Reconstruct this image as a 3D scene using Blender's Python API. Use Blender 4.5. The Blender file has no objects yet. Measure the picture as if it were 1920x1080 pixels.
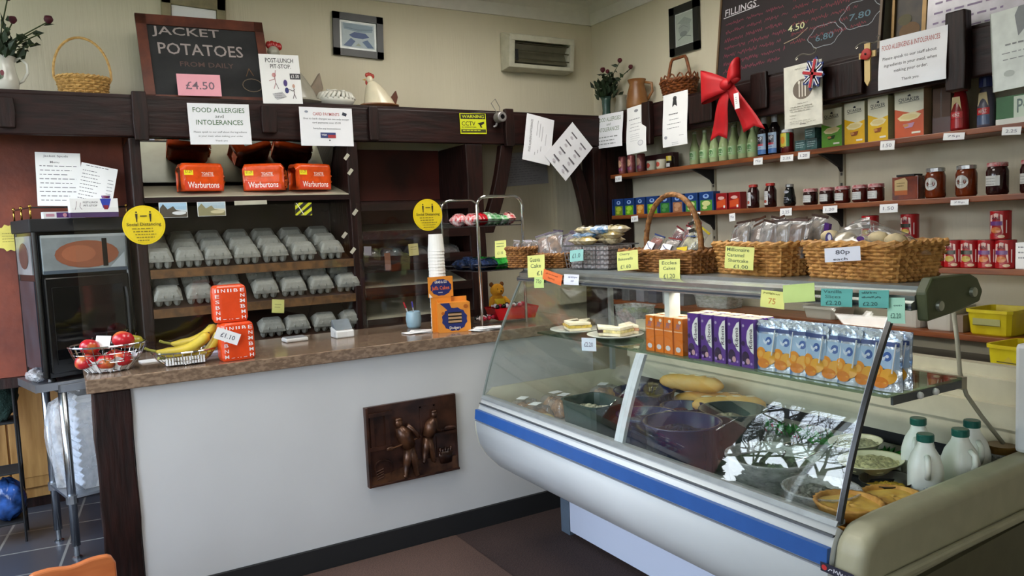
import bpy, math, random
from mathutils import Vector, Matrix, Euler
S = bpy.context.scene
COL = S.collection
random.seed(7)
PI = math.pi

# ------------------------------------------------------------------ camera
EYE = 1.45
_ya, _pi, _ro, _F = 0.52843958, 0.08005096, -0.04281197, 1428.3
_f = Vector((math.sin(_ya)*math.cos(_pi), math.cos(_ya)*math.cos(_pi), -math.sin(_pi)))
_r0 = Vector((math.cos(_ya), -math.sin(_ya), 0)); _u0 = _r0.cross(_f)
_r = _r0*math.cos(_ro) + _u0*math.sin(_ro); _u = -_r0*math.sin(_ro) + _u0*math.cos(_ro)
cam = bpy.data.cameras.new('camera'); cam.sensor_width = 36; cam.lens = _F*36/1920
cam.clip_start = .05; cam.clip_end = 200
camo = bpy.data.objects.new('camera', cam); COL.objects.link(camo)
camo.matrix_world = Matrix.Translation((0, 0, EYE)) @ Matrix((_r, _u, -_f)).transposed().to_4x4()
S.camera = camo
S.view_settings.view_transform = 'Standard'; S.view_settings.look = 'None'
S.view_settings.gamma = 1; S.view_settings.use_curve_mapping = False
S.view_settings.exposure = 0.42
S.cycles.max_bounces = 10; S.cycles.diffuse_bounces = 5; S.cycles.glossy_bounces = 4
S.cycles.transparent_max_bounces = 24; S.cycles.transmission_bounces = 6
S.cycles.sample_clamp_indirect = 6; S.cycles.caustics_reflective = False; S.cycles.caustics_refractive = False
S.cycles.use_denoising = True

# ------------------------------------------------------------------ sky, daylight
W = bpy.data.worlds.new('sky'); S.world = W; W.use_nodes = True
nt = W.node_tree; nt.nodes.clear()
SKY = 9.5
o_ = nt.nodes.new('ShaderNodeOutputWorld'); b_ = nt.nodes.new('ShaderNodeBackground'); b_.inputs[1].default_value = SKY
g_ = nt.nodes.new('ShaderNodeNewGeometry') if False else nt.nodes.new('ShaderNodeTexCoord')
s_ = nt.nodes.new('ShaderNodeSeparateXYZ'); c_ = nt.nodes.new('ShaderNodeValToRGB')
c_.color_ramp.elements[0].position = 0.0; c_.color_ramp.elements[0].color = (.88, .94, 1, 1)
c_.color_ramp.elements[1].position = 0.9; c_.color_ramp.elements[1].color = (.58, .75, 1, 1)
nt.links.new(g_.outputs['Generated'], s_.inputs[0]); nt.links.new(s_.outputs[2], c_.inputs[0])
nt.links.new(c_.outputs[0], b_.inputs[0]); nt.links.new(b_.outputs[0], o_.inputs[0])
W.cycles.sampling_method = 'AUTOMATIC'

def portal(loc, rot, sx, sy):
    l = bpy.data.lights.new('window_portal', 'AREA'); l.shape = 'RECTANGLE'; l.size = sx; l.size_y = sy
    l.cycles.is_portal = True
    o = bpy.data.objects.new('window_portal', l); COL.objects.link(o); o.location = loc; o.rotation_euler = rot
# window openings: left wall x=XL (three), front wall y=YF (one, added to light the counter front)
XL, YF, ZC = -1.5, -1.6, 2.965
LWIN = [(0.75, 2.2, .75, 2.65), (2.5, 4.98, .68, 2.86)]
FRONT_FILL = [(-1.4, -.7, .35, 2.4)]
for y0, y1, z0, z1 in LWIN: portal((XL-.05, (y0+y1)/2, (z0+z1)/2), (0, -PI/2, 0), z1-z0, y1-y0)
for x0, x1, z0, z1 in FRONT_FILL: portal(((x0+x1)/2, YF-.05, (z0+z1)/2), (PI/2, 0, 0), x1-x0, z1-z0)

def P(x, y, X=None, Y=None, Z=None):
    d = _f + _r*((x-960)/_F) - _u*((y-540)/_F)
    t = X/d.x if X is not None else (Y/d.y if Y is not None else (Z-EYE)/d.z)
    return Vector((0, 0, EYE)) + d*t

# ------------------------------------------------------------------ materials
def lin(h):
    c = [int(h[i:i+2], 16)/255 for i in (0, 2, 4)]
    return tuple(x/12.92 if x <= .04045 else ((x+.055)/1.055)**2.4 for x in c)
_mats = {}
def mat(name, hexc, rough=.5, metal=0, var=.08, scale=18, bump=0, bscale=None, col2=None, stretch=None, spec=.5, emit=0, coat=0, kind='noise', lo=.35, hi=.65):
    if name in _mats: return _mats[name]
    m = bpy.data.materials.new(name); m.use_nodes = True; _mats[name] = m
    n = m.node_tree; b = n.nodes['Principled BSDF']
    c = lin(hexc); c2 = lin(col2) if col2 else tuple(max(0, x*(1-var*2)) for x in c)
    tc = n.nodes.new('ShaderNodeTexCoord'); mp = n.nodes.new('ShaderNodeMapping')
    n.links.new(tc.outputs['Object'], mp.inputs[0])
    if stretch: mp.inputs['Scale'].default_value = stretch
    if kind == 'wave':
        t = n.nodes.new('ShaderNodeTexWave'); t.inputs['Scale'].default_value = scale; t.inputs['Distortion'].default_value = 6; t.inputs['Detail'].default_value = 3
        t.inputs['Detail Scale'].default_value = 1.5; out = t.outputs['Fac']
    elif kind == 'voronoi':
        t = n.nodes.new('ShaderNodeTexVoronoi'); t.inputs['Scale'].default_value = scale; out = t.outputs['Distance']
    else:
        t = n.nodes.new('ShaderNodeTexNoise'); t.inputs['Scale'].default_value = scale; t.inputs['Detail'].default_value = 5; out = t.outputs['Fac']
    n.links.new(mp.outputs[0], t.inputs['Vector'])
    r = n.nodes.new('ShaderNodeValToRGB'); r.color_ramp.elements[0].color = (*c2, 1); r.color_ramp.elements[1].color = (*c, 1)
    r.color_ramp.elements[0].position = lo; r.color_ramp.elements[1].position = hi
    n.links.new(out, r.inputs[0]); n.links.new(r.outputs[0], b.inputs['Base Color'])
    b.inputs['Roughness'].default_value = rough; b.inputs['Metallic'].default_value = metal
    b.inputs['Specular IOR Level'].default_value = spec
    if coat: b.inputs['Coat Weight'].default_value = coat; b.inputs['Coat Roughness'].default_value = .08
    if bump:
        bp = n.nodes.new('ShaderNodeBump'); bp.inputs['Strength'].default_value = bump; bp.inputs['Distance'].default_value = .01
        if bscale:
            t2 = n.nodes.new('ShaderNodeTexNoise'); t2.inputs['Scale'].default_value = bscale; t2.inputs['Detail'].default_value = 4
            n.links.new(mp.outputs[0], t2.inputs['Vector']); n.links.new(t2.outputs['Fac'], bp.inputs['Height'])
        else: n.links.new(out, bp.inputs['Height'])
        n.links.new(bp.outputs[0], b.inputs['Normal'])
    if emit:
        n.links.new(r.outputs[0], b.inputs['Emission Color']); b.inputs['Emission Strength'].default_value = emit
    return m
def ink(h): return mat('ink_'+h, h, rough=.6, var=.03, scale=60)
def gloss(h): return mat('gloss_'+h, h, rough=.25, var=.04, scale=25)
def thin_glass(name, tint=(1, 1, 1), ior=1.5, rough=0.0, haze=0.0):
    m = bpy.data.materials.new(name); m.use_nodes = True; n = m.node_tree; n.nodes.clear()
    o = n.nodes.new('ShaderNodeOutputMaterial'); mx = n.nodes.new('ShaderNodeMixShader')
    t = n.nodes.new('ShaderNodeBsdfTransparent'); t.inputs[0].default_value = (*tint, 1)
    g = n.nodes.new('ShaderNodeBsdfGlossy'); g.inputs['Roughness'].default_value = rough
    fr = n.nodes.new('ShaderNodeFresnel'); ge = n.nodes.new('ShaderNodeNewGeometry')
    ma = n.nodes.new('ShaderNodeMapRange'); ma.inputs['To Min'].default_value = ior; ma.inputs['To Max'].default_value = 1/ior
    n.links.new(ge.outputs['Backfacing'], ma.inputs['Value']); n.links.new(ma.outputs[0], fr.inputs['IOR'])
    n.links.new(fr.outputs[0], mx.inputs[0]); n.links.new(t.outputs[0], mx.inputs[1]); n.links.new(g.outputs[0], mx.inputs[2])
    last = mx
    if haze:
        d = n.nodes.new('ShaderNodeBsdfDiffuse'); d.inputs[0].default_value = (.8, .8, .8, 1)
        nz = n.nodes.new('ShaderNodeTexNoise'); nz.inputs['Scale'].default_value = 9
        mu = n.nodes.new('ShaderNodeMath'); mu.operation = 'MULTIPLY'; mu.inputs[1].default_value = haze*2
        n.links.new(nz.outputs['Fac'], mu.inputs[0])
        m2 = n.nodes.new('ShaderNodeMixShader'); n.links.new(mu.outputs[0], m2.inputs[0])
        n.links.new(mx.outputs[0], m2.inputs[1]); n.links.new(d.outputs[0], m2.inputs[2]); last = m2
    n.links.new(last.outputs[0], o.inputs[0]); _mats[name] = m
    return m

WALLC = mat('wallpaper_cream', 'D2CAB2', rough=.85, var=.04, scale=3, bump=.25, bscale=60, stretch=(1, 1, .06))
WOOD = mat('dark_stained_wood', '27110D', rough=.45, var=.3, scale=7, stretch=(8, 8, 1), bump=.25, col2='140806', spec=.3)
WOODH = mat('dark_stained_beam', '29110E', rough=.45, scale=5, stretch=(1.2, 8, 8), bump=.25, col2='160807', spec=.3)
WOODY = mat('dark_stained_side_beam', '29110E', rough=.45, scale=5, stretch=(8, 1.2, 8), bump=.25, col2='160807', spec=.3)
SHELFW = mat('varnished_shelf_wood', '8E4E24', rough=.4, scale=6, stretch=(8, .8, 8), col2='6A361A')
RED = mat('terracotta_panel', '8A4029', rough=.5, scale=4, col2='5E281C', bump=.15, bscale=30)
STEEL = mat('brushed_steel', 'B9BCC0', rough=.25, metal=1, var=.05)
CHROME = mat('chrome', 'D8DADD', rough=.09, metal=1, var=.02)
BLACK = mat('black_enamel', '0C0C0D', rough=.18, var=.1)
BLACKM = mat('matt_black', '111113', rough=.7)
WHITE = mat('white_paint', 'E6E4DE', rough=.5, var=.03)
PLAS = mat('white_plastic', 'E4E5E4', rough=.3, var=.02)
PAPER = mat('white_paper', 'EEEEEE', rough=.6, var=.02, scale=8)
LAMI = mat('laminated_paper', 'ECEDF2', rough=.18, var=.02, scale=8)
GLASS = thin_glass('clear_glass', (.965, .985, .975))
GLASSF = thin_glass('display_glass', (.96, .98, .97))
ACRY = thin_glass('clear_acrylic', (.985, .985, .985), 1.42)
FILM = thin_glass('cling_film', (.96, .96, .97), 1.6, .12, .10)
FROST = thin_glass('frosted_plastic', (.86, .89, .86), 1.45, .25, .3)
MIRROR = mat('mirror_glass', 'DCE0D8', rough=.02, metal=1, var=.01)
PALE = mat('pale_laminate', 'B9B49E', rough=.3, var=.04)

# ------------------------------------------------------------------ mesh builder
class MB:
    def __init__(s): s.v = []; s.f = []; s.m = []
    def add(s, vs, fs, m=0, T=None):
        n = len(s.v)
        s.v += [tuple(T @ Vector(v)) for v in vs] if T is not None else [tuple(v) for v in vs]
        s.f += [tuple(i+n for i in f) for f in fs]; s.m += [m]*len(fs); return s
    def box(s, x0, x1, y0, y1, z0, z1, m=0, T=None):
        return s.add([(x0,y0,z0),(x1,y0,z0),(x1,y1,z0),(x0,y1,z0),(x0,y0,z1),(x1,y0,z1),(x1,y1,z1),(x0,y1,z1)],
                     [(0,3,2,1),(4,5,6,7),(0,1,5,4),(1,2,6,5),(2,3,7,6),(3,0,4,7)], m, T)
    def prism(s, poly, a0, a1, axis='y', m=0, T=None):
        n = len(poly); vs = []
        for a in (a0, a1):
            for p, q in poly:
                vs.append({'y': (p, a, q), 'x': (a, p, q), 'z': (p, q, a)}[axis])
        fs = [tuple(range(n)), tuple(range(2*n-1, n-1, -1))] + [(i, i+n, (i+1) % n+n, (i+1) % n) for i in range(n)]
        return s.add(vs, fs, m, T)
    def lathe(s, prof, n=20, c=(0, 0, 0), m=0, sx=1, sy=1, T=None, cap=True, sq=None):
        vs = []; fs = []
        for r, z in prof:
            for k in range(n):
                a = 2*PI*k/n; ca, sa = math.cos(a), math.sin(a)
                if sq:
                    e = (abs(ca)**sq+abs(sa)**sq)**(-1/sq); ca *= e; sa *= e
                vs.append((c[0]+r*sx*ca, c[1]+r*sy*sa, c[2]+z))
        for i in range(len(prof)-1):
            for k in range(n):
                fs.append((i*n+k, i*n+(k+1) % n, (i+1)*n+(k+1) % n, (i+1)*n+k))
        if cap:
            if prof[0][0] > 1e-5: fs.append(tuple(range(n-1, -1, -1)))
            if prof[-1][0] > 1e-5: fs.append(tuple((len(prof)-1)*n+k for k in range(n)))
        return s.add(vs, fs, m, T)
    def tube(s, pts, r, n=6, m=0, closed=False, T=None):
        pts = [Vector(p) for p in pts]; N = len(pts); vs = []; fs = []; prev = None
        for i, p in enumerate(pts):
            a = pts[(i-1) % N] if (closed or i) else p; b = pts[(i+1) % N] if (closed or i < N-1) else p
            t = (b-a); t = t.normalized() if t.length > 1e-9 else Vector((0, 0, 1))
            if prev is None:
                h = Vector((0, 0, 1)) if abs(t.z) < .9 else Vector((1, 0, 0)); e1 = t.cross(h).normalized()
            else:
                e1 = prev - t*prev.dot(t); e1 = e1.normalized() if e1.length > 1e-6 else t.orthogonal().normalized()
            prev = e1; e2 = t.cross(e1); rr = r[i] if isinstance(r, (list, tuple)) else r
            for k in range(n):
                q = 2*PI*k/n; vs.append(p + e1*(rr*math.cos(q)) + e2*(rr*math.sin(q)))
        for i in range(N if closed else N-1):
            j = (i+1) % N
            for k in range(n): fs.append((i*n+k, i*n+(k+1) % n, j*n+(k+1) % n, j*n+k))
        if not closed: fs += [tuple(range(n-1, -1, -1)), tuple((N-1)*n+k for k in range(n))]
        return s.add(vs, fs, m, T)
    def ball(s, c, r, n=12, m=0, T=None):
        if not isinstance(r, (tuple, list)): r = (r, r, r)
        k = max(5, n//2)
        pr = [(math.sin(PI*i/k), -math.cos(PI*i/k)) for i in range(k+1)]
        b = MB().lathe(pr, n, cap=False)
        M = Matrix.Translation(c) @ Matrix.Diagonal((r[0], r[1], r[2], 1))
        if T is not None: M = T @ M
        return s.add(b.v, b.f, m, M)
    def grid(s, fn, nu, nv, m=0, closeu=False):
        vs = [fn(i/nu, j/nv) for j in range(nv+1) for i in range(nu+1)]
        return s.add(vs, [(j*(nu+1)+i, j*(nu+1)+i+1, (j+1)*(nu+1)+i+1, (j+1)*(nu+1)+i) for j in range(nv) for i in range(nu)], m)
    def build(s, name, mats, parent=None, loc=None, rot=None, smooth=False, bevel=0, solid=0, label=None, weld=False):
        me = bpy.data.meshes.new(name); me.from_pydata(s.v, [], s.f)
        if not isinstance(mats, (list, tuple)): mats = [mats]
        for q in mats: me.materials.append(q)
        for p, i in zip(me.polygons, s.m): p.material_index = min(i, len(mats)-1); p.use_smooth = smooth
        me.update()
        o = bpy.data.objects.new(name, me); COL.objects.link(o)
        if parent: o.parent = parent
        if loc is not None: o.location = loc
        if rot is not None: o.rotation_euler = rot
        if solid:
            q = o.modifiers.new('solid', 'SOLIDIFY'); q.thickness = solid; q.offset = 0
        if bevel:
            q = o.modifiers.new('bevel', 'BEVEL'); q.width = bevel; q.segments = 2; q.limit_method = 'ANGLE'
        if label: o['label'] = label
        return o

def tag(o, label=None, cat=None, group=None, kind=None):
    if label: o['label'] = label
    if cat: o['category'] = cat
    if group: o['group'] = group
    if kind: o['kind'] = kind
    return o
def thing(name, label, cat, loc=(0, 0, 0), rz=0, group=None, rx=0, ry=0):
    o = bpy.data.objects.new(name, None); COL.objects.link(o); o.empty_display_size = .05
    o.location = loc; o.rotation_euler = (rx, ry, rz); return tag(o, label, cat, group)
def dup(root, loc=None, rz=None, label=None, group=None):
    c = root.copy(); COL.objects.link(c)
    for ch in list(root.children):
        d = dup(ch); d.parent = c
    if loc is not None: c.location = loc
    if rz is not None: c.rotation_euler.z = rz
    if label: c['label'] = label
    if group: c['group'] = group
    return c
RW = -PI/2      # rotation of things that face the room from the right wall
ORD = ['first', 'second', 'third', 'fourth', 'fifth', 'sixth', 'seventh', 'eighth', 'ninth', 'tenth', 'eleventh', 'twelfth', 'thirteenth', 'fourteenth', 'fifteenth', 'sixteenth']
def nth(i, n, unit=''):
    if i == 0: return 'leftmost'
    if i == n-1: return 'rightmost'
    return ORD[i]+' from left'

# ------------------------------------------------------------------ lettering and print
_tx = {}
def glyphs(t):
    if t not in _tx:
        cu = bpy.data.curves.new('text', 'FONT'); cu.body = t; cu.resolution_u = 2; cu.offset = .008
        ob = bpy.data.objects.new('text', cu); me = bpy.data.meshes.new_from_object(ob)
        vs = [(v.co.x, v.co.y) for v in me.vertices]; fs = [tuple(p.vertices) for p in me.polygons]
        bpy.data.objects.remove(ob); bpy.data.curves.remove(cu); bpy.data.meshes.remove(me)
        x0 = min([v[0] for v in vs] or [0]); x1 = max([v[0] for v in vs] or [1]); y0 = min([v[1] for v in vs] or [0]); y1 = max([v[1] for v in vs] or [1])
        _tx[t] = ([((x-x0)/max(1e-6, x1-x0), (y-y0)/max(1e-6, y1-y0)) for x, y in vs], fs)
    return _tx[t]
def art(parent, items, w, h, y=0, x0=None, z0=0, wrap=None, fn=None, name='printed_label', glossy=False, step=.0004):
    """flat print on the front (-Y) face. x, z in fractions of w, h."""
    if x0 is None: x0 = -w/2
    mats = []; idx = {}; B = MB(); lay = 0
    def mi(c):
        if c not in idx: idx[c] = len(mats); mats.append(c if not isinstance(c, str) else (gloss(c) if glossy else ink(c)))
        return idx[c]
    def put(pts, fs, c):
        nonlocal lay
        vs = []
        yy = y-.0006-lay*step
        for a, b in pts:
            X = x0+a*w; Z = z0+b*h
            if wrap: r = wrap-yy+y; vs.append((r*math.sin(X/wrap), -r*math.cos(X/wrap)+0, Z))
            else: vs.append((X, yy, Z))
            if fn: vs[-1] = fn(*vs[-1])
        B.add(vs, fs, mi(c)); 
    for it in items:
        k = it[0]
        if k == 'r':
            _, a, b, c, d, col = it; n = 8 if wrap or fn else 1
            put([(a+(c-a)*i/n, q) for q in (b, d) for i in range(n+1)], [(i, i+1, n+2+i, n+1+i) for i in range(n)], col); lay += 1
        elif k == 'e':
            _, cx, cz, rx, rz_, col = it
            put([(cx, cz)]+[(cx+rx*math.cos(2*PI*i/20), cz+rz_*math.sin(2*PI*i/20)) for i in range(20)], [(0, i+1, (i+1) % 20+1) for i in range(20)], col); lay += 1
        elif k == 'p':
            _, pts, col = it; put(pts, [tuple(range(len(pts)))], col); lay += 1
        elif k == 'l':   # stroke
            _, pts, th, col = it
            for (ax, az), (bx, bz) in zip(pts, pts[1:]):
                dx, dz = (bx-ax)*w, (bz-az)*h; L = math.hypot(dx, dz) or 1; nx, nz = -dz/L*th/2/w, dx/L*th/2/h
                put([(ax-nx, az-nz), (bx-nx, bz-nz), (bx+nx, bz+nz), (ax+nx, az+nz)], [(0, 1, 2, 3)], col)
        elif k == 't':   # text fitted in a box: centre x, z, width, height
            _, t, cx, cz, tw, th, col = it[:7]; vs, fs = glyphs(t); sl = it[7] if len(it) > 7 else 0
            if sl == 'v': pts = [(cx+tw*(.5-q), cz+th*(p-.5)) for p, q in vs]
            else: pts = [(cx+tw*(p-.5)+sl*0, cz+th*(q-.5)+sl*(p-.5)) for p, q in vs]
            put(pts, fs, col)
        elif k == 'w':   # unreadable handwriting: x0, x1, z, height, stroke, colour
            _, a, c, z_, hh_, th, col = it; x = a
            while x < c:
                L = min(random.uniform(.07, .16), c-x); n_ = max(2, int(L*w/(hh_*h*.27)))
                pts = [(x+L*(i+random.uniform(-.45, .45))/n_, z_+hh_*(.5 if i % 2 else -.5)*random.uniform(.1, 1.15)) for i in range(n_+1)]
                for (ax, az), (bx, bz) in zip(pts, pts[1:]):
                    dx, dz = (bx-ax)*w, (bz-az)*h; Lq = math.hypot(dx, dz) or 1; nx, nz = -dz/Lq*th/2/w, dx/Lq*th/2/h
                    put([(ax-nx, az-nz), (bx-nx, bz-nz), (bx+nx, bz+nz), (ax+nx, az+nz)], [(0, 1, 2, 3)], col)
                x += L+.02
        elif k == 's':   # lines of small writing: x0, x1, ztop, n, dz, thickness
            _, a, c, zt, n, dz, th, col = it
            for i in range(n):
                x = a + random.random()*.04*(c-a); e = c - random.random()*.3*(c-a)
                while x < e:
                    L = (c-a)*random.uniform(.05, .16); q = min(x+L, e)
                    put([(x, zt-i*dz), (q, zt-i*dz), (q, zt-i*dz+th), (x, zt-i*dz+th)], [(0, 1, 2, 3)], col); x = q+(c-a)*.035
    return B.build(name, mats, parent)
def sheet(name, label, cat, p0, p1, p2, items=(), m=None, curl=0, th=.0008, group=None, off=.002, notch=None):
    """sheet of paper: p0 top left, p1 top right, p2 bottom left (world points)."""
    X = (p1-p0); w = X.length; X.normalize(); Z = (p0-p2); Z -= X*Z.dot(X); h = Z.length; Z.normalize(); Y = Z.cross(X)
    o = None; B = MB(); n = 8
    fn = (lambda x, y, z: (x, y - curl*math.sin(min(1.2, max(0, 1-z/h))*PI*.6)**2 - curl*.25*math.sin(x/w*PI), z)) if curl else None
    vs = []
    for j in range(n+1):
        for i in range(n+1):
            q = (w*i/n, 0, h*j/n); vs.append(fn(*q) if fn else q)
    nf = [(j*(n+1)+i, j*(n+1)+i+1, (j+1)*(n+1)+i+1, (j+1)*(n+1)+i) for j in range(n) for i in range(n)]
    back = [(a, b+th, c) for a, b, c in vs]; N = len(vs)
    rim = [i for i in range(n)]+[n+(n+1)*j for j in range(n)]+[(n+1)*(n+1)-1-i for i in range(n)]+[(n+1)*(n-j) for j in range(n)]
    B.add(vs+back, nf+[tuple(N+k for k in reversed(f)) for f in nf]+[(rim[(i+1) % len(rim)], rim[i], rim[i]+N, rim[(i+1) % len(rim)]+N) for i in range(len(rim))])
    o = B.build(name, m or PAPER); tag(o, label, cat, group)
    M = Matrix((X, Y, Z)).transposed().to_4x4(); o.matrix_world = Matrix.Translation(p0 - Z*h - Y*off) @ M
    if items: art(o, list(items), w, h, x0=0, fn=fn, name='lettering')
    return o
def sh(name, label, cat, a, b, c, plane, items=(), **k):
    return sheet(name, label, cat, P(*a, **plane), P(*b, **plane), P(*c, **plane), items, **k)

# ------------------------------------------------------------------ shell of the room
XR, YB = 3.3, 4.4
def wall_x(name, x0, x1, ya, yb, za, zb, holes, m):       # wall lying along Y, holes (y0,y1,z0,z1)
    B = MB(); y = ya
    for h0, h1, q0, q1 in holes:
        B.box(x0, x1, y, h0, za, zb); B.box(x0, x1, h0, h1, za, q0); B.box(x0, x1, h0, h1, q1, zb); y = h1
    B.box(x0, x1, y, yb, za, zb); return tag(B.build(name, m), kind='structure')
def wall_y(name, y0, y1, xa, xb, za, zb, holes, m):
    B = MB(); x = xa
    for h0, h1, q0, q1 in holes:
        B.box(x, h0, y0, y1, za, zb); B.box(h0, h1, y0, y1, za, q0); B.box(h0, h1, y0, y1, q1, zb); x = h1
    B.box(x, xb, y0, y1, za, zb); return tag(B.build(name, m), kind='structure')
wall_x('wall_right', XR, XR+.2, YF-.2, YB+.2, 0, ZC+.1, [], WALLC)
wall_y('wall_back', YB, YB+.2, .345, XR, 0, ZC+.1, [], WALLC)
B = MB(); B.box(XL, .345, YB, YB+.12, 2.0, ZC+.1); tag(B.build('wall_back_bulkhead', WALLC), kind='structure')
wall_y('wall_rear', 5.08, 5.25, XL-.2, .5, 0, 2.2, [], RED)
B = MB(); B.box(.296, .344, 4.385, 5.08, 0, 2.2); tag(B.build('wall_side', RED), kind='structure')
B = MB(); B.box(XL, .28, YB+.12, 5.08, 2.1, 2.2); tag(B.build('ceiling_recess', WHITE), kind='structure')
wall_x('wall_left', XL-.2, XL, YF-.2, 5.25, 0, ZC+.1, LWIN, WALLC)
wall_y('wall_front', YF-.2, YF, XL, XR, 0, ZC+.1, FRONT_FILL, WALLC)
B = MB(); B.box(XL-.2, XR+.2, YF-.2, YB+.2, ZC, ZC+.1); tag(B.build('ceiling', WHITE), kind='structure')
TILE = bpy.data.materials.new('slate_tiles'); TILE.use_nodes = True; n_ = TILE.node_tree; bs = n_.nodes['Principled BSDF']
bk = n_.nodes.new('ShaderNodeTexBrick'); bk.offset = 0; bk.inputs['Scale'].default_value = 1; bk.inputs['Brick Width'].default_value = .3; bk.inputs['Row Height'].default_value = .3
bk.inputs['Mortar Size'].default_value = .006; bk.inputs['Color1'].default_value = (*lin('3A3B42'), 1); bk.inputs['Color2'].default_value = (*lin('4A4B52'), 1); bk.inputs['Mortar'].default_value = (*lin('85837E'), 1)
tc_ = n_.nodes.new('ShaderNodeTexCoord'); mp_ = n_.nodes.new('ShaderNodeMapping'); mp_.inputs['Rotation'].default_value = (0, 0, .12)
n_.links.new(tc_.outputs['Object'], mp_.inputs[0]); n_.links.new(mp_.outputs[0], bk.inputs[0]); n_.links.new(bk.outputs[0], bs.inputs['Base Color']); bs.inputs['Roughness'].default_value = .35
B = MB(); B.box(XL-.2, XR+.2, YF-.2, 5.25, -.1, 0); tag(B.build('floor', TILE), kind='structure')
CARP = mat('brown_carpet', '3C2924', rough=.95, scale=140, col2='2A1B18', bump=.5)
B = MB(); B.box(.0, XR-.01, YF+.01, 3.19, .0, .008); tag(B.build('carpet', CARP), 'dark brown short pile carpet in front of the white counter', 'carpet')
MATC = mat('lighter_brown_mat', '5A4238', rough=.95, scale=160, col2='46332C', bump=.5)
B = MB(); _a = P(850, 1001, Z=.01); _b = P(960, 1080, Z=.01); _c = _b+(_b-_a)*1.5; B.prism([(.19, 3.175), (.19, _c.y), (_c.x, _c.y), (_a.x, 3.175)], .0085, .013, 'z'); tag(B.build('door_mat', MATC), 'lighter brown carpet mat along the foot of the white counter', 'mat')
# coving: swept profile with steps along two walls
def coving(name, pts, inward):
    prof = [(0, -.14), (.012, -.14), (.02, -.125), (.045, -.075), (.09, -.035), (.135, -.02), (.14, -.012), (.155, -.012), (.155, -.004), (.19, -.004), (.19, 0), (0, 0)]
    B = MB()
    for (a, b, ax) in pts:
        if ax == 'y': B.prism([(XR-p, ZC+q) for p, q in prof], a, b, 'y')
        else: B.prism([(YB-p, ZC+q) for p, q in prof], a, b, 'x')
    return tag(B.build(name, WHITE), kind='structure')
coving('trim_1', [(YF, YB, 'y')], 0); coving('trim_2', [(XL, XR, 'x')], 0)
B = MB(); B.prism([(XR-.24, ZC-.008), (XR-.225, ZC-.012), (XR-.21, ZC-.008), (XR-.21, ZC), (XR-.24, ZC)], YF, YB-.21, 'y'); B.prism([(YB-.24, ZC-.008), (YB-.225, ZC-.012), (YB-.21, ZC-.008), (YB-.21, ZC), (YB-.24, ZC)], XL, XR-.21, 'x')
tag(B.build('trim_3', WHITE), kind='structure')
B = MB(); B.box(XL, .296, 5.06, 5.08, 0, .1); tag(B.build('baseboard_rear', WOOD), kind='structure')
UPVC = mat('white_window_frame', 'F0F0EE', rough=.3)
for i, (y0, y1, z0, z1) in enumerate(LWIN):
    B = MB(); 
    for a, b, c, d in ((y0, y1, z0, z0+.06), (y0, y1, z1-.06, z1), (y0, y0+.05, z0, z1), (y1-.05, y1, z0, z1), ((y0+y1)/2-.02, (y0+y1)/2+.02, z0, z1)):
        B.box(XL-.14, XL-.07, a, b, c, d)
    B.box(XL-.07, XL+.05, y0-.03, y1+.03, z0-.03, z0)
    tag(B.build('window_%d' % (i+1), UPVC), kind='structure')
for i, (x0, x1, z0, z1) in enumerate(FRONT_FILL):
    B = MB()
    for a, b, c, d in ((x0, x1, z0, z0+.06), (x0, x1, z1-.06, z1), (x0, x0+.05, z0, z1), (x1-.05, x1, z0, z1)): B.box(a, b, YF-.14, YF-.07, c, d)
    tag(B.build('window_%d' % (i+4), UPVC), kind='structure')  # frame of the front opening added for light on the counter

fill_lt = thing('fill_panel', 'added flat white fill panel overhead, above the middle of the shop', 'fill light', (.55, 2.35, ZC-.045))  # glowing panels added overhead to brighten the upper walls
B = MB()
for q in ((-.32, .32, -.62, -.60), (-.32, .32, .60, .62), (-.32, -.30, -.62, .62), (.30, .32, -.62, .62)): B.box(*q, 0, .044)
B.build('frame', UPVC, fill_lt)
FILLM = mat('fill_glow', 'F6F2EA', emit=11); B = MB(); B.box(-.30, .30, -.60, .60, .01, .03); B.build('fill_surface', FILLM, fill_lt)
dup(fill_lt, (2.05, 2.9, ZC-.045), None, 'added flat white fill panel overhead, above the display counter')

# ------------------------------------------------------------------ outside the windows (seen as reflections in the glass)
GRASS = mat('lawn', '4A5A2C', rough=.9, scale=4, col2='2F3B1C')
B = MB(); B.box(-60, XL-.2, -40, 60, -.35, -.3); tag(B.build('ground_outside', GRASS), kind='structure')
BARK = mat('bark', '2A2622', rough=.9, scale=12)
def branch(B, p, d, L, r, lev, rnd):
    pts = [p]; q = p; dd = d.copy()
    for i in range(3):
        dd = (dd + Vector((rnd.uniform(-.22, .22), rnd.uniform(-.22, .22), rnd.uniform(-.08, .2)))).normalized(); q = q+dd*(L/3); pts.append(q)
    B.tube(pts, [r, r*.85, r*.7, r*.55], 5 if lev > 2 else 3)
    if lev == 0: return
    for k in range(3 if lev > 1 else 4):
        t = rnd.choice([1, 2, 3, 3]); nd = (dd + Vector((rnd.uniform(-1, 1), rnd.uniform(-1, 1), rnd.uniform(-.3, .8)))*.75).normalized()
        branch(B, pts[t], nd, L*rnd.uniform(.6, .8), r*.55, lev-1, rnd)
for i, (x, y, s) in enumerate([(-5.4, 6.6, 1.35), (-8.5, 12.5, 1.7), (-6.3, 2.6, 1.35)]):
    rnd = random.Random(11+i); B = MB(); branch(B, Vector((0, 0, -.3)), Vector((.05, 0, 1)), 1.8*s, .13*s, 7, rnd)
    tag(B.build('bare_tree', BARK, loc=(x, y, 0), smooth=True), 'bare winter tree outside the left windows, ' + ['nearest the counter', 'furthest away', 'nearest the camera'][i], 'tree')
LEAF = mat('evergreen_leaves', '25361F', rough=.8, scale=3, col2='131D10')
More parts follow.
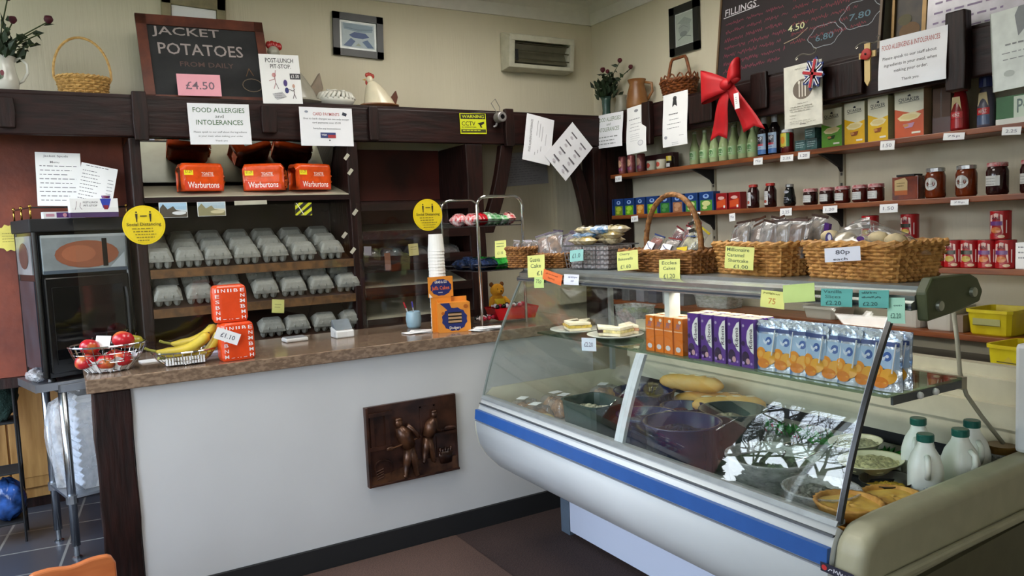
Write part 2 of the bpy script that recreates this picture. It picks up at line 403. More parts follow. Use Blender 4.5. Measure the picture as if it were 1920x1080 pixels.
for i in range(5):
    rnd = random.Random(40+i); B = MB()
    for k in range(2600):
        a = rnd.uniform(0, 2*PI); rr = rnd.random()**.4*1.3; z = rnd.uniform(-.3, 2.9); rr *= (1-.3*(z/2.9)**2)
        c = Vector((rr*math.cos(a)*.7, rr*math.sin(a), z)); u = Vector((rnd.uniform(-1, 1), rnd.uniform(-1, 1), rnd.uniform(-1, 1))).normalized()*.14; v = u.orthogonal().normalized()*.09
        B.add([c-u, c+v, c+u, c-v], [(0, 1, 2, 3)])
    B.v = [(x*1.2, y*1.05, z*1.2) for x, y, z in B.v]; tag(B.build('evergreen_shrub', LEAF, loc=(-9.3-.5*(i % 2), 1.2+2.9*i, 0), rot=(0, 0, 0)), 'dark evergreen shrub outside, ' + nth(i, 5)+' of the hedge', 'shrub', 'evergreen hedge outside the left windows')
# ================================================================== dark wood shelving along the back wall
YF0 = 3.99                       # front face of the back beam
BX = dict(Y=3.985)
bm = thing('shelf_beam', 'long dark stained beam over the back shelving carrying ornaments and notices', 'beam', (0, 0, 0))
B = MB(); B.box(-1.0, 3.05, 3.99, 4.03, 1.945, 2.125); B.build('fascia', WOODH, bm, bevel=.006)
B = MB(); B.box(-1.0, 3.295, 4.0, 4.395, 2.1255, 2.14); B.build('top_board', WOODH, bm)
for x, w, z0, z1, d in ((P(262, 215, **BX).x, .06, 1.925, 2.15, .035), (P(503, 225, **BX).x, .07, 1.975, 2.11, .03), (P(700, 235, **BX).x, .05, 1.95, 2.13, .02), (P(952, 240, **BX).x, .055, 1.93, 2.15, .035), (P(12, 215, **BX).x, .06, 1.97, 2.1, .03)):
    B = MB(); B.prism([(x-w/2, z0), (x+w/2, z0), (x+w/2+.005, (z0+z1)/2), (x+w/2, z1), (x-w/2, z1), (x-w/2-.004, (z0*.6+z1*.4))], 3.99-d, 3.99, 'y'); B.build('peg_block', WOOD, bm, bevel=.004)
sb = thing('side_beam', 'dark stained beam on the right above the grocery shelves, hung with notices', 'beam', (0, 0, 0))
B = MB(); B.box(3.05, 3.09, .6, 3.985, 1.945, 2.13); B.build('fascia', WOODY, sb, bevel=.006)
B = MB(); B.box(3.06, 3.295, .6, 3.985, 2.1305, 2.142); B.build('top_board', WOODY, sb)
SX = dict(X=3.045)
for px, py, w, z0, z1, d in ((1217, 215, .07, 1.90, 2.15, .035), (1802, 80, .075, 1.90, 2.2, .05), (1318, 205, .17, 1.97, 2.12, .03), (1583, 140, .2, 1.96, 2.11, .03), (1425, 150, .1, 1.98, 2.16, .02)):
    y = P(px, py, **SX).y
    B = MB(); B.prism([(y-w/2, z0), (y+w/2, z0), (y+w/2+.004, (z0+z1)/2), (y+w/2, z1), (y-w/2, z1), (y-w/2-.004, z0*.6+z1*.4)], 3.05-d, 3.05, 'x'); B.build('peg_block', WOOD, sb, bevel=.006)
# posts
def post(x0, x1, y0, y1, z1, label, z0=0):
    B = MB(); n = 9; rnd = random.Random(int(x0*100)); 
    vs = []
    for i in range(n+1):
        z = z0+(z1-z0)*i/n; j = lambda: rnd.uniform(-.004, .004)
        vs += [(x0+j(), y0, z), (x1+j(), y0, z), (x1+j(), y1, z), (x0+j(), y1, z)]
    fs = [(0, 3, 2, 1), (4*n, 4*n+1, 4*n+2, 4*n+3)] + [(4*i+k, 4*i+(k+1) % 4, 4*i+4+(k+1) % 4, 4*i+4+k) for i in range(n) for k in range(4)]
    B.add(vs, fs); return tag(B.build('wooden_post', WOOD, bevel=.006), label, 'post')
post(.296, .345, 4.0, 4.38, 1.943, 'dark wooden upright left of the egg shelves')
post(1.345, 1.405, 4.0, 4.38, 1.943, 'dark wooden upright between the egg shelves and the empty shelves')
post(2.06, 2.17, 3.995, 4.38, 1.943, 'wide dark wooden upright behind the chrome sweet rack')
post(2.975, 3.085, 3.995, 4.12, 1.943, 'dark corner post left of the grocery shelves', 0)
tag(MB().box(3.09, 3.29, 3.99, 4.02, 0, 2.1).build('side_panel', WOOD), 'dark wooden panel at the far end of the grocery shelves', 'panel')
def brace(a, b, w, label):
    B = MB(); n = 6; vs = []
    for i in range(n+1):
        t = i/n; x = a[0]+(b[0]-a[0])*t + .02*math.sin(t*PI); z = a[1]+(b[1]-a[1])*t
        vs += [(x-w/2, 4.0, z), (x+w/2, 4.0, z), (x+w/2, 4.05, z), (x-w/2, 4.05, z)]
    B.add(vs, [(0, 1, 2, 3), (4*n+3, 4*n+2, 4*n+1, 4*n)]+[(4*i+k, 4*i+4+k, 4*i+4+(k+1) % 4, 4*i+(k+1) % 4) for i in range(n) for k in range(4)])
    tag(B.build('diagonal_brace', WOOD, bevel=.005), label, 'brace')
brace((2.345, 1.942), (2.185, 1.42), .085, 'slanting dark brace left of the alcove, above the chrome rack')
brace((2.80, 1.942), (2.96, 1.36), .075, 'slanting dark brace right of the alcove, under the diamond notice')
# back boards
B = MB(); B.box(.345, 1.345, 4.372, 4.392, .9, 1.943); tag(B.build('back_board', mat('dark_back_board', '2A1A18', rough=.22, var=.3, scale=4)), 'dark glossy board behind the egg shelves', 'board')
B = MB(); B.box(1.405, 2.06, 4.372, 4.392, .3, 1.943); tag(B.build('back_board', mat('red_back_board', '64281C', rough=.45, scale=3, col2='361410')), 'reddish brown board behind the empty bread shelves', 'board')
def tilt_shelf(x0, x1, zf, zb, yb, label, top=PALE, yf=4.0, lip=.018):
    t = thing('sloping_shelf', label, 'shelf', (0, 0, 0))
    B = MB(); B.prism([(yf, zf-.02), (yb, zb-.02), (yb, zb), (yf, zf)], x0, x1, 'x'); B.build('board', top, t)
    B = MB(); B.box(x0, x1, yf-.012, yf-.0005, zf-.03, zf+lip); B.build('front_edge', WOODH, t, label='dark wooden front edge' if top is PALE else None)
    return t
LS = (.346, 1.344); MS = (1.406, 2.059)
tilt_shelf(*LS, 1.665, 1.735, 4.3, 'pale sloping shelf holding the orange wrapped loaves', lip=-.004)
t = thing('sloping_shelf', 'sloping brown shelf holding three rows of egg cartons', 'shelf')
LIPW = mat('worn_wood_edge', '6B4A26', rough=.5, var=.3, scale=30)
def eshelf(t, zf, zb, yb, yf=4.0):
    B = MB(); B.prism([(yf, zf-.018), (yb, zb-.018), (yb, zb), (yf, zf)], *LS, 'x'); B.build('board', mat('shelf_board_brown', '3E2A20', rough=.5), t)
    B = MB(); B.box(LS[0], LS[1], yf-.014, yf-.0005, zf-.03, zf+.012); B.build('front_edge', LIPW, t, label='worn lighter front edge')
E1 = (1.305, 1.43, 4.36); E2 = (1.115, 1.275, 4.27); E3 = (.905, 1.065, 4.27)
eshelf(t, *E1); t = thing('sloping_shelf', 'sloping brown shelf with the middle run of egg cartons', 'shelf'); eshelf(t, *E2)
t = thing('sloping_shelf', 'lowest sloping shelf with a few egg cartons behind the worktop', 'shelf'); eshelf(t, *E3)
tilt_shelf(*MS, 1.60, 1.64, 4.36, 'topmost sloping shelf right of the loaves, empty', top=WOODH)
tilt_shelf(*MS, 1.66-.05+.0, 1.66, 4.36, 'upper empty shelf', top=WOODH) if False else None
tilt_shelf(*MS, 1.44, 1.50, 4.36, 'second sloping pale shelf right of the egg cartons, empty')
tilt_shelf(*MS, 1.30, 1.36, 4.36, 'dark shelf with clear plastic wrapped cakes behind the cup tower', top=WOODH)
tilt_shelf(*MS, 1.13, 1.21, 4.36, 'pale empty shelf level with the middle egg cartons')
tilt_shelf(*MS, .955, 1.05, 4.36, 'lowest pale empty shelf behind the pen pot')
# mirror leaning over the loaves
B = MB(); B.prism([(4.318, 1.745), (4.19, 1.96), (4.196, 1.964), (4.324, 1.749)], .35, 1.34, 'x'); tag(B.build('shelf_mirror', MIRROR), 'mirror strip leaning forward above the orange loaves', 'mirror')
# plastic cable clips on the uprights
for i, (px, py) in enumerate([(655, 296), (662, 324), (671, 400), (651, 443), (667, 472)]):
    a = P(px-4, py-9, Y=3.992); b = P(px+1, py-5, Y=3.992); c = P(px-1, py+9, Y=3.992)
    sheet('ticket_flag', 'small white ticket sticking out beside the middle upright, ' + ['topmost', 'second from top', 'third from top', 'fourth from top', 'lowest'][i], 'ticket', a, b, c, m=mat('cream_plastic', 'B8B4A2', rough=.4), off=.0)
# ------------------------------------------------------------------ egg cartons
EGG = mat('grey_pulp', '8F9088', rough=.95, var=.08, scale=60, bump=.35, bscale=220)
def egg_carton():
    kx, kz, ky = .84, 1.2, .86
    t = thing('egg_carton', 'grey pulp egg carton', 'egg carton')
    # base: 3 x 2 cups
    B = MB()
    for i in range(3):
        for j in range(2):
            B.lathe([(.013, 0), (.02, .008), (.025, .036)], 8, ((i-1)*.048, -.026+j*.052, 0))
    B.box(-.076, .076, -.054, .054, .032, .037); B.v = [(x*kx, y*ky, z*kz) for x, y, z in B.v]; B.build('base', EGG, t, smooth=False)
    B = MB()   # lid: bevelled tray with dented side
    def ring(w, d, z, c): return [(-w, -d+c, z), (-w+c, -d, z), (w-c, -d, z), (w, -d+c, z), (w, d-c, z), (w-c, d, z), (-w+c, d, z), (-w, d-c, z)]
    R = [ring(.076, .054, .037, .012), ring(.073, .051, .048, .012), ring(.056, .033, .07, .012), ring(.052, .029, .0715, .01)]
    B.add(sum(R, []), [(8*i+k, 8*i+(k+1) % 8, 8*i+8+(k+1) % 8, 8*i+8+k) for i in range(3) for k in range(8)]+[tuple(24+k for k in range(8))])
    for i in (-1, 1):
        B.box(i*.024-.003, i*.024+.003, -.053, -.038, .037, .058)
    B.v = [(x*kx, y*ky, z*kz) for x, y, z in B.v]
    B.build('lid', EGG, t, bevel=.002)
    return t
proto = egg_carton(); first = True
def eggs(cols, rows, shelf, rowname, yf, step, tiltk, jit=0, lift=.0):
    global first
    zf, zb, yb = shelf; s = (zb-zf)/(yb-4.0); a = math.atan(s)
    for r in range(rows):
        for i, px in enumerate(cols):
            y = yf+r*step; z = zf+s*(y-4.0)+.0035+lift; x = P(px, 500, Y=4.0).x + (r*.0)
            lb = 'grey egg carton in the %s row of the %s egg shelf, %s' % (rowname[r], tiltk, nth(i, len(cols)))
            o = proto if first else dup(proto); first = False
            o.location = (x, y, z); o.rotation_euler = (a, 0, random.uniform(-.03, .03)); o['label'] = lb; o['group'] = 'egg cartons on the %s egg shelf' % tiltk
eggs([300, 358, 412, 467, 520, 574, 627], 3, E1, ['front', 'middle', 'back'], 4.065, .118, 'upper')
eggs([312, 372, 430, 497, 550, 602, 653], 2, E2, ['front', 'back'], 4.06, .118, 'middle')
eggs([505, 553, 606, 658], 1, E3, ['single'], 4.07, .1, 'lowest')
# ------------------------------------------------------------------ wrapped loaves
ORANGE = mat('orange_bread_wrap', 'E8531A', rough=.25, var=.1, scale=30, bump=.3, bscale=45)
def loaf():
    t = thing('wrapped_loaf', 'orange wrapped sliced loaf', 'bread')
    L, D, H = .205, .13, .137; B = MB(); n = 16; m_ = 10
    def sec(u):
        k = 1-.30*max(0, (abs(u-.5)-.42)/.08)**2; return k
    ring = [(-.5, 0), (.5, 0), (.5, .35), (.5, .72), (.56, .84), (.5, .96), (.3, 1.0), (0, .985), (-.3, 1.0), (-.5, .96), (-.56, .84), (-.5, .72), (-.5, .35)]
    vs = []; N = len(ring)
    for i in range(n+1):
        u = i/n; k = sec(u)
        for a, b in ring: vs.append((-L/2+L*u, a*D*k*.9, .003+b*H*(k*.5+.5)))
    B.add(vs, [(i*N+k, i*N+(k+1) % N, (i+1)*N+(k+1) % N, (i+1)*N+k) for i in range(n) for k in range(N)]+[tuple(range(N)), tuple(n*N+k for k in reversed(range(N)))])
    B.build('wrapper', ORANGE, t, smooth=True)
    B = MB()   # gathered end
    for k in range(9):
        a = k/9*2*PI; B.tube([(L/2+.001, math.cos(a)*.04, .06+math.sin(a)*.045), (L/2+.012, math.cos(a)*.012, .06+math.sin(a)*.012)], [.008, .003], 4)
    B.build('gathered_end', mat('orange_clear_film', 'C2551E', rough=.2, var=.3, scale=60), t)
    art(t, [('r', .0, .62, .24, .96, 'F2E21C'), ('t', '£1.29', .12, .78, .17, .14, '8A1A10'), ('t', 'TOASTIE', .62, .68, .32, .13, 'F6E9DD'), ('r', .46, .57, .8, .59, 'F6E9DD'),
            ('p', [(0, .4), (.3, .28), (1, .2), (1, 0), (0, 0)], 'D2380F'), ('t', 'Warburtons', .5, .2, .84, .26, 'F7EFE8')], L*.86, H*.84, y=-D*.45, z0=.008, name='printed_label')
    art(t, [('r', .2, .35, .85, .75, 'CFC9C4'), ('t', 'TOASTIE', .52, .55, .4, .2, '8C8C90')], L*.8, D*.5, fn=lambda x, y, z: (x, z-.03, .003+H*.995+(-.0005-y-0)*0+.0016), name='top_print')
    return t
l0 = loaf()
for i, (px, py, rz) in enumerate([(383, 372, .12), (507, 371, -.35), (592, 369, .22)]):
    p = P(px, py, Y=4.0); o = l0 if i == 0 else dup(l0)
    o.location = (p.x, 4.09+(.01 if i == 1 else 0), 1.69); o.rotation_euler = (.0, 0, rz)
    tag(o, 'orange wrapped sliced loaf on the pale shelf, ' + ['leftmost', 'middle, its gathered end showing', 'rightmost, nearest the middle upright'][i], 'bread', 'wrapped loaves')
# postcards, ticket and sticker under the loaf shelf
def card_scene(i): return [('r', .02, .03, .98, .97, ['C9D2D6', 'D5D2B6'][i]), ('p', [(.02, .97), (.98, .97), (.98, .5), (.02, .6)], ['9FC0D8', 'A8BCC6'][i]), ('p', [(.02, .6), (.15, .9), (.3, .55), (.5, .75), (.6, .5), (.98, .35), (.98, .03), (.02, .03)], ['4B4438', '8A8460'][i]), ('e', .7, .3, .25, .12, ['D8DADB', 'C8BE98'][i])]
sh('postcard', 'small landscape postcard with dark trees pinned under the loaf shelf', 'postcard', (297, 380), (350, 379), (299, 409), dict(Y=3.975), card_scene(0), th=.001)
sh('postcard', 'small beach postcard pinned under the loaf shelf, right of the other', 'postcard', (369, 379), (422, 378), (370, 406), dict(Y=3.975), card_scene(1), th=.001)
sh('shelf_ticket', 'blank white strip ticket on the loaf shelf edge', 'ticket', (439, 377), (500, 375), (439, 385), dict(Y=3.972), m=mat('cream_plastic', 'D8D6C4', rough=.4), th=.002)
sh('hazard_sticker', 'yellow and black striped sticker hanging under the loaf shelf', 'sticker', (553, 380), (584, 380), (553, 404), dict(Y=3.972), [('p', [(.0, .1), (.0, .45), (.5, 1), (.8, 1)][::-1], '14140F'), ('p', [(.0, .75), (.0, 1), (.25, 1)], '14140F'), ('p', [(.3, 0), (.1, .0), (1, .95), (1, .7)], '14140F'), ('p', [(.6, 0), (1, .4), (1, .15), (.85, 0)], '14140F'), ('l', [(.08, .95), (.5, .05)], .004, 'E8E8E0')], m=mat('hazard_yellow', 'D6DC32', rough=.3), th=.001)
# cakes in clear trays on the dark middle shelf
def film_pack(label, loc, w, d, h, rz=0, cat='cake', col='5A3422', group=None, name='wrapped_cake', film=FILM, rx=0):
    t = thing(name, label, cat, loc, rz, group, rx=rx); rnd = random.Random(hash(label) % 9999 if False else len(label)*7+int(loc[0]*100))
    B = MB()
    def f(u, v):
        x = (u-.5)*w; y = (v-.5)*d; e = (1-abs(2*u-1)**5)*(1-abs(2*v-1)**5); return (x*.86, y*.86, .003+h*.78*e*(.93+.07*math.sin(u*19+v*11)))
    B.grid(f, 10, 8); B.box(-w*.41, w*.41, -d*.41, d*.41, .0, .0045); B.build('contents', mat('baked_'+col, col, rough=.8, var=.25, scale=70, bump=.4, bscale=90), t, smooth=True)
    B = MB()
    def g(u, v):
        x = (u-.5)*w; y = (v-.5)*d; e = (1-abs(2*u-1)**8)*(1-abs(2*v-1)**6); return (x, y, .002+h*(e*(.9+.1*math.sin(u*37+rnd.random()*2)*math.cos(v*29))+.0))
    B.grid(g, 14, 10); B.build('film_wrapper', film, t, smooth=True)
    return t
for i, px in enumerate([692, 735, 785, 842]):
    p = P(px, 455, Y=4.06); film_pack('cake slice tray in clear film on the dark middle shelf, ' + nth(i, 4), (p.x, 4.1, 1.322), .13, .11, .045, random.uniform(-.1, .1), 'cake', '3A2620', 'film wrapped cakes behind the cup tower', rx=.16)
def ticket(label, a, b, c, plane, hexc, items=(), name='price_card', cat='price card', curl=0, group=None, off=.002):
    return sh(name, label, cat, a, b, c, plane, items, m=mat('card_'+hexc, hexc, rough=.7, var=.02), curl=curl, th=.0006, group=group, off=off)
ticket('yellowish paper tag hanging under the dark middle shelf behind the cup tower', (765, 458), (783, 456), (760, 481), dict(Y=3.975), 'B3A86C', [('s', .2, .9, .7, 2, .2, .05, '6E6440')])
ticket('small grey tag under the dark middle shelf, left of the yellowish one', (682, 462), (696, 462), (683, 479), dict(Y=3.975), '77747C')
ticket('brown paper tag on the empty bread shelves, lower', (720, 475), (731, 474), (726, 507), dict(Y=3.975), '6E4834')
ticket('yellow green paper flag hanging below the middle egg cartons', (510, 561), (533, 562), (511, 586), dict(Y=3.97), 'B7B76A', [('s', .2, .8, .6, 2, .2, .05, '6E6E40')], curl=.01)
# ================================================================== ornaments on the back beam
TOPZ = 2.1405
def wicker(t, per, h, flare, rows, stakes, r, m, name='woven_body', zb=0, rim=True, base=True):
    """per(a)->(x,y) at unit size; flare(v)->scale factor"""
    B = MB(); n = stakes*4
    for j in range(rows):
        v = (j+.5)/rows; k = flare(v); pts = []
        for i in range(n):
            a = 2*PI*i/n; x, y = per(a); L = math.hypot(x, y); o = r*1.1*math.cos(stakes*a/1*1.0+(PI if j % 2 else 0))
            pts.append((x*k+x/L*o, y*k+y/L*o, zb+h*v))
        B.tube(pts, h/rows*.52, 4, closed=True)
    for i in range(stakes):
        a = 2*PI*(i+.0)/stakes; x, y = per(a)
        B.tube([(x*flare(q), y*flare(q), zb+h*q) for q in (0, .5, 1)], r*.9, 4)
    B.build(name, m, t)
    B = MB()
    n = 40; vs = []; inn = .96
    for v in (0, 1):
        for i in range(n): a = 2*PI*i/n; x, y = per(a); k = flare(v)*inn; vs.append((x*k, y*k, zb+h*v+.001))
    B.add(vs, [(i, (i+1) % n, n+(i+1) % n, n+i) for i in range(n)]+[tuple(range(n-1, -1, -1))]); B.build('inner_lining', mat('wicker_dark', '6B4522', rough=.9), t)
    if rim:
        B = MB(); n = 60
        for s in range(2):
            pts = []
            for i in range(n):
                a = 2*PI*i/n; x, y = per(a); L = math.hypot(x, y); k = flare(1); o = r*1.4*math.cos(15*a+PI*s)
                pts.append((x*k+x/L*o, y*k+y/L*o, zb+h+r*1.2*math.sin(15*a+PI*s)+.002))
            B.tube(pts, r*1.5, 5, closed=True)
        B.build('rim', m, t)
def ell(rx, ry, p=2):
    def f(a):
        c, s = math.cos(a), math.sin(a); k = (abs(c)**p+abs(s)**p)**(-1/p); return (rx*c*k, ry*s*k)
    return f
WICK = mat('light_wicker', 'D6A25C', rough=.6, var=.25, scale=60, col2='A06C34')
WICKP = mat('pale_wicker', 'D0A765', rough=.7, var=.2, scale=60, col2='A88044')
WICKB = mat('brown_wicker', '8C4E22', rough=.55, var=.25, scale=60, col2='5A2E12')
def on(px, py, Y, z=TOPZ): p = P(px, py, Y=Y); return Vector((p.x, Y, z))
# basket
p = on(158, 175, 4.14); t = thing('wicker_basket', 'small round pale wicker basket with tall hoop handle on the beam left of the chalkboard', 'basket', p)
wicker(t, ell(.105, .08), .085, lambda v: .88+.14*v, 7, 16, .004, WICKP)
B = MB(); B.tube([(-.108+.0, 0, .07)]+[(.118*math.cos(PI-PI*i/18)*(1.0+.06*math.sin(PI*i/18)), 0, .09+.185*math.sin(PI*i/18)) for i in range(19)]+[(.108, 0, .07)], .006, 6); B.build('handle', WICKP, t)
# jug with roses
def leafpoly(B, c, d, L, w, m=0):
    d = d.normalized(); s = d.orthogonal().normalized(); s = (s*math.cos(random.random()*6)+d.cross(s)*math.sin(random.random()*6)).normalized(); u = d.cross(s)*.12*L
    B.add([c, c+d*L*.4+s*w+u, c+d*L+u*0, c+d*L*.4-s*w+u, c+d*L*.45-u*.3], [(0, 1, 4), (1, 2, 4), (2, 3, 4), (3, 0, 4)], m)
def rose(B, c, r, m=0):
    for k in range(3):
        q = r*(1-.2*k); B.lathe([(q*.35, -q), (q*.9, -q*.4), (q*1.0, .0), (q*.75, q*.7+k*.003), (q*.6, q*.62+k*.003)], 9, c, m, cap=False)
    B.ball(c, (r*.6, r*.6, r*.8), 8, m)
def bouquet(t, base, stems, leaves, rs, hexr, spread, hgt):
    G = MB(); Rr = MB(); L = MB()
    for (dx, dy, dz, isr) in stems:
        pts = [base, base+Vector((dx*.3, dy*.3, dz*.5)), base+Vector((dx, dy, dz))]; G.tube(pts, .0028, 4)
        if isr: Rr = MB(); rose(Rr, pts[2]+Vector((0, 0, .01)), isr); Rr.build('rose_head', mat('rose_'+hexr, hexr, rough=.6, var=.2), t, smooth=True)
        for k in range(4):
            q = pts[0].lerp(pts[2], random.uniform(.45, .95)); leafpoly(L, q, Vector((random.uniform(-1, 1), random.uniform(-1, 1), random.uniform(-.3, .7))), .05, .014)
    for k in range(leaves):
        q = base+Vector((random.gauss(0, spread*.5), random.gauss(0, spread*.35), random.uniform(-.01, hgt*.45))); leafpoly(L, q, Vector((q.x-base.x, q.y-base.y, .05+random.random()*.06)), .06, .018)
    G.build('stems', mat('green_stem', '3C4A26', rough=.7), t); L.build('leaves', mat('dark_leaf', '2B3D22', rough=.6, var=.3, scale=20, col2='182413'), t)
p = on(6, 170, 4.15); t = thing('flower_jug', 'white patterned jug of dark red artificial roses at the left end of the beam', 'jug', p)
CERAM = mat('white_ceramic', 'DAD8CE', rough=.2, var=.03)
B = MB(); B.lathe([(.045, 0), (.062, .02), (.066, .06), (.055, .11), (.052, .15), (.06, .165), (.054, .163), (.046, .15), (.046, .02), (0, .02)], 24); B.build('body', CERAM, t, smooth=True)
B = MB(); B.tube([(.05, 0, .15), (.075, 0, .165), (.1, 0, .14), (.1, 0, .1), (.08, 0, .065), (.058, 0, .05)], .007, 6); B.build('handle', CERAM, t, smooth=True)
art(t, [('e', .5, .5, .12, .2, '6E7A6A'), ('e', .56, .6, .08, .14, '7A3A44'), ('e', .42, .38, .1, .12, '55604A')], .09, .09, z0=.03, wrap=.067, name='flower_decoration')
bouquet(t, Vector((0, 0, .15)), [(.05, 0, .28, .022), (.2, .0, .19, .02), (.15, .02, .15, 0), (-.08, 0, .2, .022), (-.02, -.03, .24, .02), (.14, -.02, .08, 0), (.16, .0, .13, 0), (.06, .02, .18, .018)], 60, 0, '5A1428', .07, .18)
# chalkboard
def chalk(items): return items
cb = thing('chalkboard', 'wood framed chalkboard reading jacket potatoes, leaning on the wall above the beam', 'chalkboard', (0, 0, 0))
a = P(252, 28, Y=4.2); b_ = P(491, 46, Y=4.2); c = P(262, 186, Y=4.08)
w = (b_-a).length; Xv = (b_-a).normalized(); Zv = (a-c); Zv = (Zv-Xv*Zv.dot(Xv)); hh = Zv.length+.0; Zv.normalize(); Yv = Zv.cross(Xv)
org = a - Zv*hh; org.z = max(org.z, TOPZ+.001)
cb.matrix_world = Matrix.Translation(org) @ Matrix((Xv, Yv, Zv)).transposed().to_4x4()
FRW = mat('reddish_frame_wood', '6A3320', rough=.5, scale=12, col2='4A2014')
B = MB(); fw = .055
for q in ((0, w, hh-fw, hh), (0, w, 0, fw*.3), (0, fw*.85, 0, hh), (w-fw*.8, w, 0, hh)): B.box(q[0], q[1], -.006, .014, q[2], q[3])
B.build('frame', FRW, cb)
B = MB(); B.box(.02, w-.02, .0, .01, .01, hh-.02); B.build('slate', mat('chalk_slate', '18181A', rough=.75, var=.35, scale=6, col2='2A2A2C'), cb)
CH = 'A79A98'
def zz(x, y): return ((x-252)/239*1.0, 0)
art(cb, [('t', 'JACKET', .37, .80, .52, .13, CH), ('t', 'POTATOES', .47, .60, .66, .14, CH), ('t', 'FROM DAILY', .5, .42, .42, .06, '5C4440'), ('l', [(.74+.1*math.cos(q*PI/8)*1.0, .16+.09*math.sin(q*PI/8)) for q in range(8, 25)] if False else [(.84+.08*math.cos(q*PI/8), .19+.08*math.sin(q*PI/8)) for q in range(17)], .004, '7C6A58'), ('l', [(.8, .3), (.83, .4), (.86, .31)], .004, '6A4A30')], w, hh, y=-.001, x0=0, name='chalk_writing')
sh('price_card', 'pink card with a handwritten price stuck on the jacket potatoes chalkboard', 'price card', (330, 138), (412, 141), (334, 179), dict(Y=4.03), [('t', '£4.50', .52, .48, .66, .36, '7A6470')], m=mat('pink_card', 'EFA7B4', rough=.7, var=.02), th=.001)
# gilt frame behind
t = thing('picture_frame', 'pale gilt picture frame on the wall mostly hidden behind the chalkboard', 'picture', P(365, 60, Y=4.37))
B = MB(); 
for q in ((-.2, .2, .085, .17), (-.2, -.14, -.15, .17), (.14, .2, -.15, .17), (-.2, .2, -.2, -.14)): B.box(q[0]*.8, q[1]*.8, .0, .02, q[2]*.8, q[3]*.8)
B.build('frame', mat('pale_gilt', '8F8462', rough=.45, var=.15), t, bevel=.004); B = MB(); B.box(-.11, .11, .012, .018, -.11, .068); B.build('picture', PAPER, t)
t.location = P(365, 38, Y=4.375); t.rotation_euler = (0, .04, 0)
# pit stop card
pc = on(527, 196, 4.02); t = sh('promotion_card', 'white card reading post-lunch pit-stop standing on the beam right of the chalkboard', 'card', (484, 101), (559, 104), (490, 194), dict(Y=4.0),
    [('t', 'POST-LUNCH', .5, .88, .7, .09, '2A2A30'), ('t', 'PIT-STOP.', .52, .76, .52, .085, '2A2A30'), ('r', .73, .5, 1, .62, '3A3A40'), ('t', '£1.50', .86, .56, .2, .07, 'F0F0F0'),
     ('e', .33, .58, .05, .045, 'C89090'), ('l', [(.34, .55), (.36, .42), (.3, .3)], .003, 'A86A70'), ('l', [(.36, .42), (.42, .3)], .003, '6A5A60'), ('l', [(.2, .46), (.34, .5), (.38, .68)], .003, 'A86A70'),
     ('e', .6, .42, .05, .07, '4A3A78'), ('e', .62, .27, .05, .06, '2E3470'), ('l', [(.66, .3), (.78, .26), (.82, .3)], .003, '6A5A60'), ('e', .8, .36, .035, .04, 'C8A090'), ('l', [(.8, .32), (.8, .2), (.76, .1)], .003, '6A5A60'), ('l', [(.8, .2), (.84, .1)], .003, '6A5A60'),
     ('p', [(.25, .2), (.5, .24), (.6, .14), (.35, .08)], 'B8B8BC'), ('s', .3, .55, .2, 3, .04, .012, '77777C')], m=PAPER, th=.002)
def hen(label, p, s, bodyhex, comb, base, tail, rz=0, tall=1.0):
    t = thing('hen_ornament', label, 'ornament', p, rz); B = MB()
    prof = []
    def f(u, v):
        a = 2*PI*u; zz_ = v; x = math.cos(a); y = math.sin(a)
        r = (1-v)**.55; cx = -.45*v**1.4; return ((x*r*.1+cx*.1)*s, y*r*.075*s, (.02+v*.15*tall)*s)
    B.grid(f, 20, 12); B.build('body', mat('glaze_'+bodyhex, bodyhex, rough=.25, var=.05), t, smooth=True)
    B = MB(); B.ball((-.055*s, 0, (.15*tall+.02)*s), (.022*s, .02*s, .024*s)); B.build('head', mat('glaze_'+bodyhex, bodyhex), t, smooth=True)
    B = MB()
    for k in range(4): B.ball((-.07*s+k*.012*s, 0, (.15*tall+.045)*s+.004*math.sin(k*1.5)), (.011*s, .006*s, .014*s), 8)
    B.ball((-.075*s, 0, (.15*tall+.002)*s), (.007*s, .006*s, .014*s), 8); B.build('comb', mat('glaze_'+comb, comb, rough=.3), t, smooth=True)
    B = MB(); B.prism([(-.08*s, (.15*tall+.024)*s), (-.098*s, (.15*tall+.018)*s), (-.08*s, (.15*tall+.014)*s)], -.004*s, .004*s, 'y'); B.build('beak', mat('beak_yellow', 'C79A3A'), t)
    B = MB(); B.prism([(.045*s, .04*s), (.105*s, .115*s*tall), (.115*s, .075*s), (.1*s, .03*s)], -.012*s, .012*s, 'y'); B.build('tail', mat('glaze_'+tail, tail, rough=.3), t, bevel=.004*s)
    B = MB(); B.lathe([(.085, 0), (.112, .016), (.118, .02), (.118, .026), (.1, .026), (0, .026)], 28, sy=.75); B.v = [(x*s, y*s, z*s) for x, y, z in B.v]; B.build('dish', mat('glaze_'+base, base, rough=.3), t, smooth=False)
    return t
hen('brown and white pottery hen dish sitting right of the white tureen', on(712, 198, 4.12), .95, 'D9CFB4', 'A02818', '8A5A38', '5A2E1C')
hen('larger pottery hen with a red comb standing behind the pit-stop card', on(548, 195, 4.2), 1.5, 'A8A496', 'A81E1E', 'A8A496', '8A7A68', tall=1.15)
t = thing('tureen', 'white ribbed china tureen with leaf shaped lid on the beam', 'dish', on(630, 197, 4.15))
B = MB(); B.lathe([(.06, 0), (.075, .006), (.1, .03), (.108, .05), (.1, .052)], 30, sy=.8); B.build('bowl', CERAM, t, smooth=True)
B = MB()
for k in range(22):
    a = 2*PI*k/22; B.tube([(.104*math.cos(a), .083*math.sin(a), .045), (.085*math.cos(a+.15), .066*math.sin(a+.15), .075), (.03*math.cos(a+.3), .025*math.sin(a+.3), .085)], .011, 5)
